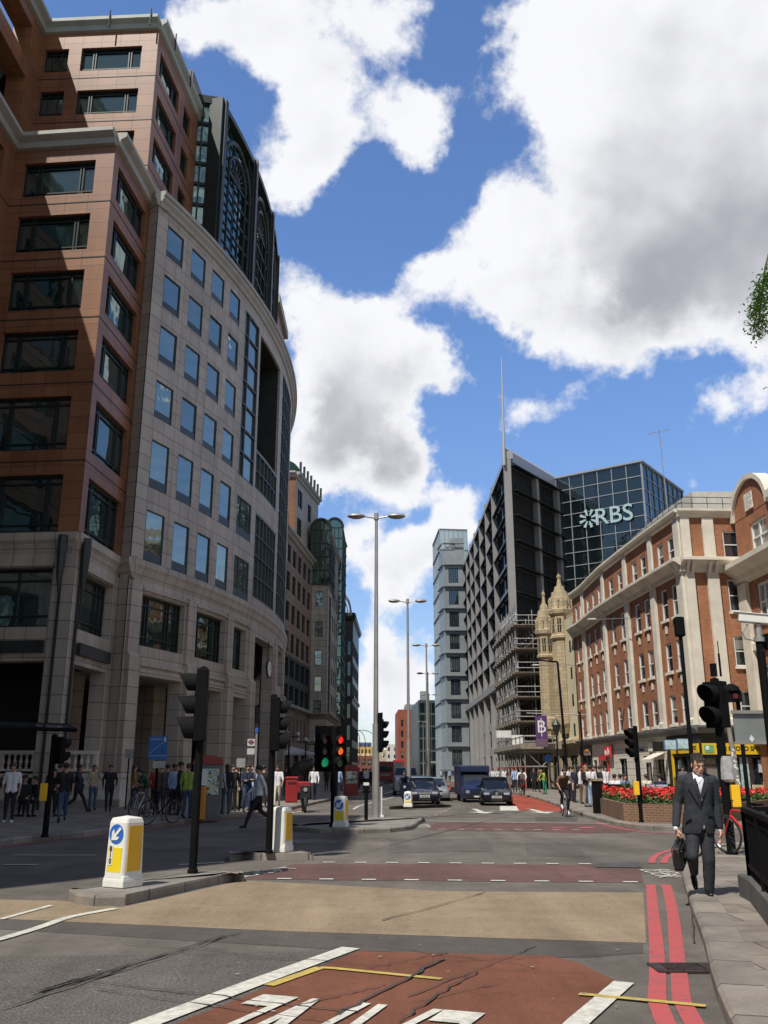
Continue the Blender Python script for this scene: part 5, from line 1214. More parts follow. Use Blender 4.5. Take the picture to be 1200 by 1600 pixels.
x, y = QF.pt((s0+s1)/2, .35); M_ = Matrix.Translation((x,y,(z0+z1)/2)) @ Matrix.Rotation(QF.ang(0),4,'Z') @ UP
text('RBS', 'letters', M_SGN, sg, M_, 3.3, .06, sx=1.05, bold=.02)
s0, z0 = onQ(921,811); x, y = QF.pt(s0, .35); m = MB(); M0 = Matrix.Translation((x,y,z0)) @ Matrix.Rotation(QF.ang(0),4,'Z')
for k in range(8):
    a = math.pi*k/4+math.pi/8
    for da in (-.17,):
        M_ = M0 @ Matrix.Rotation(-a,4,'Y'); m.plate([(.42,-.14),(1.35,-.33),(1.35,.1),(.42,.04)], M_, .08)
m.build('daisy_emblem', M_SGN, sg)
# ------------------------------------------------ glass tower and grey slab
gt = thing('pale_glass_tower', 'pale translucent glass tower beyond the pier fronted office', 'office building')
M_GT = GL('pale_tower_glass', (.72,.86,.92), .42, .06, (.10,.14,.15), wav=.004)
TF = Poly((11.6,182), (17.4,182.6), 1); TS = Poly((11.6,182), (11.0,196), -1)
for q_ in (TF, TS):
    if q_ is TS and q_.n.x > 0: q_.n = -q_.n
    m = MB(); m.face([(*q_.pt(0),.1),(*q_.pt(q_.L),.1),(*q_.pt(q_.L),50.3),(*q_.pt(0),50.3)]); g_ = m.build('glass_wall', M_GT, gt)
    m = MB()
    for k in range(11): z = 50.2-4.4*k; sweep(q_, 0, q_.L, [(.01,z-.12),(.2,z-.12),(.2,z+.12),(.01,z+.12)], None, None, 'x', mb=m)
    m.build('floor_band', P('tower_band',(.14,.16,.18),.5), g_)
    m = MB()
    for j in range(7): s = q_.L*j/6; sweep(q_, s-.04, s+.04, [(.01,.1),(.12,.1),(.12,50.3),(.01,50.3)], None, None, 'x', mb=m)
    m.build('mullions', WG, g_)
m = MB(); m.prism([(12,182.4),(17.4,183),(17.4,200),(11.5,200)], .1, 50.2); m.build('core', P('tower_core',(.10,.13,.14),.7,var=.4,vs=.2), gt)
gs = thing('grey_slab_block', 'grey metal clad slab with stacked ledges and narrow dark windows left of the pier tower', 'office building')
KF = Poly((11.9,176.5), (16.2,176.5), 1); KS = Poly((11.9,176.5), (11.3,181.9), -1)
if KS.n.x > 0: KS.n = -KS.n
M_SLB = P('slab_cladding', (.25,.28,.29), .5, .2, var=.15, vs=.3)
kh = [(1.0,2.9,2.5+4.4*k,5.5+4.4*k) for k in range(9)]
facade(KF, 0, KF.L, .1, 44.5, kh, .25, M_SLB, gs)
for h in kh: window(KF, *h, .15, gs, M_GR, M_DFR, vs=(.25,.5,.75), fw=.1, key='k')
facade(KS, 0, KS.L, .1, 44.5, [], .2, M_SLB, gs)
for k in range(11):
    m = MB(); z = 1.7+4.4*k; sweep(KF, 0, KF.L, [(.003,z),(.5,z),(.5,z+.15),(.003,z+.15)], None, None, 'x', mb=m); sweep(KS, 0, KS.L, [(.003,z),(.4,z),(.4,z+.15),(.003,z+.15)], None, None, 'x', mb=m)
    m.build('floor_ledge', P('ledge_grey',(.2,.21,.22),.5), gs)
m = MB(); m.prism([(12.2,176.8),(16.1,176.8),(16.1,181.8),(11.8,181.8)], .1, 44.4); m.box(13.6,16.1,176.9,180,44.4,47); m.build('core', M_SLB, gs)
m = MB()
for z in (44.6,45.6,46.6): m.tube((11.6,176.4,z),(14,176.4,z),.06,.06,5)
for x in (11.6,12.4,13.2,14): m.tube((x,176.4,44.4),(x,176.4,46.6),.05,.05,5)
m.build('roof_railing', WG, gs)
# ------------------------------------------------ blocks far along on the right
db = thing('dark_glass_block', 'low dark green glass block far along the right side of the street', 'office building')
DF = Poly((8.4,225), (14.5,226), 1)
dh = [(.3+1.5*j,1.6+1.5*j,.8+2.9*k,3.2+2.9*k) for j in range(4) for k in range(6)]
facade(DF, 0, DF.L, .1, 18.4, dh, .2, P('dark_green_clad',(.06,.075,.075),.5,var=.2,vs=.3), db)
for h in dh: window(DF, *h, .12, db, GL('green_glass',(.5,.7,.68),.25,.03,(.01,.02,.02)), M_DFR, vs=(.5,), fw=.06, key='d')
m = MB(); m.prism([(8.4,225.5),(14.5,226.5),(14.5,250),(7.4,250)], .1, 18.3); m.build('side_wall', MATS['dark_green_clad'], db)
m = MB(); m.box(9,11,226,230,18.3,20.6); m.build('plant_room', P('plant_grey',(.25,.26,.27),.6), db)
m = MB(); m.tube((10.5,222.6,3.6),(14.8,222.6,3.6),.12,.12,6); m.box(10.2,15,222.5,224.8,3.7,3.9); m.build('canopy', P('canopy_grey',(.3,.31,.3),.5), db)
rr = thing('red_brick_office', 'orange red brick office with small dark windows far down the right side', 'office building')
BF = Poly((4.0,262), (9.6,262.5), 1)
M_RB2 = P('orange_brick', (.26,.075,.04), .8, var=.15, vs=.4)
bh = [(.8+1.6*j,1.5+1.6*j,2.2+2.9*k,4.0+2.9*k) for j in range(3) for k in range(5)]
facade(BF, 0, BF.L, .1, 18.5, bh, .2, M_RB2, rr)
for h in bh: window(BF, *h, .12, rr, M_GB, M_DFR, vs=(), fw=.06, key='rr')
m = MB(); m.prism([(4.0,262.3),(9.6,262.8),(9.6,285),(3.4,285)], .1, 18.4); m.build('side_wall', M_RB2, rr)
m = MB(); m.box(6,9.6,263,280,18.4,20); m.build('plant_room', P('plant_grey',(.25,.26,.27),.6), rr)
# low buildings closing the view
for i, (u0, u1, v, Y, col, lab) in enumerate(((553,592,1181,250,(.19,.065,.045),'low red brick terrace with small windows closing the view at left'),(586,604,1172,330,(.42,.33,.2),'buff block of flats just behind the low brick terrace'),(603,622,1163,350,(.58,.56,.5),'white ribbed block of flats at the end of the street'),(552,586,1167,420,(.5,.34,.1),'ochre block rising behind the low brick terrace'),(560,580,1160,460,(.08,.11,.2),'dark blue block farthest at the end of the street'))):
    a, b = AT(u0,v,Y), AT(u1,v,Y); o = thing('distant_block', lab, 'building')
    p_ = Poly((a.x,Y), (b.x,Y), 1); nn = max(2, int((b.x-a.x)/1.6)); fl = max(1, int((a.z-.6)/2.4))
    hh = [(p_.L*(j+.25)/nn, p_.L*(j+.75)/nn, .8+(a.z-.8)*k/fl, .8+(a.z-.8)*(k+.6)/fl) for j in range(nn) for k in range(fl)]
    mt = P('distant_wall%d'%i, col, .8, var=.1)
    facade(p_, 0, p_.L, 0, a.z, hh, .3, mt, o)
    for h in hh: window(p_, *h, .2, o, M_GB, M_WFR if i in (1,2) else M_DFR, fw=.12, key='db%d'%i)
    m = MB(); m.box(a.x,b.x,Y+.4,Y+14,0,a.z-.02); m.build('rear_wall', mt, o)
    if i == 0:
        m = MB()
        for j in range(6): m.box(a.x+1+j*1.3,a.x+1.35+j*1.3,Y+1,Y+1.6,a.z,a.z+.7)
        m.build('chimney', M_WFR, o)
# ---------------------------------------------------------------- street furniture
M_BLK = P('signal_black', (.008,.008,.0085), .6, var=.15, spec=.06)
M_GAL = P('galvanised_steel', (.42,.41,.39), .42, .6, var=.15, vs=2)
M_GALD = P('painted_grey_steel', (.30,.29,.27), .5, .3, var=.2, vs=2)
M_WPL = P('bollard_white', (.70,.69,.64), .5, var=.06, vs=8)
M_YEL = P('bollard_yellow', (.78,.60,.02), .45, var=.04); M_YOR = P('bollard_amber', (.70,.40,.02), .45, var=.05)
M_BLU = P('sign_blue', (.03,.13,.48), .4, var=.04); M_PUSH = P('push_box_yellow', (.85,.50,.02), .4, var=.05)
M_RUB = P('rubber', (.018,.018,.018), .8, var=.2); M_CHR = P('chrome', (.6,.6,.6), .2, .9, var=.05)
def arrow_pts(s=1.0):
    return [(-.03*s,.17*s),(.03*s,.17*s),(.03*s,-.03*s),(.11*s,.03*s),(.11*s,-.05*s),(0,-.17*s),(-.11*s,-.05*s),(-.11*s,.03*s),(-.03*s,-.03*s)]
def HT(u, v, y, z0): return AT(u, v, y).z-z0
def bollard(x, y, z, rz, label, h=1.2, plate=None, blank=False):
    t = thing('keep_left_bollard', label, 'bollard', (x,y,z), rz, 'illuminated traffic bollards on the islands')
    m = MB(); w0, w1, d = .175, .155, .17
    def fr(a, dd, zz): return [(-a,-dd,zz),(a*.86,-dd,zz),(a,-dd*.8,zz),(a,dd,zz),(-a,dd,zz)]
    lv = [(w0*.97,d*1.05,.12),(w0*.95,d,h*.5),(w0*.9,d*.95,h-.06),(w0*.8,d*.85,h),]
    rings = [fr(*q) for q in lv]
    for a, b in zip(rings[:-1], rings[1:]):
        for k in range(5): m.face([a[k],a[(k+1)%5],b[(k+1)%5],b[k]])
    top = [(0,0,h+.03)]
    for k in range(5): m.face([rings[-1][k],rings[-1][(k+1)%5],top[0]])
    m.build('body', M_WPL, t, bevel=.012)
    m = MB(); m.prism([(-.19,-.185),(.19,-.185),(.19,.185),(-.19,.185)], 0, .09); 
    a = [(-.188,-.183,.09),(.188,-.183,.09),(.188,.183,.09),(-.188,.183,.09)]; b = [(-.175,-.17,.15),(.175,-.17,.15),(.175,.17,.15),(-.175,.17,.15)]
    for k in range(4): m.face([a[k],a[(k+1)%4],b[(k+1)%4],b[k]])
    m.face(b); m.build('base', M_WPL, t, bevel=.01)
    m = MB(); m.box(.166,.1755,-.12,.13,.2,h-.1); m.build('side_panel', M_YOR, t)
    if not blank:
        m = MB(); m.box(-.135,.12,-.178,-.168,.19,h-.375); m.build('front_panel', M_YEL, t)
        m = MB(); m.lathe([(0,0),(.128,0),(.128,.006),(0,.006)], 28, sy=1.0); o = m.build('arrow_disc', M_BLU, t); o.location = (-.01,-.166,h-.205); o.rotation_euler = (R(90),0,0)
        m = MB(); m.plate([(px,pz) for px,pz in arrow_pts(.66)], Matrix.Translation((-.01,-.180,h-.205)) @ Matrix.Rotation(R(45),4,'Y'), .004); m.build('arrow', M_WFR, t)
        if plate:
            m = MB(); m.box(-.115,-.042,-.184,-.1785,h-.60,h-.35); pl = m.build('number_plate', M_WFR, t)
            for k, ch in enumerate(plate): text(ch, 'plate_character', BLK, pl, Matrix.Translation((-.0785,-.1855,h-.395-.078*k)) @ UP, .09, .001, bold=.004)
    return t
x, y = G(184,1388,.13); bollard(x, y+.22, .13, R(-30), 'white and yellow keep left bollard numbered B10 on the nearest island', HT(190,1274,y+.22,.16), 'B10')
x, y = G(436,1332,.13); bollard(x, y+.22, .13, R(-22), 'bollard seen mostly from behind next to the second black signal pole', HT(437,1259,y+.22,.16), blank=True)
x, y = G(532,1293,.13); bollard(x, y+.15, .13, R(-12), 'bollard with blue arrow disc beside the double headed traffic light', HT(533,1243,y+.15,.16))
x, y = G(594,1277,.13)
t = thing('slim_bollard', 'slim white bollard close behind the nearest lamp post', 'bollard', (x,y+.1,.13)); m = MB(); m.box(-.07,.07,-.06,.06,0,.98); m.build('post', M_WPL, t, bevel=.01); m = MB(); m.box(-.12,.12,-.1,.1,0,.07); m.build('foot', M_WPL, t)
x, y = G(638,1261,.13); bollard(x, y+.1, .13, R(-8), 'small distant keep left bollard in front of the dark blue estate car', HT(638,1236,y+.1,.16))
# nose post
x, y = G(572,1281,.13); t = thing('island_post', 'short black post with a white topped head left of the nearest lamp post', 'bollard', (x,y,.13))
m = MB(); m.tube((0,0,0),(0,0,1.0),.06,.06,10); m.build('post', M_BLK, t); m = MB(); m.box(-.1,.1,-.07,.07,.92,1.05); m.tube((-.13,0,.85),(.13,0,.85),.03,.03,8); m.build('head', M_BLK, t); m = MB(); m.box(-.09,.09,-.075,.075,1.05,1.14); m.build('cap', M_WPL, t)
# traffic signals
LENS = {'r': P('lens_red_off',(.10,.008,.006),.25), 'a': P('lens_amber_off',(.12,.045,.005),.25), 'g': P('lens_green_off',(.004,.06,.03),.25),
        'R': P('lens_red_lit',(.8,.02,.01),.3,emis=(1,.03,.01),es=.8,var=0), 'A': P('lens_amber_lit',(.8,.15,.01),.3,emis=(1,.16,.01),es=.8,var=0), 'G': P('lens_green_lit',(.01,.6,.25),.3,emis=(.0,.35,.13),es=.3,var=0), 'x': M_BLK}
def signal_head(t, x, y, z, rz, lenses, s=1.0, board=False, big=0):
    n = len(lenses); w_ = .34*s; h = .31*s*n+.05
    e = MB(); e.box(-w_/2+.02,w_/2-.02,.0,.16*s,-h,0); hd = e.build('signal_head', M_BLK, t, (x,y,z), rz, bevel=.015)
    if board: m = MB(); m.box(-w_/2-.07,w_/2+.07,.10,.12,-h-.08,.22); m.build('backing_board', M_BLK, hd)
    for k, c in enumerate(lenses):
        zc = -.18*s-.31*s*k; rr = .105*s*(1.25 if big and k == n-1 else 1)
        m = MB(); m.lathe([(0,-.012),(rr*.7,-.01),(rr,.0),(rr,.02),(0,.02)], 20); o = m.build('lens', LENS[c], hd, smooth=True); o.location = (0,-.02,zc); o.rotation_euler = (R(-90)+R(180),0,0)
        m = MB(); nn = 16; L_ = .25*s
        for j in range(nn):
            a0, a1 = R(-60)+R(300)*j/nn, R(-60)+R(300)*(j+1)/nn
            def vp(a, q, r_): return (r_*math.cos(a), -q, zc+r_*math.sin(a))
            la, lb = L_*(.45+.55*max(0,(1+math.sin(a0))/2)), L_*(.45+.55*max(0,(1+math.sin(a1))/2))
            for r_ in (rr*1.12, rr*1.2): m.face([vp(a0,0,r_),vp(a1,0,r_),vp(a1,lb,r_),vp(a0,la,r_)])
            m.face([vp(a0,la,rr*1.12),vp(a1,lb,rr*1.12),vp(a1,lb,rr*1.2),vp(a0,la,rr*1.2)])
        m.build('hood', P('hood_grey',(.013,.013,.014),.8,var=.2,spec=.06), hd)
    return hd
def signal(x, y, z, h, label, heads, r=.075, push=None, group='traffic signals', pole_h=None):
    t = thing('traffic_light', label, 'traffic light', (x,y,z), 0, group)
    m = MB(); m.tube((0,0,0),(0,0,pole_h or h),r,r,14); m.lathe([(r,0),(r*1.3,0),(r*1.3,.05),(r,.06)], 14); m.lathe([(r,h if pole_h is None else pole_h),(0,(h if pole_h is None else pole_h)+.03)], 14); m.build('pole', M_BLK, t, smooth=True)
    for a in heads: signal_head(t, *a)
    if push: 
        px, py, pz, prz = push; m = MB(); m.box(-.08,.08,-.09,.05,-.2,.2); m.build('push_button_box', M_PUSH, t, (px,py,pz), prz, bevel=.01)
    return t
x, y = G(301,1364,.13); hh_ = HT(303,1043,y,.13); signal(x, y, .13, hh_, 'black signal pole with hooded lights facing left on the nearest island', [(-.10,.0,hh_-.03,R(-82),'rag',1.16,False,1)], r=.062)
x, y = G(420,1333,.13); hh_ = HT(421,1086,y,.13); signal(x, y, .13, hh_, 'black signal pole with its hoods facing right beside the blank backed bollard', [(.12,.0,hh_-.05,R(100),'rag',1.05,False,1)], r=.065)
x, y = G(521,1291,.13); hh_ = HT(521,1134,y,.13); signal(x, y, .13, hh_, 'double headed traffic light showing green on the left and red with amber on the right', [(-.30,-.04,hh_-.22,R(28),'raG',1.0,True,1),(.14,-.04,hh_-.22,R(30),'RAg',1.0,True,1)], r=.09, pole_h=hh_-.05)
x, y = G(587,1277,.13); t = thing('traffic_light', 'dark signal head clamped to the nearest lamp post and facing away', 'traffic light', (x+.12,y+.02,.13), 0, 'traffic signals'); signal_head(t, .08, 0, HT(590,1124,y,.13), R(120), 'rag', 1.05, True)
x, y = G(70,1308,.12); hh_ = HT(80,1148,y,.12); signal(x, y, .12, hh_, 'black signal pole on the left pavement in front of the terrace wall', [(.2,0,hh_-.05,R(150),'ra',.95,False,0)], r=.07, push=(-.1,-.05,1.02,0))
x, y = G(1003,1285,.12); hh_ = HT(985,1135,y,.12); signal(x, y, .12, hh_, 'leaning black signal pole in front of the red flower bed', [(-.16,-.05,hh_-.05,R(-60),'rag',.9,False,0)], r=.075, push=(-.12,-.08,1.0,0))
x, y = (6.52,18.0); signal(x, y, .12, 3.3, 'tall black signal with two big grey hoods just right of the walking man', [(-.08,-.02,3.2,R(-52),'xx',1.35,False,0)], r=.085, push=(.13,-.12,1.05,R(-8)), pole_h=3.25)
m = MB(); m.box(-.05,.05,-.05,.05,3.3,3.55); m.box(.12,.15,-.02,.02,3.3,3.75); m.tube((.135,0,3.7),(.135,0,4.0),.01,.01,5); o = m.build('detector', M_BLK, None, (x,y,.12)); o.parent = bpy.data.objects['traffic_light.006'] if 'traffic_light.006' in bpy.data.objects else None; o.location = (0,0,0)
m = MB(); m.lathe([(.09,1.2),(.14,1.25),(.12,1.62),(.1,1.68)], 10); o = m.build('plastic_wrap', P('plastic_bag',(.38,.38,.38),.25,var=.3,vs=8), bpy.data.objects.get('traffic_light.006')); o.location = (.06,-.05,.1)
# speaker topped pole
t = thing('detector_pole', 'tall thin black pole with a rounded black box on top between brick block and man', 'pole', (9.75,29.6,.12))
m = MB(); m.tube((0,0,0),(0,0,6.0),.07,.06,10); m.build('pole', M_BLK, t); m = MB(); m.box(-.16,.14,-.14,.14,5.75,6.4); m.build('box', M_BLK, t, bevel=.05)
# camera pole at right edge
cx_, cy_ = 5.83, 14.0
t = thing('camera_pole', 'thick black pole with a white security camera on top at the right edge', 'camera pole', (cx_,cy_,.1))
m = MB(); m.tube((0,0,0),(0,0,3.5),.075,.06,12); m.build('pole', M_BLK, t, smooth=True)
m = MB(); m.tube((0,0,3.3),(0,0,3.72),.06,.05,10); m.tube((0,0,3.45),(0,0,3.52),.085,.085,12); m.build('bracket', M_GAL, t, smooth=True)
m = MB(); m.box(-.26,.24,-.09,.09,-.06,.07); m.box(-.33,.2,-.11,.11,.07,.085); o = m.build('camera_housing', M_WPL, t, (-.02,0,3.8), R(-12), bevel=.01); o.rotation_euler = (0,R(8),R(-14))
m = MB(); m.box(.1,.34,-.1,.12,3.33,3.58); m.build('floodlight', M_BLK, t, bevel=.02)
m = MB(); m.path([(-.16,0,3.72),(-.25,0,3.6),(-.22,0,3.5),(-.08,0,3.47)], .012, 6); m.path([(.08,-.02,3.2),(.2,-.02,3.0),(.16,-.02,2.6),(.3,0,2.45),(.34,0,2.7)], .012, 6); m.build('cable', M_GALD, t)
m = MB(); m.box(.15,.5,-.1,.1,2.72,2.9); m.build('second_camera', M_WPL, t, bevel=.01); m = MB(); m.tube((0,0,2.65),(.5,0,2.65),.03,.03,8); m.build('arm', M_BLK, t)
# backs of road signs
t = thing('road_sign', 'grey back of a large road sign fixed across the black camera pole', 'sign', (5.95,14.35,.1))
m = MB(); m.box(-.52,.10,0,.02,1.92,2.42); m.box(.14,.6,0,.02,1.92,2.42); m.build('panel', P('sign_back_grey',(.22,.235,.23),.5,.2,var=.1,vs=3), t)
m = MB(); m.box(-.55,.62,-.04,-.002,2.38,2.43); m.box(-.55,.62,-.04,-.002,1.92,1.96); m.build('rail', M_GALD, t)
m = MB(); m.plate([(-.04,0),(0,.06),(.04,0),(0,-.06)], Matrix.Translation((-.27,-.01,2.0)), .006); m.build('sticker', M_WPL, t)
t = thing('signal_beacon', 'small dark beacon head with a dim red lamp above the grey sign back', 'traffic light', (6.45,17,.1))
m = MB(); m.box(-.15,.15,-.1,.1,2.75,2.95); m.lathe([(.16,2.95),(.14,3.02),(.05,3.08),(0,3.08)], 12); m.tube((.1,0,0),(.1,0,2.8),.04,.04,8); m.build('body', M_BLK, t); m = MB(); m.lathe([(0,0),(.05,0),(.05,.02),(0,.02)], 12); o = m.build('lens', LENS['r'], t); o.location = (.02,-.11,2.85); o.rotation_euler = (R(90),0,0)
x, y = G(1159,1258,.12)
t = thing('sticker_post', 'slanting grey metal post peppered with white stickers before the yellow shop', 'pole', (x,y,.12)); m = MB(); m.tube((0,0,0),(-.35,0,5.3),.14,.09,12); m.build('post', M_GALD, t, smooth=True)
for k in range(26):
    m = MB(); z = random.uniform(.9,2.6); a = random.uniform(-2.6,-.5); rr = .142-.01*z; M_ = Matrix.Translation((-.066*z,0,z)) @ Matrix.Rotation(a,4,'Z'); m.box(rr-.004,rr+.006,-.035,.035,-.04,.04,0,M_); m.build('sticker', M_WPL, t)
# median street lamps
HL = 10.72
def lamp(x, y, label, first=[None]):
    if first[0] is None:
        t = thing('street_lamp', label, 'street lamp', (x,y,.1), 0, 'twin headed street lamps along the median')
        m = MB(); m.tube((0,0,0),(0,0,3.1),.125,.115,14); m.tube((0,0,3.1),(0,0,HL-.25),.088,.055,14); m.tube((0,0,HL-.3),(0,0,HL-.05),.09,.08,12); m.build('pole', M_GAL, t, smooth=True)
        for s in (-1, 1):
            m = MB(); m.tube((0,0,HL-.25),(s*.5,0,HL-.16),.03,.03,8); m.build('arm', M_GAL, t)
            m = MB(); m.lathe([(0,-.08),(.24,-.07),(.34,-.015),(.31,.04),(.16,.085),(0,.095)], 20, sy=.6); m.build('lamp_head', M_GALD, t, (s*.74,0,HL-.16), smooth=True)
            m = MB(); m.lathe([(0,-.10),(.17,-.092),(.22,-.072)], 16, sy=.6); m.build('diffuser', P('lamp_diffuser',(.28,.27,.24),.4), t, (s*.74,0,HL-.16), smooth=True)
        first[0] = t; return t
    return copy_tree(first[0], (x,y,.1), 0, label)
x, y = G(587,1277,.13)
for X, Y, lab in ((x,y,'nearest and tallest looking twin headed lamp post'),(1.30,49.2,'second twin headed lamp post rising behind the blue estate car'),(3.15,67.3,'third twin headed lamp post against the glass tower'),(4.2,87.5,'fourth twin headed lamp post'),(5.5,112.5,'fifth twin headed lamp post'),(7.4,175,'sixth twin headed lamp post, small, before the grey slab'),(2.0,330,'tiny farthest twin headed lamp post above the distant white flats')):
    lamp(X, Y, lab)
x, y = G(890,1251,.12)
t = thing('street_lamp', 'thin black lamp column with a short arm beside the turreted building', 'street lamp', (x,y,.12)); m = MB(); m.tube((0,0,0),(-.25,0,7.3),.09,.06,10); m.tube((-.25,0,7.3),(-1.3,0,7.4),.05,.04,8); m.build('column', M_BLK, t, smooth=True); m = MB(); m.box(-1.75,-1.25,-.1,.1,7.33,7.46); m.build('lamp_head', M_BLK, t, bevel=.02)
x, y = G(866,1240,.12)
t = thing('heritage_lantern', 'old fashioned black lantern on a post in front of the turreted building', 'street lamp', (x+.75,y+2,.12)); m = MB(); m.tube((0,0,0),(0,0,4.0),.08,.06,8); m.build('post', M_BLK, t); m = MB(); m.lathe([(.12,4.0),(.3,4.7),(.34,4.75),(.15,5.05),(.0,5.3)], 8); m.build('lantern', P('lantern_dark',(.03,.03,.03),.5), t)
x2, y2 = G(964,1262,.12)
t = thing('sign_pole', 'plain thin black pole between the red bank and the white wall', 'pole', (x2,y2+6,.12)); m = MB(); m.tube((0,0,0),(-.08,0,4.4),.05,.045,8); m.build('post', M_BLK, t)
# round blue sign under the gantry
q = AT(856,1185,79); t = thing('round_blue_sign', 'round blue traffic sign on a pole under the scaffold gantry', 'sign', (q.x,79,0)); m = MB(); m.tube((0,0,.12),(0,0,q.z+.3),.04,.04,8); m.build('pole', M_GAL, t); m = MB(); m.lathe([(0,0),(.32,0),(.32,.03),(0,.03)], 24); o = m.build('disc', M_BLU, t); o.location = (0,-.06,q.z); o.rotation_euler = (R(90),0,0)
# blue information sign and small plate
q = AT(247,1170,32.0); t = thing('information_sign', 'blue information panel with a dashed diagonal line outside the arcade', 'sign', (q.x,32,.12))
m = MB(); m.tube((0,.05,0),(0,.05,2.6),.045,.045,8); m.build('pole', M_BLK, t)
m = MB(); m.box(-.32,.32,-.02,.02,1.88,2.66); p_ = m.build('panel', P('panel_blue',(.035,.14,.42),.5,var=.08), t)
m = MB()
for k in range(7): M_ = Matrix.Translation((-.24+.075*k,-.024,2.12+.06*k)) @ Matrix.Rotation(R(-40),4,'Y'); m.box(-.028,.028,-.004,0,-.009,.009,0,M_)
m.box(-.3,.3,-.026,-.021,2.0,2.012); m.box(.2,.26,-.026,-.021,2.47,2.62); m.build('dashed_line', M_WFR, p_)
text('Liverpool St', 'sign_lettering', M_WFR, p_, Matrix.Translation((-.06,-.024,2.56)) @ UP, .085, .001)
m = MB(); m.box(-.14,.28,-.02,.02,1.6,1.84); m.build('small_plate', P('pale_plate',(.45,.44,.42),.6,var=.2,vs=9), t)
# bus stop
q = AT(390,1178,36.5); t = thing('bus_stop', 'grey bus stop post with a red and blue ring symbol panel near the kerb', 'bus stop', (q.x+.25,36.5,.12))
m = MB(); m.tube((0,0,0),(0,0,3.0),.045,.045,8); m.build('post', M_GALD, t)
m = MB(); m.box(-.35,-.06,-.02,.02,2.45,2.72); p_ = m.build('flag', P('flag_white',(.5,.49,.47),.5,var=.05), t)
m = MB(); m.lathe([(.055,0),(.09,0),(.09,.008),(.055,.008)], 20); o = m.build('ring', P('ring_red',(.45,.03,.03),.5), p_); o.location = (-.205,-.022,2.6); o.rotation_euler = (R(90),0,0)
m = MB(); m.box(-.32,-.09,-.036,-.031,2.58,2.62); m.build('ring_bar', P('bar_blue',(.02,.04,.25),.5), p_)
m = MB(); m.box(-.35,-.06,-.02,.02,2.13,2.36); m.build('route_plate', P('flag_white',(.5,.49,.47),.5), t); m = MB(); m.lathe([(0,2.95),(.07,2.97),(.07,3.12),(0,3.14)], 12); m.build('top', M_BLU, t)
for (u, v, Y, hh, lab) in ((376,1200,37,2.4,'small grey notice on a thin post between arcade columns'),(201,1185,39,2.6,'small pale sign on a black post at the arcade corner')):
    q = AT(u,v,Y); t = thing('notice_post', lab, 'sign', (q.x,Y,.12)); m = MB(); m.tube((0,.05,0),(0,.05,q.z),.035,.035,6); m.build('post', M_BLK, t); m = MB(); m.box(-.17,.17,-.01,.01,q.z-.1,q.z+.25); m.build('plate', P('plate_grey',(.28,.28,.27),.6,var=.2,vs=8), t)
q = AT(527,1197,50); t = thing('notice_post', 'blue direction sign on a post behind the double headed traffic light', 'sign', (q.x,50,.12)); m = MB(); m.tube((0,.05,0),(0,.05,q.z+.3),.06,.06,6); m.build('post', M_DPAN, t); m = MB(); m.box(-.18,.18,-.02,.02,q.z-.2,q.z+.35); m.build('plate', M_BLU, t)
# telephone kiosks
M_KR = P('kiosk_red', (.26,.018,.018), .4, var=.1); M_KG = P('kiosk_grey', (.12,.12,.12), .5, var=.2)
def kiosk(x, y, rz, label, w_=.95, h=2.0, grey=True):
    t = thing('telephone_kiosk', label, 'phone box', (x,y,.12), rz)
    m = MB(); m.box(-w_/2,w_/2,-.45,.45,.0,h-.28); m.build('cabin', M_KG if grey else M_KR, t, bevel=.02)
    m = MB(); n = 8
    pts = [(-w_/2-.03,h-.28),(w_/2+.03,h-.28)]+[((w_/2+.03)*math.cos(math.pi*j/n), h-.2+.22*math.sin(math.pi*j/n)) for j in range(n+1)]
    m.plate(pts, Matrix.Translation((0,-.48,0)), .96); m.build('roof', M_KR, t)
    m = MB(); m.box(-w_/2+.1,w_/2-.1,-.46,-.452,.75,h-.42); m.box(w_/2+.002,w_/2+.01,-.35,.35,.3,h-.42); m.build('glass', M_GB, t)
    m = MB(); m.box(-.3,.0,-.475,-.461,1.05,1.5); m.build('notice', M_WPL, t); return t
x, y = G(322,1279,.12); kiosk(x-.1, y+.45, R(10), 'telephone kiosk with a red domed roof and grey sides behind the nearest signal pole')
m = MB(); m.box(-.13,.13,-.15,.15,0,1.0); o = m.build('orange_cabinet', P('orange_cabinet',(.62,.24,.02),.5,var=.08), None, (*G(313,1280,.12),.12), bevel=.02); tag(o, 'narrow orange cabinet standing against the telephone kiosk', 'cabinet')
x, y = G(548,1243,.12); kiosk(x, y+.4, R(5), 'dark red telephone kiosk farther along the left pavement', .9, 1.9, False)
# red pillar boxes
for (u, v, lab) in ((455,1254,'red post box left of a pair on the left pavement'),(463,1248,'red post box right of a pair on the left pavement')):
    x, y = G(u,v,.12); t = thing('post_box', lab, 'post box', (x,y,.12), R(8), 'red post boxes'); m = MB(); m.box(-.30,.30,-.26,.26,0,1.12); m.build('body', M_KR, t, bevel=.06); m = MB(); m.box(-.33,.33,-.29,.29,1.12,1.24); m.build('cap', M_KR, t, bevel=.04); m = MB(); m.box(-.2,.2,-.28,-.262,.9,.97); m.build('slot', BLK, t)
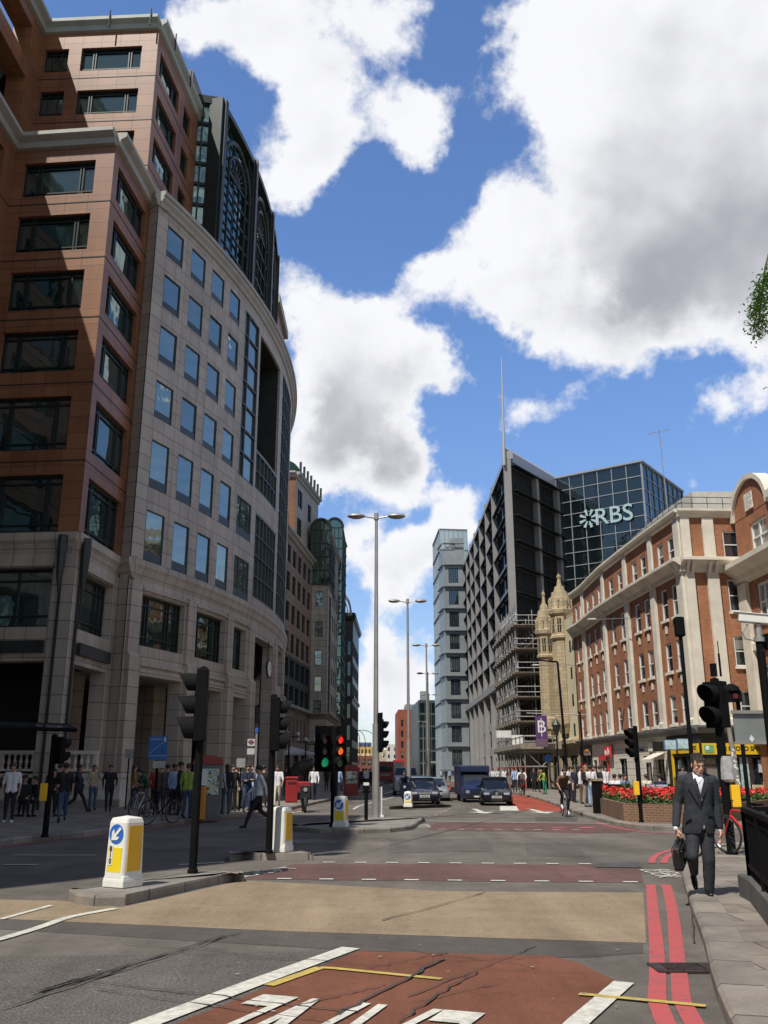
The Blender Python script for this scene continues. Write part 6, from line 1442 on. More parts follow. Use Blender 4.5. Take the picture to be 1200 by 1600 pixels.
# glazed canopy at left edge
t = thing('glass_canopy', 'black framed glass canopy on a curved bracket at the left edge', 'canopy')
a, b = Vector((-15.5,29.5,3.05)), Vector((-10.75,32.4,3.0)); d = (b-a).normalized(); nn = Vector((-d.y,d.x,0))
m = MB(); 
for o_ in (0, 1.1): m.tube(a+nn*o_+Vector((0,0,.18*o_)), b+nn*o_+Vector((0,0,.18*o_)), .07, .07, 6)
for k in range(11): p = a+(b-a)*k/10; m.tube(p, p+nn*1.15+Vector((0,0,.2)), .04, .04, 6)
m.tube(a+Vector((0,0,-.0)), a+Vector((0,0,-.25)), .05, .05, 6); m.path([a+Vector((1.2,.5,-1.1)), a+Vector((1.7,.8,-.5)), a+Vector((2.6,1.3,-.12))], .1, 6); m.tube(a+Vector((1.0,.45,-2.9)), a+Vector((1.2,.5,-1.1)), .12, .12, 8)
m.build('frame', M_BLK, t)
m = MB(); e = Vector((0,0,.05)); m.face([a+e, b+e, b+nn*1.12+Vector((0,0,.25)), a+nn*1.12+Vector((0,0,.25))]); m.build('glass_roof', GL('canopy_glass',(.7,.75,.8),.35,.1,(.05,.055,.06)), t)
# globe lamps, awning and dark sculpture outside the brown block
for i, (u, v) in enumerate(((452,1152),(478,1160),(492,1163))):
    q = AT(u,v,58+6*i); t = thing('globe_lamp', ('nearest','middle','farthest')[i]+' of three clustered globe lamps outside the brown block', 'street lamp', (q.x,58+6*i,.12), 0, 'clustered globe lamps')
    m = MB(); m.tube((0,0,0),(0,0,q.z),.06,.045,8); m.tube((-.55,0,q.z-.1),(.55,0,q.z-.1),.035,.035,6); m.tube((0,-.5,q.z-.1),(0,.5,q.z-.1),.035,.035,6); m.build('stand', M_BLK, t)
    for dx, dy in ((-.55,0),(.55,0),(0,-.5),(0,.5)): m = MB(); m.lathe([(0,-.13),(.09,-.09),(.13,0),(.09,.09),(0,.13)], 12); m.build('globe', P('globe_glass',(.42,.42,.42),.25,var=.05), t, (dx,dy,q.z+.06), smooth=True)
t = thing('umbrella_awning', 'pale sloping awning roof outside the brown block', 'awning', (AT(468,1175,66).x,66,0))
q = AT(452,1166,66); q2 = AT(482,1177,66)
m = MB(); z1, z0 = q.z, q2.z; m.face([(-1.0,-1.2,z0),(1.2,-1.2,z0),(-.6,0,z1)]); m.face([(1.2,-1.2,z0),(1.2,1.2,z0),(-.6,0,z1)]); m.face([(1.2,1.2,z0),(-1.0,1.2,z0),(-.6,0,z1)]); m.face([(-1.0,1.2,z0),(-1.0,-1.2,z0),(-.6,0,z1)])
for e in ((-1.0,-1.2,1.2,-1.2),(1.2,-1.2,1.2,1.2)): m.face([(e[0],e[1],z0),(e[2],e[3],z0),(e[2],e[3],z0-.15),(e[0],e[1],z0-.15)])
m.build('canvas', P('canvas_grey',(.42,.41,.43),.8,var=.1), t); m = MB(); m.tube((0,0,.12),(-.2,0,z1-.1),.05,.05,6); m.build('post', M_BLK, t)
q = AT(475,1200,52); t = thing('black_sculpture', 'dark sculpture arching on two legs outside the brown block', 'sculpture', (q.x,52,.12))
m = MB(); P_ = [(-.8,0,.1),(-.75,0,.9),(-.6,0,1.45),(-.2,0,1.75),(.35,0,1.9),(.95,0,2.1),(1.15,0,2.1)]; rr = [.12,.15,.28,.34,.3,.17,.1]
for (a, b, r0, r1) in zip(P_[:-1], P_[1:], rr[:-1], rr[1:]): m.tube(a,b,r0,r1,10); m.lathe([(0,-r1),(r1*.7,-r1*.7),(r1,0),(r1*.7,r1*.7),(0,r1)], 10, b)
for dx in (-.3, .35): m.tube((dx,0,0),(dx-.05,0,1.6),.09,.2,8)
m.build('figure', P('patinated_bronze',(.03,.028,.026),.5,.3,var=.3,vs=4), t)
# black hoops seen at the street end
t = thing('arched_hoops', 'thin dark hoops of a street arch beyond the left buildings', 'arch', (-7.2,200,0))
m = MB()
for k, (r_, h_) in enumerate(((1.2,5.2),(1.9,5.2),(3.3,5.2))): m.path([(-.5-.3*k+2.6*r_/2*(1-math.cos(math.pi*j/12))*.8, k*.6, 6.2+2.6*math.sin(math.pi*j/12)+1.4) for j in range(13)]+[(-.5-.3*k+2.6*r_*.8, k*.6, 3)], .07, 5)
m.path([(-.5,0,0),(-.5,0,7.6)], .09, 5); m.build('hoop', M_BLK, t)
# flower planter
pl = thing('brick_planter', 'low brick planter full of red flowers on the far pavement', 'planter')
M_PBR = PB('planter_brick', (.20,.10,.055), (.15,.075,.045), (.24,.18,.13), .215, .075, ms=.012, offset=.5, rough=.85, dirt=.2)
po = [G(938,1271,.12), G(975,1284,.12), G(1052,1287,.12), G(1120,1289,.12), (14.5,34.5), (13.0,38.5), (8.9,39.2)]
c = Vector((sum(p[0] for p in po)/len(po), sum(p[1] for p in po)/len(po)))
inn = [tuple(Vector(p)+(c-Vector(p)).normalized()*.25) for p in po]
m = MB(); n = len(po); HP = .66
for k in range(n):
    a, b, ai, bi = po[k], po[(k+1)%n], inn[k], inn[(k+1)%n]
    m.face([(*a,.1),(*b,.1),(*b,HP),(*a,HP)]); m.face([(*a,HP),(*b,HP),(*bi,HP),(*ai,HP)]); m.face([(*ai,.1),(*bi,.1),(*bi,HP),(*ai,HP)])
m.build('brick_wall', M_PBR, pl)
m = MB(); m.prism(inn, .11, HP-.1); m.build('soil', P('soil',(.05,.035,.025),.95), pl)
def inside(p, poly):
    r_ = False; j = len(poly)-1
    for i in range(len(poly)):
        if (poly[i][1] > p[1]) != (poly[j][1] > p[1]) and p[0] < (poly[j][0]-poly[i][0])*(p[1]-poly[i][1])/(poly[j][1]-poly[i][1])+poly[i][0]: r_ = not r_
        j = i
    return r_
xs = [p[0] for p in inn]; ys = [p[1] for p in inn]
rnd = random.Random(3)
def clump(N_, zlo, zhi, size, name, mat, parent, kind):
    m = MB(); k = 0
    while k < N_:
        x, y = rnd.uniform(min(xs),max(xs)), rnd.uniform(min(ys),max(ys))
        if not inside((x,y), inn): continue
        k += 1; z = rnd.uniform(zlo,zhi)+.07*math.sin(x*3)*math.cos(y*2.3); s = size*rnd.uniform(.6,1.4)
        a, b = Vector((rnd.uniform(-1,1),rnd.uniform(-1,1),rnd.uniform(-.6,.6))).normalized(), Vector((rnd.uniform(-1,1),rnd.uniform(-1,1),rnd.uniform(-.6,1))).normalized(); p = Vector((x,y,z))
        m.face([p-a*s, p+b*s*.6, p+a*s, p-b*s*.6])
    o = m.build(name, mat, parent); o['kind'] = kind; return o
clump(9000, HP-.08, HP+.22, .06, 'foliage', P('bedding_leaves',(.05,.10,.02),.6,var=.4,vs=9), pl, 'stuff'); clump(5200, HP+.16, HP+.36, .05, 'red_flowers', P('geranium_red',(.62,.03,.02),.6,var=.3,vs=12), pl, 'stuff')
for (u, lab) in ((978,'spiky green plant at the left end of the flower bed'),(992,'smaller spiky green plant behind the red flowers')):
    q = AT(u,1235,34.5); m = MB(); rq = random.Random(u)
    for k in range(34):
        a = rq.uniform(0,6.28); e = rq.uniform(.4,1.4); L_ = rq.uniform(.5,.85); d = Vector((math.cos(a)*math.cos(e),math.sin(a)*math.cos(e),math.sin(e))); s_ = Vector((-math.sin(a),math.cos(a),0))*.025
        p0 = Vector((0,0,0)); p1 = d*L_*.6; p2 = d*L_+Vector((0,0,-.1)); m.face([p0-s_,p0+s_,p1+s_,p1-s_]); m.face([p1-s_,p1+s_,p2])
    o = m.build('spiky_plant', P('yucca_green',(.09,.13,.04),.6,var=.3), None, (q.x,q.y,.72)); tag(o, lab, 'plant', 'spiky plants in the flower bed')
# dark benches behind the bed and a black bin
for i, (u0, u1, v, Y) in enumerate(((945,982,1237,42),(1008,1046,1238,42))):
    a, b = AT(u0,v,Y), AT(u1,v,Y); t = thing('bench', ('left','right')[i]+' dark bench behind the flower bed', 'bench', ((a.x+b.x)/2,Y,.12), 0, 'dark benches'); w_ = b.x-a.x
    m = MB(); m.box(-w_/2,w_/2,-.25,.25,.40,.46); m.build('seat', M_BLK, t); m = MB(); m.box(-w_/2,w_/2,-.3,-.25,.5,.95); m.build('backrest', M_BLK, t)
    for s in (-1,1): m = MB(); m.box(s*w_/2-.04,s*w_/2+.04,-.25,.25,0,.95); m.build('leg', M_BLK, t)
x, y = G(935,1271,.12); t = thing('litter_bin', 'tall black bin at the left end of the brick planter', 'bin', (x,y,.12)); m = MB(); m.box(-.15,.15,-.2,.2,0,1.15); m.build('body', M_BLK, t, bevel=.02); m = MB(); m.box(-.19,.22,-.24,.24,1.15,1.24); m.build('lid', P('bin_lid',(.28,.22,.15),.7), t)
q = AT(1030,1228,41.5); m = MB(); m.box(q.x-.55,q.x+.35,41.4,41.55,.75,1.05); o = m.build('coloured_bag', P('bag_colours',(.42,.50,.62),.5,var=.6,vs=5), None); tag(o, 'pale blue and pink bag on the right bench behind the flowers', 'bag')
# a-board
q = AT(886,1222,60); m = MB(); m.box(q.x-.38,q.x+.38,59.95,60.05,.15,1.6); o = m.build('white_board', P('board_white',(.7,.7,.68),.6,var=.15,vs=3)); tag(o, 'plain white board behind the front cyclist', 'sign')
# ---- granite plinth with railing at right
rl = thing('subway_railing', 'dark stone plinth with black metal railing at the right edge', 'railing')
M_PLI = PB('plinth_granite', (.13,.125,.12), (.11,.107,.104), (.05,.05,.05), 2.2, .8, ms=.01, offset=0, rough=.7, dirt=.35, ds=1.5)
pl0, pl1, pl2 = Vector(G(1172,1412,.10)), Vector(AT(1172,1412,13.1).xy), None
A0 = Vector(G(1172,1412,.10)); A1 = Vector(G(1200,1450,.10)); dd = (A1-A0).normalized()
m = MB(); m.prism([(A0.x,A0.y),(A0.x+.08,A0.y+.55),(9,A0.y+.75),(9,3),(A0.x+dd.x*9,A0.y+dd.y*9)], .06, .38); m.build('plinth', M_PLI, rl, bevel=.02)
def rail_run(a, b, n):
    m = MB(); a, b = Vector(a), Vector(b)
    def bar(p, q, w_, h_):
        d = (q-p); L_ = d.length; M_ = Matrix.Translation(p) @ Matrix.Rotation(math.atan2(d.y,d.x),4,'Z'); m.box(0,L_,-w_/2,w_/2,-h_/2,h_/2,0,M_)
    bar(a+Vector((0,0,.78)), b+Vector((0,0,.78)), .075, .055); bar(a+Vector((0,0,.12)), b+Vector((0,0,.12)), .05, .045); bar(a+Vector((0,0,.66)), b+Vector((0,0,.66)), .03, .03)
    for k in range(n+1):
        p = a+(b-a)*k/n; r_ = .035 if k in (0,n) or k % 12 == 0 else .011; m.box(p.x-r_,p.x+r_,p.y-r_,p.y+r_,.38,1.17)
    m.build('railing_panel', M_BLK, rl)
r0 = (A0.x+.17, A0.y+.32, .38)
rail_run(r0, (A0.x+.17+dd.x*8, A0.y+.32+dd.y*8, .38), 60); rail_run(r0, (8.8, A0.y+.5, .38), 30)
# ---- overhanging branch (tree stands out of frame to the right)
tr = thing('ash_tree', 'leafy green branch tip hanging into the picture at the upper right', 'tree', (9.2,10.0,0))
m = MB(); m.tube((0,0,0),(.1,.1,3.4),.16,.11,10); m.tube((.1,.1,3.4),(-.3,0,6.4),.11,.06,8); m.tube((-.3,0,6.4),(-2.0,.0,8.4),.05,.02,7); m.tube((-.1,0,5.0),(1.6,.3,7.4),.06,.02,7); m.build('trunk', P('bark',(.12,.09,.07),.9,var=.3,vs=6), tr)
m = MB(); rq = random.Random(5)
tip = AT(1186,440,10.0)-Vector((9.2,10.0,0)); endp = AT(1184,520,10.0)-Vector((9.2,10.0,0))
def leafcloud(c, rad, n, size):
    for k in range(n):
        p = c+Vector((rq.gauss(0,1)*rad[0],rq.gauss(0,1)*rad[1],rq.gauss(0,1)*rad[2])); a = rq.uniform(0,6.28); d = Vector((math.cos(a),math.sin(a),rq.uniform(-.9,-.1))).normalized(); s_ = d.cross(Vector((0,0,1))).normalized()
        L_ = size*rq.uniform(.7,1.3); m.face([p, p+d*L_*.5+s_*L_*.2, p+d*L_, p+d*L_*.5-s_*L_*.2])
for j in range(10):
    t_ = j/9; base = AT(1203-28*math.sin(math.pi*min(1,t_*.62+.12))**1.0, 430+88*t_, 10.0)-Vector((9.2,10.0,0)); leafcloud(base+Vector((.05,0,0)), (.035,.12,.05), 120, .05)
leafcloud(AT(1200,470,10.0)-Vector((9.2,10,0)), (.05,.2,.17), 700, .05)
for c in ((-1.9,0,7.9),(-1.2,.3,7.3),(.8,.2,7.2),(1.6,.3,7.6),(-.2,-.4,6.9),(.2,.8,7.9),(-.6,0,8.5)): leafcloud(Vector(c)+Vector((.75,0,.2)), (.34,.4,.34), 330, .1)
m.build('crown', P('ash_leaves',(.12,.25,.04),.5,var=.45,vs=5), tr)
m = MB(); m.path([Vector((-2.0,0,8.4)), tip+Vector((.35,0,.9)), tip+Vector((.1,0,.2)), endp+Vector((.02,0,.1))], .012, 5); m.build('twig', MATS['bark'], tr)
# aerials on the roofs
def aerial(x, y, z0, h, label, n=5):
    t = thing('roof_aerial', label, 'aerial', (x,y,z0), 0, 'television aerials'); m = MB(); m.tube((0,0,0),(-.1,0,h),.035,.03,6); m.tube((-.9,0,h-.3),(.7,.2,h+.1),.02,.02,5)
    for k in range(n): xx = -.8+.35*k; m.tube((xx,-.25,h-.28+.08*k),(xx,.25,h-.28+.08*k),.015,.015,4)
    m.build('mast', M_GALD, t)
q = AT(1190,600,52); aerial(24.6,52,16.2,q.z-16.2,'tall aerial mast above the gabled building at the right edge')
q = AT(1032,672,62); aerial(q.x,62,18.9,q.z-18.9,'tall thin aerial above the roof of the brick block')
# ---------------------------------------------------------------- vehicles
M_NAVY = P('navy_paint', (.012,.014,.035), .18, .3, var=.05); M_VW = P('black_paint', (.008,.009,.016), .15, .2, var=.05)
M_VANB = P('van_blue', (.016,.026,.07), .35, .1, var=.1); M_SIL = P('silver_paint', (.32,.34,.36), .3, .5, var=.05); M_BUS = P('bus_red', (.33,.018,.02), .3, var=.08)
M_WIN = GL('car_glass', (.5,.55,.6), .07, .03, (.015,.017,.02), wav=0); M_HL = P('headlamp', (.65,.66,.68), .08, .6, var=.1, vs=20); M_PLT = P('number_plate', (.62,.62,.58), .5, var=.1, vs=20)
M_TL = P('tail_lamp', (.35,.01,.01), .25, var=.1); M_ALY = P('alloy', (.35,.35,.36), .3, .8)
def loft(m, stations, close=True):
    """stations: list of (y, [(x,z)...half profile from bottom centre to top centre])"""
    rings = []
    for y, prof in stations:
        r_ = [(x,y,z) for x,z in prof]+[(-x,y,z) for x,z in prof[::-1] if x > 1e-6]
        rings.append(r_)
    n = len(rings[0])
    for a, b in zip(rings[:-1], rings[1:]):
        for k in range(n): m.face([a[k],a[(k+1)%n],b[(k+1)%n],b[k]])
    m.face(rings[0][::-1]); m.face(rings[-1])
def wheel(t, x, y, r=.31, w_=.2):
    m = MB(); m.lathe([(.6*r,-w_/2),(r*.96,-w_/2),(r,-w_*.3),(r,w_*.3),(r*.96,w_/2),(.6*r,w_/2)], 20); o = m.build('wheel', M_RUB, t, smooth=True); o.location = (x,y,r); o.rotation_euler = (0,R(90),0)
    m = MB(); m.lathe([(0,-w_*.42),(.62*r,-w_*.42),(.62*r,w_*.42),(0,w_*.42)], 14); m.build('rim', M_ALY, o)
def car(x, y, z, rz, label, paint, L_=4.3, W=1.75, H=1.45, hood=.95, kind='hatch', name='parked_car', extra=None):
    t = thing(name, label, 'car', (x,y,z), rz)
    w_ = W/2; zb = .22; 
    def pr(wl, wb, zl, zbelt, wc=None, zc=None):
        return [(0,zl),(wl*.9,zl),(wl,zl+.12),(wb,(zl+zbelt)/2),(wb*.98,zbelt-.07),(wb*.88,zbelt),(0,zbelt+.02)]
    S = [(0.0,pr(w_*.78,w_*.80,.30,.52)),(.05,pr(w_*.9,w_*.92,.22,.62)),(.25,pr(w_*.96,w_*.98,.18,.70)),(hood*.6,pr(w_,w_,.18,.80)),(hood+.25,pr(w_,w_,.18,.92)),(L_*.5,pr(w_,w_,.18,.93)),(L_*.82,pr(w_,w_,.18,.96)),(L_-.12,pr(w_*.95,w_*.97,.22,.94)),(L_,pr(w_*.85,w_*.88,.34,.85))]
    m = MB(); loft(m, S); m.build('body', paint, t, smooth=True)
    rear = L_-.55 if kind == 'hatch' else L_-.3
    def gp(wb, wt, z0, z1): return [(0,z0),(wb,z0),((wb*.45+wt*.55),(z0+z1)/2+.03),(wt,z1-.05),(wt*.88,z1),(0,z1+.02)]
    m = MB(); loft(m, [(hood+.22,gp(w_*.86,w_*.84,.88,.90)),(hood+.92,gp(w_*.88,w_*.72,.9,H-.06)),(hood+1.25,gp(w_*.88,w_*.72,.9,H-.02)),(rear-.5,gp(w_*.88,w_*.72,.92,H-.02)),(rear,gp(w_*.86,w_*.66,.92,H-.12)),(L_-.1,gp(w_*.84,w_*.62,.92,1.0))]); m.build('window_glass', M_WIN, t, smooth=True)
    m = MB(); loft(m, [(hood+.86,[(0,H-.085),(w_*.70,H-.085),(w_*.66,H-.04),(0,H-.035)]),(hood+1.3,[(0,H-.03),(w_*.735,H-.06),(w_*.66,H+.005),(0,H+.012)]),(rear-.5,[(0,H-.03),(w_*.735,H-.06),(w_*.66,H+.005),(0,H+.012)]),(rear+.05,[(0,H-.13),(w_*.68,H-.15),(w_*.6,H-.1),(0,H-.09)])]); m.build('roof', paint, t, smooth=True)
    m = MB()
    for s in (-1,1):
        m.tube((s*w_*.87,hood+.28,.89),(s*w_*.72,hood+.98,H-.06),.035,.03,6); m.tube((s*w_*.88,hood+1.75,.92),(s*w_*.725,hood+1.75,H-.04),.035,.03,6); m.tube((s*w_*.87,L_-.25,.95),(s*w_*.68,rear,H-.12),.06,.05,6)
    m.build('pillars', paint, t)
    for s in (-1,1):
        m = MB(); m.box(s*w_*.62-.17,s*w_*.62+.17,-.0,.09,.53,.68) ; o = m.build('headlight', M_HL, t, (0,.01 if abs(s) else 0,0), bevel=.04); o.location = (0,.02,0)
        m = MB(); m.box(-.1,.1,-.05,.06,-.07,.07); m.build('wing_mirror', paint, t, (s*(w_+.08),hood+.62,.98), bevel=.03)
        for yy in (hood*.82, L_-.82): wheel(t, s*(w_-.1), yy)
        m = MB(); m.box(s*w_*.8-.08,s*w_*.8+.08,L_-.06,L_+.01,.6,.85); m.build('tail_light', M_TL, t)
    m = MB(); m.box(-w_*.4,w_*.4,.012,.05,.56,.66); m.build('grille', M_CHR if extra == 'chrome' else BLK, t)
    m = MB(); m.box(-w_*.36,w_*.36,-.01,.05,.25,.38); m.build('air_intake', BLK, t)
    m = MB(); m.box(-.27,.27,-.03,-.012,.40,.52); np_ = m.build('number_plate', M_PLT, t)
    m = MB()
    for k in range(7): m.box(-.22+.065*k,-.18+.065*k,-.034,-.031,.42,.5)
    m.build('plate_characters', BLK, np_)
    m = MB(); m.lathe([(0,0),(.07,0),(.07,.015),(0,.015)], 14); o = m.build('badge', M_CHR, t); o.location = (0,.0,.64); o.rotation_euler = (R(90),0,0)
    for s in (-1,1): m = MB(); m.lathe([(0,0),(.05,0),(.05,.015),(0,.015)], 10); o = m.build('fog_lamp', M_HL, t); o.location = (s*w_*.66,.03,.33); o.rotation_euler = (R(90),0,0)
    return t
x, y = G(776,1259); _c = car(x, y-.2, 0, R(-4), 'dark compact hatchback with a round chrome badge driving toward the camera', M_VW, 3.9, 1.78, 1.50, .8); _c.scale = (.88,.88,.9)
x, y = G(662,1258); _c = car(x+.05, y-.2, 0, R(2), 'dark blue estate car with chrome grille behind the distant bollard', M_NAVY, 4.7, 1.80, 1.45, 1.15, 'wagon', extra='chrome'); _c.scale = (.9,.9,.92)
x, y = G(686,1252)
pc_ = car(x-.1, y-.1, 0, R(3), 'silver and yellow marked car half hidden behind the blue estate car', M_SIL, 4.4, 1.75, 1.45, 1.0); pc_.scale = (.86,.86,.88)
m = MB(); m.box(.88,.885,.6,3.9,.5,.8); m.build('yellow_flash', P('livery_yellow',(.6,.6,.05),.5,var=.6,vs=3), pc_); m = MB(); m.box(.78,.9,-.02,.06,.7,.9); m.build('red_flash', P('livery_red',(.6,.05,.03),.5), pc_)
# blue van
x, y = G(748,1254)
t = thing('box_van', 'blue box van following beside the dark hatchback', 'van', (x-.05,y-.2,0), R(1)); t.scale = (.80,.80,.76); w_ = .98
m = MB(); loft(m, [(0,[(0,.3),(w_*.85,.3),(w_*.9,.5),(w_*.9,.85),(w_*.8,.92),(0,.94)]),(.35,[(0,.22),(w_*.97,.22),(w_,.5),(w_,1.0),(w_*.9,1.12),(0,1.15)]),(.75,[(0,.22),(w_,.22),(w_,.6),(w_,1.15),(w_*.9,1.28),(0,1.3)]),(1.7,[(0,.22),(w_,.22),(w_,.6),(w_*.98,1.3),(w_*.85,2.0),(0,2.02)]),(2.2,[(0,.22),(w_,.22),(w_,.6),(w_*.98,1.3),(w_*.85,2.05),(0,2.07)])]); m.build('cab', M_VANB, t, smooth=True)
m = MB(); m.box(-1.06,1.06,2.1,5.6,.45,2.55); m.box(-1.0,1.0,1.35,2.1,2.06,2.5); m.build('box_body', M_VANB, t, bevel=.05)
m = MB(); m.face([(-.84,.82,1.33),(.84,.82,1.33),(.74,1.62,2.0),(-.74,1.62,2.0)]); m.build('windscreen', M_WIN, t)
for s in (-1,1):
    m = MB(); m.box(s*.68-.13,s*.68+.13,-.02,.06,.62,.82); m.build('headlight', M_HL, t, bevel=.02); m = MB(); m.box(-.09,.09,-.04,.04,-.14,.14); m.build('wing_mirror', BLK, t, (s*1.15,.95,1.5)); wheel(t, s*.85, .85, .34, .22); wheel(t, s*.85, 4.4, .34, .22)
m = MB(); m.box(-.85,.85,-.06,.1,.32,.5); m.build('bumper', BLK, t); m = MB(); m.box(-.27,.27,-.08,-.062,.36,.47); m.build('number_plate', M_PLT, t); m = MB(); m.box(-.4,.4,-.012,.03,.62,.78); m.build('grille', BLK, t)
# white van behind the median
x, y = G(633,1243)
t = thing('panel_van', 'grey white panel van behind the second lamp post', 'van', (x+.1,y+.5,0), R(0)); w_ = .92
m = MB(); loft(m, [(0,[(0,.3),(w_*.85,.3),(w_*.9,.6),(w_*.9,.9),(w_*.8,1.0),(0,1.02)]),(.9,[(0,.22),(w_,.22),(w_,.6),(w_*.98,1.15),(w_*.88,1.3),(0,1.33)]),(1.6,[(0,.22),(w_,.22),(w_,.6),(w_*.98,1.2),(w_*.82,1.85),(0,1.93)]),(4.7,[(0,.22),(w_,.22),(w_,.6),(w_*.98,1.2),(w_*.82,1.85),(0,1.93)])]); m.build('body', P('van_grey_white',(.38,.39,.40),.4,var=.06), t, smooth=True)
m = MB(); m.face([(-.78,.93,1.36),(.78,.93,1.36),(.7,1.5,1.84),(-.7,1.5,1.84)]); m.build('windscreen', M_WIN, t)
for s in (-1,1): wheel(t, s*.8, .8); wheel(t, s*.8, 3.7); m = MB(); m.box(s*.65-.12,s*.65+.12,-.02,.05,.65,.82); m.build('headlight', M_HL, t)
# red bus seen from behind
def bus(x, y, rz, label, h=3.0, w_=1.22, L_=9, col=M_BUS):
    t = thing('red_bus', label, 'bus', (x,y,0), rz)
    m = MB(); m.box(-w_,w_,0,L_,.28,h); m.build('body', col, t, bevel=.12)
    m = MB(); m.box(-w_*.82,w_*.82,-.02,.0,1.55,h-.5); m.build('rear_window', M_WIN, t)
    for s in (-1,1):
        m = MB(); m.box(s*(w_+.002) if s > 0 else -w_-.02, s*(w_+.02) if s > 0 else -w_-.002, .6, L_-.6, 1.4, h-.7); m.build('side_window', M_WIN, t)
        m = MB(); m.box(s*w_*.85-.1,s*w_*.85+.1,-.03,.0,.8,1.2); m.build('tail_light', M_TL, t); wheel(t, s*(w_-.15), 1.8, .45, .28); wheel(t, s*(w_-.15), L_-2, .45, .28)
    m = MB(); m.box(-w_*.6,w_*.6,-.03,-.002,.95,1.3); m.build('advert_panel', P('bus_panel',(.35,.3,.3),.5,var=.2), t)
    return t
x, y = G(602,1223); bus(x, y-1, R(0), 'red bus driving away down the left lane far along the street')
x, y = G(618,1218); bus(x+1.0, y+30, R(0), 'second red bus ahead of the nearer red bus', 4.2)
for i, (u, v, lab, mt) in enumerate(((617,1221,'small silver blue car behind the red bus',M_SIL),(626,1220,'small dark red car right of the red bus',M_BUS),(571,1228,'dark blue car roof on the far left kerb beyond the walkers',M_NAVY))):
    x, y = G(u,v); t = thing('distant_car', lab, 'car', (x,y,0)); w_ = .85
    m = MB(); loft(m, [(0,[(0,.3),(w_*.9,.3),(w_,.5),(w_*.95,.85),(0,.9)]),(1.2,[(0,.25),(w_,.25),(w_,.5),(w_*.95,.9),(0,.95)]),(4,[(0,.3),(w_*.9,.3),(w_,.5),(w_*.95,.85),(0,.9)])]); m.build('body', mt, t, smooth=True)
    m = MB(); loft(m, [(.5,[(0,.88),(w_*.85,.88),(w_*.8,.9),(0,.92)]),(1.1,[(0,.88),(w_*.85,.88),(w_*.65,1.38),(0,1.42)]),(2.6,[(0,.88),(w_*.85,.88),(w_*.65,1.38),(0,1.42)]),(3.4,[(0,.88),(w_*.85,.88),(w_*.8,.9),(0,.92)])]); m.build('cabin', M_WIN, t, smooth=True)
    for s in (-1,1): wheel(t, s*.72, .8, .3); wheel(t, s*.72, 3.1, .3); m = MB(); m.box(s*.7-.1,s*.7+.1,-.02,.0,.6,.75); m.build('tail_light', M_TL, t)
# bicycles
def bicycle(x, y, z, rz, label, col, tilt=0, rr=.33, steer=0.0):
    """side view along local x, front wheel at +x"""
    t = thing('bicycle', label, 'bicycle', (x,y,z), rz); t.rotation_euler = (tilt,0,rz)
    def whl(cx, nm, ang):
        o = MB()
        for j in range(28):
            a0, a1 = 2*math.pi*j/28, 2*math.pi*(j+1)/28; o.tube((rr*math.cos(a0),0,rr*math.sin(a0)),(rr*math.cos(a1),0,rr*math.sin(a1)),.02,.02,6,caps=False)
        w = o.build(nm, M_RUB, t, (cx,0,rr+.02), ang)
        o = MB()
        for j in range(16): a = math.pi*j/8; o.tube((0,.02 if j%2 else -.02,0),((rr-.02)*math.cos(a),0,(rr-.02)*math.sin(a)),.0025,.0025,4,caps=False)
        o.tube((0,-.04,0),(0,.04,0),.025,.025,8)
        for j in range(28):
            a0, a1 = 2*math.pi*j/28, 2*math.pi*(j+1)/28; o.tube(((rr-.03)*math.cos(a0),0,(rr-.03)*math.sin(a0)),((rr-.03)*math.cos(a1),0,(rr-.03)*math.sin(a1)),.010,.010,5,caps=False)
        o.build('spokes', M_ALY, w)
    whl(-.52,'wheel',0); whl(.52,'wheel',steer)
    m = MB(); B_=(-.08,0,.30); S_=(-.22,0,.78); Hh=(.32,0,.80); Rw=(-.52,0,.35)
    for a, b, r_ in ((B_,S_,.017),(S_,Hh,.017),(B_,(.35,0,.70),.02)): m.tube(a,b,r_,r_,8)
    for s in (-.05,.05): m.tube((Rw[0],s,Rw[2]),(B_[0],s*.5,B_[2]),.01,.01,6); m.tube((Rw[0],s,Rw[2]),(S_[0],s*.4,.74),.009,.009,6)
    m.tube(Hh,(.37,0,.66),.02,.02,8); m.build('frame', col, t)
    m = MB(); ca, sa = math.cos(steer), math.sin(steer)
    for s in (-.05,.05): m.tube((.38,s,.66),(.52-sa*s*0,s,.35),.013,.01,6)
    m.build('fork', col, t)
    m = MB(); m.tube((.32,0,.80),(.30,0,.95),.014,.014,6); m.tube((.3,-.28,.97),(.3,.28,.97),.012,.012,6)
    for s in (-1,1): m.tube((.3,s*.28,.97),(.2,s*.29,.97),.017,.017,6)
    m.build('handlebar', M_BLK, t)
    m = MB(); m.tube((-.22,0,.76),(-.24,0,.9),.012,.012,6); m.box(-.38,-.12,-.06,.06,.9,.94); m.build('saddle', M_BLK, t)
    m = MB(); m.lathe([(0,-.01),(.085,-.01),(.085,.01),(0,.01)], 14); o = m.build('chainring', M_ALY, t); o.location = (-.08,.05,.30); o.rotation_euler = (R(90),0,0)
    m = MB(); m.tube((-.08,-.1,.3),(-.02,-.1,.15),.01,.01,5); m.tube((-.08,.1,.3),(-.14,.1,.45),.01,.01,5); m.box(-.06,.02,-.19,-.1,.14,.16); m.box(-.18,-.10,.1,.19,.44,.46); m.build('pedals', M_BLK, t)
    return t
M_BRED = P('bike_red', (.55,.03,.03), .3, var=.05); M_BSIL = P('bike_silver', (.5,.5,.52), .3, .5)
x, y = G(1150,1350,.12); bk_ = bicycle(6.72, 17.55, .12, R(118), 'red bicycle leaning against the signal pole behind the man', M_BRED, R(-4), rr=.34)
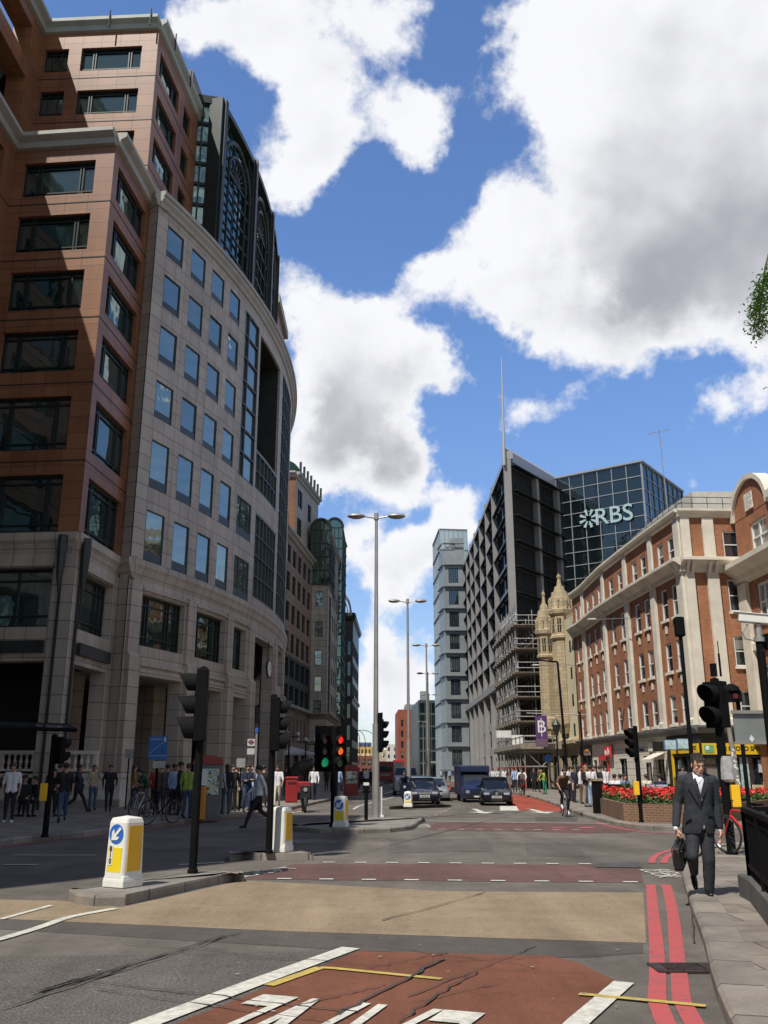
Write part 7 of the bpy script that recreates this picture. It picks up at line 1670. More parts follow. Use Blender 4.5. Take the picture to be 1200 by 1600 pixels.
x, y = G(249,1288,.12); bicycle(x, y, .12, R(58), 'dark bicycle parked on the left pavement beside the crowd', M_BLK, R(4))
x, y = G(192,1283,.12); bicycle(x, y+2, .12, R(80), 'silver bicycle seen end on behind the nearest bollard', M_BSIL, R(-4))
# delivery motorcycle
x, y = G(475,1264,.12)
t = thing('motorcycle', 'parked motorcycle with a red top box beside the post boxes', 'motorcycle', (x,y,0), R(8))
m = MB(); m.lathe([(.2,-.06),(.3,-.05),(.3,.05),(.2,.06)], 18); o = m.build('wheel', M_RUB, t); o.location = (0,-.6,.3); o.rotation_euler = (0,R(90),0)
o2 = inst(o, t, (0,.65,.3)); o2.rotation_euler = (0,R(90),0)
m = MB(); m.box(-.14,.14,-.45,.35,.35,.75); m.box(-.2,.2,-.7,-.4,.55,1.05); m.tube((-.32,-.45,1.05),(.32,-.45,1.05),.02,.02,6); m.build('body', BLK, t, bevel=.05)
m = MB(); m.box(-.27,.27,.3,.8,.75,1.2); m.build('top_box', M_BUS, t, bevel=.04); m = MB(); m.lathe([(0,0),(.08,0),(.08,.03),(0,.03)], 12); o = m.build('headlight', M_HL, t); o.location = (0,-.71,.9); o.rotation_euler = (R(90),0,0)
# ---------------------------------------------------------------- people
def cap(m, p0, r0, p1, r1, n=12, mt=0):
    p0, p1 = Vector(p0), Vector(p1); d = p1-p0; L_ = d.length
    if L_ < 1e-5: d = Vector((0,0,1))
    q = Vector((0,0,1)).rotation_difference(d.normalized()).to_matrix().to_4x4(); M_ = Matrix.Translation(p0) @ q
    prof = [(0,-r0)]+[(r0*math.sin(a), -r0*math.cos(a)) for a in (.5,1.0)]+[(r0,0),(r1,L_)]+[(r1*math.cos(a), L_+r1*math.sin(a)) for a in (.55,1.05)]+[(0,L_+r1)]
    s = len(m.v); rings = []
    for (ra, za), (rb_, zb) in zip(prof[:-1], prof[1:]):
        for k in range(n):
            a0, a1 = 2*math.pi*k/n, 2*math.pi*(k+1)/n
            Q = [Vector((ra*math.cos(a0),ra*math.sin(a0),za)), Vector((ra*math.cos(a1),ra*math.sin(a1),za)), Vector((rb_*math.cos(a1),rb_*math.sin(a1),zb)), Vector((rb_*math.cos(a0),rb_*math.sin(a0),zb))]
            if ra < 1e-6: Q = [Q[0],Q[2],Q[3]]
            elif rb_ < 1e-6: Q = Q[:3]
            m.face([M_ @ v for v in Q], mt)
def ell(m, c, rx, ry, rz, M_=None, n=14, k=9):
    c = Vector(c); M_ = M_ or Matrix.Identity(3)
    for j in range(k):
        t0, t1 = math.pi*j/k, math.pi*(j+1)/k
        for i in range(n):
            a0, a1 = 2*math.pi*i/n, 2*math.pi*(i+1)/n
            f = lambda t, a: c+M_ @ Vector((rx*math.sin(t)*math.cos(a), ry*math.sin(t)*math.sin(a), rz*math.cos(t)))
            Q = [f(t0,a0),f(t0,a1),f(t1,a1),f(t1,a0)]
            if j == 0: Q = [Q[0],Q[2],Q[3]]
            elif j == k-1: Q = Q[:3]
            m.face(Q)
def remesh(m, voxel, smooth=4, name='body', fac=.5):
    me = bpy.data.meshes.new(name); me.from_pydata([tuple(v) for v in m.v], [], m.f)
    bm = bmesh.new(); bm.from_mesh(me); bmesh.ops.remove_doubles(bm, verts=bm.verts, dist=1e-5); bmesh.ops.recalc_face_normals(bm, faces=bm.faces); bm.to_mesh(me); bm.free()
    o = bpy.data.objects.new(name+'_tmp', me); C.objects.link(o)
    r_ = o.modifiers.new('r', 'REMESH'); r_.mode = 'VOXEL'; r_.voxel_size = voxel; r_.use_smooth_shade = True
    if smooth: s_ = o.modifiers.new('s', 'SMOOTH'); s_.iterations = smooth; s_.factor = fac
    dg = bpy.context.evaluated_depsgraph_get(); dg.update(); out = bpy.data.meshes.new_from_object(o.evaluated_get(dg)); out.name = name
    C.objects.unlink(o); bpy.data.objects.remove(o); bpy.data.meshes.remove(me)
    for p in out.polygons: p.use_smooth = True
    return out
def mesh_obj(me, name, mats, parent=None):
    me.materials.clear()
    for q in mats: me.materials.append(q)
    o = bpy.data.objects.new(name, me); C.objects.link(o)
    if parent: o.parent = parent
    return o
SK = P('skin', (.42,.24,.17), .55, var=.06, vs=9); SK2 = P('skin_tan', (.36,.18,.11), .55, var=.06, vs=9); SK3 = P('skin_dark', (.10,.055,.035), .5, var=.06, vs=9)
def CL_(name, col): return P('cloth_'+name, col, .85, var=.18, vs=7, bump=.15, bs=50)
CLO = {k: CL_(k, c) for k, c in dict(white=(.66,.66,.68), black=(.014,.014,.016), navy=(.018,.022,.05), grey=(.12,.12,.125), jeans=(.05,.08,.16), blue=(.13,.24,.50), ltblue=(.30,.42,.62), beige=(.36,.30,.22), khaki=(.25,.21,.15), red=(.28,.025,.025), green=(.02,.07,.04), hivis=(.28,.38,.06), turq=(.06,.42,.45), pink=(.45,.26,.24), brown=(.11,.06,.035), stripe=(.33,.33,.36), wgreen=(.02,.22,.12), cream=(.58,.54,.42), yellow=(.25,.18,.05)).items()}
HAIRS = {k: P('hair_'+k, c, .6, var=.3, vs=20) for k, c in dict(dark=(.02,.014,.01), brown=(.06,.035,.02), fair=(.22,.15,.08), grey=(.2,.2,.2)).items()}
def joints(pose):
    J = dict(pel=(0,0,.93), wst=(0,0,1.08), cst=(0,.01,1.30), nck=(0,.02,1.46), hd=(0,-.01,1.63),
             sl=(-.19,.01,1.42), sr=(.19,.01,1.42), el=(-.25,.03,1.14), er=(.25,.03,1.14), wl=(-.25,-.06,.90), wr=(.25,-.06,.90),
             hl=(-.09,0,.90), hr=(.09,0,.90), kl=(-.10,-.01,.50), kr=(.10,-.01,.50), al=(-.11,.02,.09), ar=(.11,.02,.09))
    def S(**k): J.update(k)
    if pose in ('walk','walkbag'): S(kl=(-.09,-.20,.52), al=(-.09,-.33,.12), kr=(.09,.04,.50), ar=(.10,.36,.16), el=(-.25,.14,1.16), wl=(-.23,.20,.92), er=(.25,-.10,1.15), wr=(.22,-.26,.96))
    if pose == 'walk2': S(kr=(.09,-.22,.53), ar=(.09,-.36,.13), kl=(-.09,.06,.50), al=(-.10,.42,.20), er=(.25,.14,1.16), wr=(.23,.18,.93), el=(-.25,-.10,1.15), wl=(-.2,-.28,.98), hd=(0,-.05,1.62))
    if pose == 'phone': S(er=(.27,-.10,1.16), wr=(.12,-.10,1.52), wl=(-.2,-.2,1.0))
    if pose == 'fold': S(el=(-.25,-.06,1.15), er=(.25,-.06,1.15), wl=(.05,-.20,1.18), wr=(-.05,-.18,1.14))
    if pose == 'hip': S(er=(.36,.05,1.16), wr=(.17,-.04,.98), kl=(-.12,-.06,.5))
    if pose == 'sit': S(pel=(0,0,.50), wst=(0,.02,.66), cst=(0,.02,.88), nck=(0,.0,1.05), hd=(0,-.03,1.22), sl=(-.19,0,1.0), sr=(.19,0,1.0), el=(-.25,-.05,.74), er=(.25,-.05,.74), wl=(-.14,-.28,.62), wr=(.14,-.28,.62), hl=(-.1,0,.5), hr=(.1,0,.5), kl=(-.12,-.42,.50), kr=(.12,-.42,.50), al=(-.12,-.44,.09), ar=(.12,-.40,.09))
    if pose == 'cycle': S(pel=(0,.24,.98), wst=(0,.18,1.10), cst=(0,.02,1.28), nck=(0,-.10,1.40), hd=(0,-.20,1.56), sl=(-.19,-.06,1.36), sr=(.19,-.06,1.36), el=(-.29,-.16,1.15), er=(.29,-.16,1.15), wl=(-.25,-.32,1.0), wr=(.25,-.32,1.0), hl=(-.09,.22,.95), hr=(.09,.22,.95), kl=(-.11,-.10,.72), kr=(.11,-.12,.62), al=(-.11,.06,.42), ar=(.11,.02,.22))
    if pose == 'lean': S(cst=(0,-.10,1.24), nck=(0,-.2,1.36), hd=(0,-.30,1.47), sl=(-.19,-.15,1.33), sr=(.19,-.15,1.33), el=(-.24,-.25,1.08), er=(.24,-.25,1.08), wl=(-.1,-.42,1.0), wr=(.12,-.42,.96))
    return J
BODYC = {}
def body_mesh(pose, skirt=False, coat=False):
    key = (pose, skirt, coat)
    if key in BODYC: return BODYC[key]
    J = {k: Vector(v) for k, v in joints(pose).items()}; caps_ = []
    def A(a, r0, b, r1, tg): caps_.append((Vector(a), r0, Vector(b), r1, tg))
    hx = Vector((.075,0,0)); up = Vector((0,0,.0))
    A(J['hd']+Vector((0,.012,.03)), .088, J['hd']+Vector((0,-.008,-.05)), .068, 0); A(J['hd']+Vector((0,-.085,-.01)), .014, J['hd']+Vector((0,-.09,-.03)), .018, 0)
    A(J['nck']-Vector((0,0,.04)), .058, J['hd']-Vector((0,-.01,.08)), .052, 0)
    A(J['sl']+Vector((.03,0,-.01)), .072, J['sr']+Vector((-.03,0,-.01)), .072, 1)
    A(J['nck']-Vector((.06,0,.055)), .062, J['nck']+Vector((.06,0,-.055)), .062, 1)
    for s in (-1, 1):
        A(J['cst']+hx*s*1.15, .108, J['wst']+hx*s*.8, .098, 1); A(J['wst']+hx*s*.8, .098, J['pel']+hx*s, .112, 1 if coat else 1)
        A(J['cst']+hx*s*1.15, .108, J['cst']+hx*s*1.2+(J['nck']-J['cst'])*.55, .09, 1)
    for a, b, c in (('sl','el','wl'),('sr','er','wr')):
        A(J[a], .06, J[b], .045, 1); A(J[b], .044, J[b]*.25+J[c]*.75, .036, 4); A(J[b]*.25+J[c]*.75, .036, J[c], .027, 4)
        d = (J[c]-J[b]).normalized(); A(J[c]+d*.02, .028, J[c]+d*.07, .036, 0); A(J[c]+d*.07, .034, J[c]+d*.14+Vector((0,-.01,0)), .022, 0)
    for h, k, a in (('hl','kl','al'),('hr','kr','ar')):
        A(J[h], .098, J[k], .064, 2); A(J[k], .064, J[a]+Vector((0,0,.04)), .048, 2)
        f = Vector((0,-1,0)) if J[a].z < .15 else Vector((0,-.75,-.55)).normalized()
        A(J[a]-Vector((0,0,.045)), .042, J[a]-Vector((0,0,.052))+f*.16, .034, 3)
    A(J['hl'], .10, J['hr'], .10, 2)
    if coat:
        for s in (-1,1): A(J['pel']+hx*s*1.1, .118, J['pel']+hx*s*1.3-Vector((0,0,.16)), .105, 1)
    m = MB()
    for a, r0, b, r1, tg in caps_: cap(m, a, r0, b, r1)
    me = remesh(m, .021, 3, 'body', .5)
    for _ in range(5): me.materials.append(SK)
    for p in me.polygons:
        c = p.center; best = 9; bt = 0
        for a, r0, b, r1, tg in caps_:
            d = b-a; t = max(0, min(1, (c-a).dot(d)/max(1e-9, d.length_squared))); q = (c-a-d*t).length-(r0+(r1-r0)*t)
            if q < best-.002: best = q; bt = tg
        p.material_index = bt
    m = MB(); ell(m, J['hd']+Vector((0,.022,.045)), .094, .105, .092); hair = []
    me2 = bpy.data.meshes.new('hair'); me2.from_pydata([tuple(v) for v in m.v], [], m.f)
    for p in me2.polygons: p.use_smooth = True
    m = MB(); ell(m, J['hd']+Vector((0,.03,.04)), .096, .105, .095); ell(m, J['hd']+Vector((0,.075,-.08)), .085, .06, .15); 
    me3 = remesh(m, .02, 2, 'hair')
    BODYC[key] = (me, me2, me3, J); return BODYC[key]
def person(x, y, z, rz, pose, top, bot, label, hair='dark', skin=SK, sleeve=True, long=False, h=1.75, shoe='black', coat=False, bag=None, group='people on the street', extra=None):
    me, h1, h2, J = body_mesh(pose, False, coat)
    t = bpy.data.objects.new('person', me); C.objects.link(t); t.location = (x,y,z); t.rotation_euler.z = rz; s = h/1.75; t.scale = (s,s,s)
    tag(t, label, 'person', group)
    for i, q in enumerate((skin, CLO[top], CLO[bot], CLO[shoe], CLO[top] if sleeve else skin)):
        t.material_slots[i].link = 'OBJECT'; t.material_slots[i].material = q
    hm = h2 if long else h1
    o = bpy.data.objects.new('hair', hm); C.objects.link(o); o.parent = t
    if not hm.materials: hm.materials.append(HAIRS['dark'])
    o.material_slots[0].link = 'OBJECT'; o.material_slots[0].material = HAIRS.get(hair) or hair
    if bag:
        kind, bc = bag
        m = MB()
        if kind == 'back': m.box(-.15,.15,.13,.28,1.0,1.42)
        if kind == 'side': m.box(.24,.33,-.14,.16,.72,.98); m.tube((.28,.0,.98),(-.12,.02,1.46),.012,.012,6)
        if kind == 'hand': m.box(-.30,-.22,-.22,.12,.5,.78); m.tube((-.26,-.06,.78),(-.26,-.06,.86),.012,.012,5)
        bo = m.build('bag', CLO[bc], None, (x,y,z), rz, bevel=.03); bo.scale = (s,s,s); tag(bo, label_bag(label), 'bag', 'bags people carry')
    return t
def label_bag(l): return 'bag carried by the '+' '.join(l.split()[:11])
def PG(u, v, *a, z=.12, **k):
    x, y = G(u, v, z); return person(x, y, z, *a, **k)
F = R
# left pavement
PG(12,1286,F(8),'stand','white','black','person in a white polo shirt and dark trousers at the left edge', hair='brown', sleeve=False, shoe='white')
PG(33,1276,F(60),'sit','black','black','person in black sitting low against the terrace wall', h=1.8)
PG(50,1275,F(-40),'sit','black','navy','dark clothed person sitting beside the first by the wall')
PG(78,1277,F(20),'lean','black','black','person in black leaning forward with bare arms behind the left signal pole', sleeve=False)
PG(96,1285,F(200),'walk','black','jeans','person in a black tee shirt and jeans walking away from the camera', sleeve=False, skin=SK2)
PG(88,1276,F(150),'stand','green','black','person in dark green hidden behind the black tee shirt walker')
PG(118,1271,F(95),'walk2','navy','black','person in dark clothes with a shoulder bag walking past the porthole wall', bag=('side','black'), long=True)
PG(143,1266,F(40),'phone','beige','jeans','person in a pale jacket and jeans holding a phone to the ear', long=True, hair='brown')
PG(168,1269,F(20),'walk','black','black','person all in black with a backpack walking at the wall end', bag=('back','black'), hair='brown')
PG(206,1264,F(120),'stand','yellow','jeans','person in a mustard top and jeans at the arcade corner', long=True)
PG(213,1248,F(10),'sit','black','black','person in black seated on the arcade steps')
PG(226,1272,F(-70),'lean','green','grey','person in a dark green top reaching down at the bicycles', sleeve=False)
PG(240,1264,F(40),'stand','red','black','person in a red top in the dark arcade crowd')
PG(249,1266,F(180),'stand','brown','navy','person in a brown coat with back turned in the crowd', coat=True)
PG(258,1273,F(160),'fold','grey','grey','person in grey with back turned beside the parked bicycle', coat=True)
PG(269,1274,F(60),'stand','ltblue','black','person with an open pale blue shirt in the crowd', skin=SK2)
PG(279,1275,F(90),'stand','black','black','tall person in a dark suit beside the high visibility vest', h=1.82, coat=True)
PG(291,1279,F(170),'stand','hivis','jeans','person in a yellow green high visibility vest and jeans', hair='brown')
PG(301,1268,F(30),'stand','stripe','black','person in grey stripes just behind the nearest signal pole')
PG(341,1273,F(150),'stand','stripe','black','person in a striped grey shirt right of the kiosk', long=True)
PG(352,1272,F(200),'stand','black','jeans','person in a black top and blue jeans with back turned right of the kiosk', long=True)
PG(362,1268,F(30),'stand','black','black','person in black between the jeans wearer and the beige coat')
PG(367,1265,F(190),'stand','beige','khaki','person in a long beige coat with back turned', coat=True)
PG(373,1263,F(60),'stand','turq','black','small figure in a turquoise top beside the beige coat', h=1.6)
PG(385,1269,F(20),'fold','navy','jeans','person in navy with folded arms by the bus stop')
PG(393,1266,F(-30),'phone','ltblue','jeans','person in pale blue and jeans with a phone by the bus stop post', bag=('hand','blue'))
PG(405,1262,F(80),'stand','grey','black','person in dark grey right of the bus stop', skin=SK2)
PG(411,1262,F(160),'stand','black','black','person in black standing close to the second signal pole')
PG(403,1296,F(-75),'walk2','white','black','person in a white shirt striding across the road behind the second signal pole', z=0.0, h=1.8, bag=('hand','black'))
PG(432,1262,F(5),'walk','white','cream','sunlit person in white tee shirt and cream shorts on the road edge', sleeve=False, skin=SK2, bag=('side','black'))
PG(446,1244,F(20),'stand','black','navy','person in dark clothes behind the red post boxes')
PG(450,1243,F(200),'stand','navy','black','person in navy with back turned behind the red post boxes')
PG(490,1250,F(10),'walk','white','navy','person in a white shirt and navy trousers beyond the motorcycle', bag=('hand','white'))
PG(510,1236,F(30),'stand','black','black','lone person in black by the pale wall beyond the post boxes')
PG(519,1238,F(0),'stand','grey','black','person in grey just left of the double headed traffic light')
PG(527,1249,F(200),'stand','ltblue','navy','person in a pale blue shirt with back turned beside the double headed traffic light')
PG(534,1236,F(90),'stand','navy','black','person in navy between traffic light and dark red kiosk')
PG(561,1233,F(10),'walk','navy','black','walking person in navy with white collar near the street end')
PG(568,1232,F(190),'walk','black','black','person in black walking away near the street end')
PG(572,1233,F(10),'walk2','white','navy','person in a white shirt near the slim island post')
PG(579,1230,F(10),'stand','black','black','small dark figure at the far left kerb')
# scooter rider
rx, ry = G(632,1256)
t = thing('scooter', 'dark scooter ridden between the second lamp post and the estate car', 'motorcycle', (rx,ry,0))
m = MB(); m.box(-.16,.16,-.4,.5,.3,.8); m.box(-.26,.26,-.55,-.4,.35,1.0); m.tube((-.32,-.4,1.02),(.32,-.4,1.02),.02,.02,6); m.build('body', M_NAVY, t, bevel=.06)
m = MB(); m.lathe([(.12,-.06),(.25,-.05),(.25,.05),(.12,.06)], 16); o = m.build('wheel', M_RUB, t); o.location = (0,-.6,.25); o.rotation_euler = (0,R(90),0); o = inst(o, t, (0,.6,.25)); o.rotation_euler = (0,R(90),0)
m = MB(); m.lathe([(0,0),(.07,0),(.07,.03),(0,.03)], 12); o = m.build('headlight', M_HL, t); o.location = (0,-.56,.85); o.rotation_euler = (R(90),0,0)
person(rx, ry, -.02, 0, 'cycle', 'navy', 'black', 'person riding the dark scooter toward the camera', hair='dark', skin=SK2, h=1.72)
# right side
gx_, gy_ = G(886,1277)
bicycle(gx_, gy_+.5, 0, R(-93), 'bicycle ridden by the front cyclist in the brown top', M_BSIL)
person(gx_+.02, gy_+.35, .02, R(2), 'cycle', 'brown', 'black', 'cyclist with a brown top and bare forearms riding toward the camera', sleeve=False, skin=SK2, shoe='white', h=1.78)
gx_, gy_ = G(822,1244,.12)
bicycle(gx_, gy_+1.5, .12, R(-110), 'bicycle of the distant cyclist beside the scaffold', M_BLK)
person(gx_, gy_+1.4, .13, R(-15), 'cycle', 'white', 'black', 'distant cyclist in white and black beside the scaffold', sleeve=True)
PG(852,1241,F(-60),'lean','hivis','wgreen','worker in a lime vest and green trousers sweeping under the gantry', hair=CLO['yellow'])
m = MB(); a = AT(857,1214,72); b = AT(862,1238,72); m.tube((a.x,72,a.z),(b.x,72,.14),.02,.02,6); m.box(b.x-.25,b.x+.25,71.9,72.1,.12,.2); o = m.build('broom', BRD); tag(o, 'long handled broom held by the worker in the lime vest', 'broom')
PG(805,1238,F(190),'stand','ltblue','navy','person in pale blue with back turned at the scaffold corner')
PG(835,1237,F(20),'stand','black','black','dark figure in the shadow of the gantry'); PG(843,1238,F(80),'stand','brown','black','second dark figure deep under the gantry')
PG(771,1231,F(10),'walk','white','black','person in white above the hatchback roof, left of three'); PG(779,1230,F(30),'stand','white','grey','middle person in white seen above the hatchback roof'); PG(789,1231,F(0),'walk2','white','navy','person in white with a dark tie seen above the hatchback roof, right of three')
PG(891,1252,F(200),'stand','white','navy','person in a white shirt standing behind the front cyclist', skin=SK2)
PG(898,1254,F(100),'stand','navy','black','person in navy just right of the front cyclist')
PG(909,1256,F(80),'stand','white','brown','person in a white top and brown trousers outside the pub doors', long=True)
PG(918,1261,F(30),'fold','black','khaki','person in a black top and khaki trousers with folded arms', long=True, hair='fair')
PG(926,1261,F(190),'stand','white','ltblue','person in white with back turned left of the litter bin', skin=SK2)
PG(932,1259,F(-60),'hip','black','jeans','person in a black jacket with a bag strap by the litter bin', hair='brown', bag=('side','brown'))
PG(941,1257,F(90),'stand','navy','navy','person in a navy suit behind the litter bin', coat=True)
PG(949,1252,F(20),'stand','white','black','person in a white shirt and open dark jacket outside the red bank')
for (u, c, lab) in ((962,'white','person in white sitting leftmost on the left bench, back turned'),(971,'white','second person in white sitting beside the first on the left bench'),(978,'blue','person in a blue shirt sitting at the right end of the left bench'),(1012,'cream','person in a cream top sitting alone with back turned on the right bench'),(1033,'navy','person in a dark gilet sitting with back turned on the right bench')):
    q = AT(u,1238,41.9); person(q.x, 41.95, .12, F(180 if c != 'blue' else 20), 'sit', c, 'black', lab, hair='dark' if u != 1012 else 'brown', sleeve=c != 'navy', h=1.8)
q = AT(1070,1240,50); person(q.x, 50, .12, 0, 'stand', 'grey', 'black', 'person in grey whose head shows beside the yellow shop doorway', skin=SK2)
PG(713,1222,F(0),'stand','red','red','person dressed all in red far along the right pavement', h=1.9)
for i, (u, v, c) in enumerate(((697,1222,'black'),(703,1222,'ltblue'),(722,1223,'black'),(690,1221,'white'))):
    PG(u,v,F(20*i),'stand',c,'black',('dark figure farthest left','pale blue figure','dark figure right of the one in red','white topped figure')[i]+' far along the right pavement')
# ---------------------------------------------------------------- the walking man
MY = 12.15
def J_(a, b, dy=0.0): return AT(1040+a/6.4, 1170+b/6.4, MY+dy)
man = thing('person', 'man in dark grey suit and open white shirt walking with a black briefcase', 'person')
SUIT = P('suit_charcoal', (.020,.023,.029), .85, var=.22, vs=7, bump=1.0, bs=9); SUIT2 = P('suit_lapel', (.015,.017,.022), .75, var=.1, vs=14)
SHIRT = P('shirt_white', (.72,.74,.80), .7, var=.05, vs=16); SHOE = P('shoe_leather', (.012,.010,.010), .28, var=.2); HAIR = P('man_hair', (.022,.013,.009), .5, var=.4, vs=60, bump=.6, bs=120); MSK = P('man_skin', (.58,.33,.235), .5, var=.07, vs=14)
# torso of the jacket: rings from hem to shoulder
def ring(c, rx, ry, n=22, sq=2.4, rot=0.0):
    out = []
    for k in range(n):
        a = 2*math.pi*k/n; ca, sa = math.cos(a), math.sin(a); r_ = (abs(ca)**sq+abs(sa)**sq)**(-1/sq)
        x, y = rx*r_*ca, ry*r_*sa; out.append(Vector((c.x+x*math.cos(rot)-y*math.sin(rot), c.y+x*math.sin(rot)+y*math.cos(rot), c.z)))
    return out
def loft_rings(m, rings):
    n = len(rings[0])
    for a, b in zip(rings[:-1], rings[1:]):
        for k in range(n): m.face([a[k],a[(k+1)%n],b[(k+1)%n],b[k]])
    m.face(rings[0][::-1]); m.face(rings[-1])
cs = [(332,850,.205,.135),(330,800,.205,.140),(330,720,.196,.138),(328,640,.182,.128),(325,560,.172,.120),(322,470,.182,.126),(320,390,.196,.132),(320,330,.200,.122),(322,292,.150,.095),(324,268,.085,.07)]
rings = [ring(J_(a,b,.02-.03*(850-b)/580), rx, ry) for a, b, rx, ry in cs]
m = MB(); loft_rings(m, rings)
sl, sr = J_(172,318,.0), J_(462,318,.0)
el, wl_ = J_(118,540,.05), J_(105,762,-.06); er, wr_ = J_(508,560,.03), J_(540,778,.0)
for s_, e_, w_ in ((sl,el,wl_),(sr,er,wr_)):
    cap(m, s_, .078, e_, .062); cap(m, e_, .062, w_, .050)
cap(m, sl+Vector((.02,0,.0)), .07, J_(300,262,.02), .055); cap(m, sr+Vector((-.02,0,.0)), .07, J_(345,262,.02), .055)
jk = remesh(m, .011, 4, 'jacket', .6)
# open the front in a V and cut the hem away between the skirts
bm = bmesh.new(); bm.from_mesh(jk)
vtop, vbot = J_(325,205), J_(335,545); cxn = J_(325,300).x
kill = []
for f in bm.faces:
    c = f.calc_center_median()
    if c.y < MY-.03:
        zt_, zb_ = vtop.z, vbot.z
        if zb_ < c.z < zt_+.1:
            t_ = (c.z-zb_)/(J_(325,270).z-zb_); 
            if abs(c.x-(vbot.x+(cxn-vbot.x)*min(1,t_))) < .068*min(1.0,t_)+.002: kill.append(f)
        zh = J_(345,700).z; zl = J_(345,860).z
        if c.z < zh:
            t_ = (zh-c.z)/(zh-zl)
            if abs(c.x-J_(352,800).x) < .045*t_**1.4: kill.append(f)
    if c.z > J_(325,262).z+.012 and (c.x-cxn)**2+(c.y-MY-.0)**2 < .0042: kill.append(f)
bmesh.ops.delete(bm, geom=list(set(kill)), context='FACES'); bm.to_mesh(jk); bm.free()
jo = mesh_obj(jk, 'jacket', [SUIT], man)
sm = jo.modifiers.new('thickness', 'SOLIDIFY'); sm.thickness = .006; sm.offset = -1
# cuffs: the suit sleeve ends, a line of shirt, then the hand
m = MB(); sh = [ring(J_(a,b,.03-.03*(850-b)/580), rx*.93, ry*.92) for a, b, rx, ry in cs[1:]]; loft_rings(m, sh)
cap(m, J_(322,300,.0), .066, J_(322,262,.0), .060)
for w_, e_ in ((wl_,el),(wr_,er)): d = (w_-e_).normalized(); cap(m, w_-d*.02, .036, w_+d*.045, .034)
so_ = mesh_obj(remesh(m, .012, 3, 'shirt'), 'shirt', [SHIRT], man)
# collar wings
m = MB()
for s in (-1, 1):
    a = J_(322+s*52,228,-.01); b = J_(322+s*44,300,-.10); c = J_(322+s*10,340,-.125); d = J_(322+s*30,262,-.075)
    m.face([a,b,c,d]); m.face([p+Vector((0,.006,0)) for p in (a,b,c,d)])
m.build('collar', SHIRT, so_)
m = MB()
for s, xx in ((-1,1),(1,1)):
    P0 = [J_(322+s*60,252,-.07), J_(322+s*108,300,-.10), J_(322+s*92,350,-.125), J_(322+s*106,372,-.13), J_(332+s*6,552,-.155), J_(330+s*8,520,-.150), J_(322+s*58,330,-.125)]
    m.face(P0); m.face([p+Vector((0,.008,0)) for p in P0])
    for i in range(len(P0)): a, b = P0[i], P0[(i+1)%len(P0)]; m.face([a,b,b+Vector((0,.008,0)),a+Vector((0,.008,0))])
m.build('lapels', SUIT2, jo)
def flap(a, b, w_=.012):
    m = MB(); e = Vector((0,0,-.045)); m.face([a,b,b+e,a+e]); q = Vector((0,.008,0)); m.face([a+q,b+q,b+e+q,a+e+q]); m.face([a,b,b+q,a+q]); m.face([a+e,b+e,b+e+q,a+e+q]); m.build('pocket_flap', SUIT2, jo)
flap(J_(172,642,-.115), J_(250,655,-.135)); flap(J_(420,640,-.13), J_(478,630,-.105))
m = MB(); c = J_(338,565,-.145); ell(m, c, .010, .005, .010, n=8, k=5); m.build('button', BLK, jo)
# trousers
m = MB()
hipL, hipR = J_(270,800,.03), J_(400,800,.03)
cap(m, hipL, .105, hipR, .105); cap(m, J_(300,740,.03), .10, J_(370,740,.03), .10)
kL, aL = J_(268,1075,-.10), J_(285,1235,.26)
kR, aR = J_(432,1110,-.03), J_(436,1405,.03)
cap(m, hipL, .100, kL, .078); cap(m, kL, .076, aL, .055)
cap(m, hipR, .104, kR, .080); cap(m, kR, .080, J_(436,1300,.01), .072); cap(m, J_(436,1300,.01), .070, aR+Vector((0,0,.0)), .064)
to = mesh_obj(remesh(m, .012, 4, 'trousers', .6), 'trousers', [SUIT], man)
# shoes
def shoe(heel, toe, up=Vector((0,0,1))):
    m = MB(); d = (toe-heel); cap(m, heel, .038, heel+d*.55, .041); cap(m, heel+d*.45, .042, toe, .032); cap(m, heel+up*.035, .036, heel+d*.3+up*.02, .036)
    o = mesh_obj(remesh(m, .009, 3, 'shoe'), 'shoe', [SHOE], man); return o
z0 = .11+.04
hR = Vector((J_(440,1440).x, MY+.07, z0)); shoe(hR, hR+Vector((-.03,-.205,-.004)))
hL = aL+Vector((0.0,.03,-.07)); shoe(hL, J_(300,1385,.20), Vector((0,.8,.4)))
# neck and head
hc = J_(322,160,-.05)      # head centre, bowed a little
HM = (Matrix.Translation(hc) @ Matrix.Rotation(R(16),4,'X') @ Matrix.Rotation(R(5),4,'Z')); H3 = HM.to_3x3()
def hp(x, y, z): return HM @ Vector((x,y,z))
m = MB()
ell(m, hp(0,.012,.025), .077, .094, .098, H3, 20, 14); ell(m, hp(0,-.022,-.045), .060, .068, .072, H3, 18, 12)   # cranium, face
ell(m, hp(0,-.058,-.098), .030, .024, .022, H3, 12, 8)                                                        # chin
for s in (-1, 1):
    cap(m, hp(s*.050,-.005,-.062), .020, hp(s*.020,-.06,-.098), .018); ell(m, hp(s*.038,-.066,-.018), .020, .016, .013, H3, 10, 7)   # jaw, cheekbone
    cap(m, hp(s*.012,-.088,.026), .0105, hp(s*.045,-.074,.024), .009)                                         # brow ridge
    ell(m, hp(s*.079,.008,-.012), .008, .018, .031, H3, 10, 8)                                                 # ear
    ell(m, hp(s*.011,-.100,-.034), .009, .010, .008, H3, 8, 6)                                                 # nostril wing
cap(m, hp(0,-.086,.012), .008, hp(0,-.108,-.030), .0115)                                                      # nose
cap(m, hp(-.018,-.087,-.062), .0055, hp(.018,-.087,-.062), .0055); cap(m, hp(-.014,-.086,-.073), .0065, hp(.014,-.086,-.073), .0065)  # lips
cap(m, J_(322,285,.01), .058, hp(0,.012,-.06), .055)
body = remesh(m, .0052, 2, 'body', .5); 
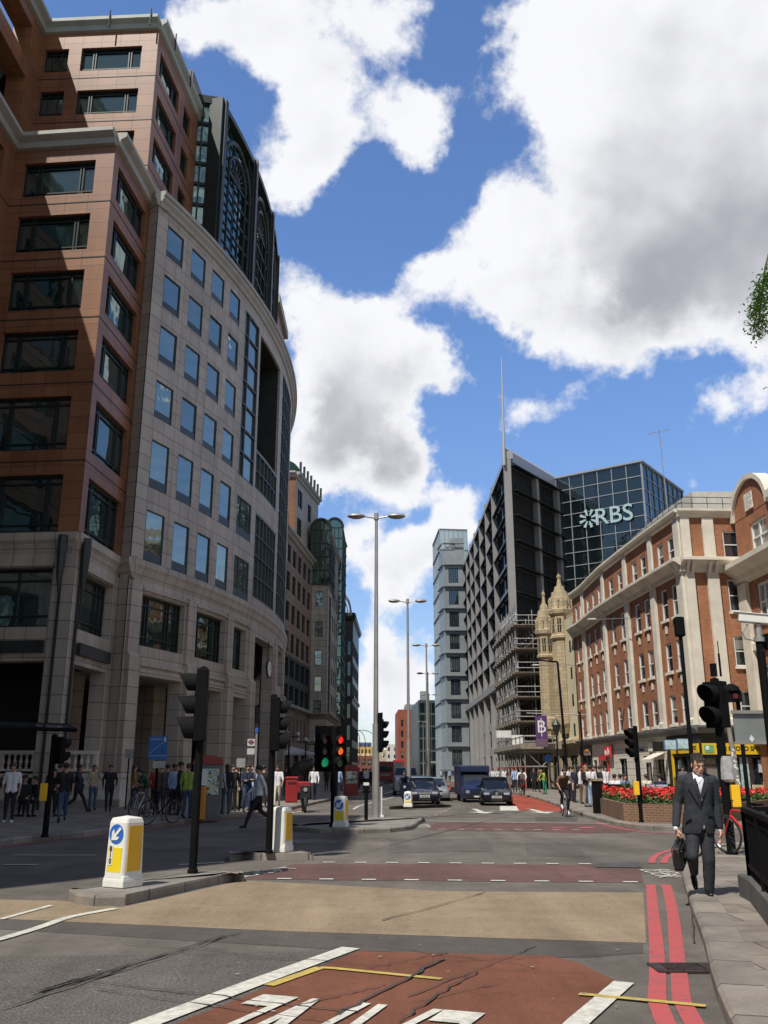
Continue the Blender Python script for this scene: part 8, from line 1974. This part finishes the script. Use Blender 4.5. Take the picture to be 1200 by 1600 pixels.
# hands join the same body by name; each is rooted at the wrist
body.materials.clear(); hd_ = mesh_obj(body, 'head', [MSK], man)
m = MB()
for s in (-1,1): ell(m, hp(s*.031,-.083,.006), .013, .006, .006, H3, 10, 6)
m.build('eye', P('eye_white',(.45,.42,.40),.3,var=0), hd_)
m = MB()
for s in (-1,1): ell(m, hp(s*.031,-.088,.003), .0055, .003, .005, H3, 8, 5); cap(m, hp(s*.016,-.092,.030), .0035, hp(s*.048,-.079,.033), .003, 6); cap(m, hp(s*.02,-.0915,.012), .0022, hp(s*.042,-.084,.011), .0022, 6)
m.build('eyebrow', HAIR, hd_)
m = MB(); cap(m, hp(-.019,-.0925,-.0675), .0016, hp(.019,-.0925,-.0675), .0016, 6); m.build('mouth_line', P('lip_line',(.16,.05,.04),.5,var=0), hd_)
m = MB(); rq = random.Random(11)
ell(m, hp(0,.026,.044), .084, .095, .084, H3, 18, 12); ell(m, hp(.0,.055,-.01), .078, .062, .080, H3, 14, 10)
for k in range(46):
    a = rq.uniform(-2.6,2.6); th_ = rq.uniform(.1,1.0); p = Vector((.085*math.sin(a)*math.sin(th_)*1.0, .026-.098*math.cos(a)*math.sin(th_), .048+.09*math.cos(th_)))
    q = p*1.06+Vector((rq.uniform(-.02,.02),-.012 if abs(a) < .9 else 0,rq.uniform(-.006,.012))); cap(m, HM @ p, .010, HM @ q, .005, 6)
for k in range(9): x = -.056+.014*k; cap(m, hp(x*.95,-.055,.098), .014, hp(x*1.02+.006,-.084-.003*(k%2),.066+.006*((k*7)%3)), .006, 6)
for s in (-1,1): cap(m, hp(s*.077,-.018,.03), .012, hp(s*.077,-.02,-.012), .006, 6)
ho = mesh_obj(remesh(m, .007, 1, 'hair'), 'hair', [HAIR], hd_)
# cut the hair away from the face
bm = bmesh.new(); bm.from_mesh(ho.data); HI = HM.inverted(); ks = []
for f in bm.faces:
    c = HI @ f.calc_center_median()
    if c.y < -.045 and c.z < .045: ks.append(f)
bmesh.ops.delete(bm, geom=ks, context='FACES'); bm.to_mesh(ho.data); bm.free()
def hand(wrist, d, side, curl, palm_n, name='hand', parent=None):
    """wrist point, d = direction to fingertips, palm_n = palm normal, side=+1: thumb along +t"""
    d = d.normalized(); n_ = (palm_n-d*palm_n.dot(d)).normalized(); t_ = d.cross(n_).normalized()*side
    m = MB()
    for o_ in (-.026,-.009,.009,.026): cap(m, wrist+t_*o_*.7, .017, wrist+d*.085+t_*o_, .0125)
    L_ = [.062,.076,.082,.074]
    for i, o_ in enumerate((-.031,-.011,.010,.030)):
        p = wrist+d*.088+t_*o_; dd = d.copy(); ll = L_[i]
        for q, (fr_, r0, r1) in enumerate(((.45,.0095,.009),(.32,.009,.008),(.25,.008,.0065))):
            ang = curl*(.75+.35*q)+.07*(i-1.5)*(-1 if q else 0); rot = Matrix.Rotation(ang,3,t_*-side if False else (d.cross(n_)).normalized()); dd = (rot @ dd).normalized(); e = p+dd*ll*fr_; cap(m, p, r0, e, r1, 8); p = e
    p = wrist+d*.025+t_*.030; dd = (d*.75+t_*.65+n_*.25).normalized(); e = p+dd*.042; cap(m, p, .014, e, .0115, 8); dd2 = (d*.95+n_*.5+t_*.1).normalized(); e2 = e+dd2*.032; cap(m, e, .011, e2, .0085, 8)
    cap(m, wrist-d*.05, .026, wrist+d*.01, .024)
    return mesh_obj(remesh(m, .0038, 2, name), name, [MSK], parent or man)
bagc = J_(118,1010,-.03)
dL = Vector((0.06,-.06,-1)); hand(wl_+dL.normalized()*.045, dL, 1, 1.0, Vector((1,.25,0)))
dR = Vector((.02,-.12,-1)); hand(wr_+dR.normalized()*.045, dR, -1, .38, Vector((-1,.2,0)))
# briefcase
bc = thing('briefcase', 'black soft briefcase with shoulder strap rings hanging from the man\'s hand', 'briefcase')
gtop = wl_+dL.normalized()*.15
m = MB(); W_ = .40; tk = .11
# bag seen three-quarter: local x along its length, tilted
BM = Matrix.Translation(gtop+Vector((-.005,-.0,-.055))) @ Matrix.Rotation(R(62),4,'Z') @ Matrix.Rotation(R(-17),4,'Y')
pts = [(-.20,-.02),(-.17,.0),(.17,.0),(.20,-.02),(.205,-.27),(.18,-.30),(-.18,-.30),(-.205,-.27)]
A_ = [BM @ Vector((x,-tk/2*(.72 if z > -.05 else 1),z)) for x,z in pts]; B_ = [BM @ Vector((x,tk/2*(.72 if z > -.05 else 1),z)) for x,z in pts]
m.face(A_); m.face(B_[::-1])
for i in range(8): m.face([A_[i],B_[i],B_[(i+1)%8],A_[(i+1)%8]])
NYL = P('nylon_black', (.010,.010,.012), .6, var=.2, vs=20, bump=.2, bs=200)
bo = m.build('case', NYL, bc, smooth=False, bevel=.025)
m = MB()
for k in (-1,1):
    for pth in (([(-.16,-.03),(.16,-.03),(.165,-.24),(-.165,-.24),(-.16,-.03)]),): m.path([BM @ Vector((x,k*tk*.53,z)) for x,z in pth], .006, 6)
m.build('piping', P('piping_grey',(.03,.03,.032),.5), bo)
m = MB(); m.path([BM @ Vector((x,0,z)) for x,z in ((-.07,-.005),(-.065,.035),(-.03,.055),(.03,.055),(.065,.035),(.07,-.005))], .011, 8); m.build('handle', NYL, bc)
m = MB(); m.path([BM @ Vector((x,-.06,z)) for x,z in ((.19,-.04),(.10,-.12),(-.02,-.2),(-.12,-.12),(-.19,-.04))], .009, 6); m.build('shoulder_strap', NYL, bc)
m = MB()
for s in (-1,1): 
    for j in range(8): a0, a1 = math.pi*j/4, math.pi*(j+1)/4; m.tube(BM @ Vector((s*.2+.014*math.cos(a0),-.02,-.05+.014*math.sin(a0))), BM @ Vector((s*.2+.014*math.cos(a1),-.02,-.05+.014*math.sin(a1))), .003, .003, 5)
m.build('ring', M_CHR, bc)
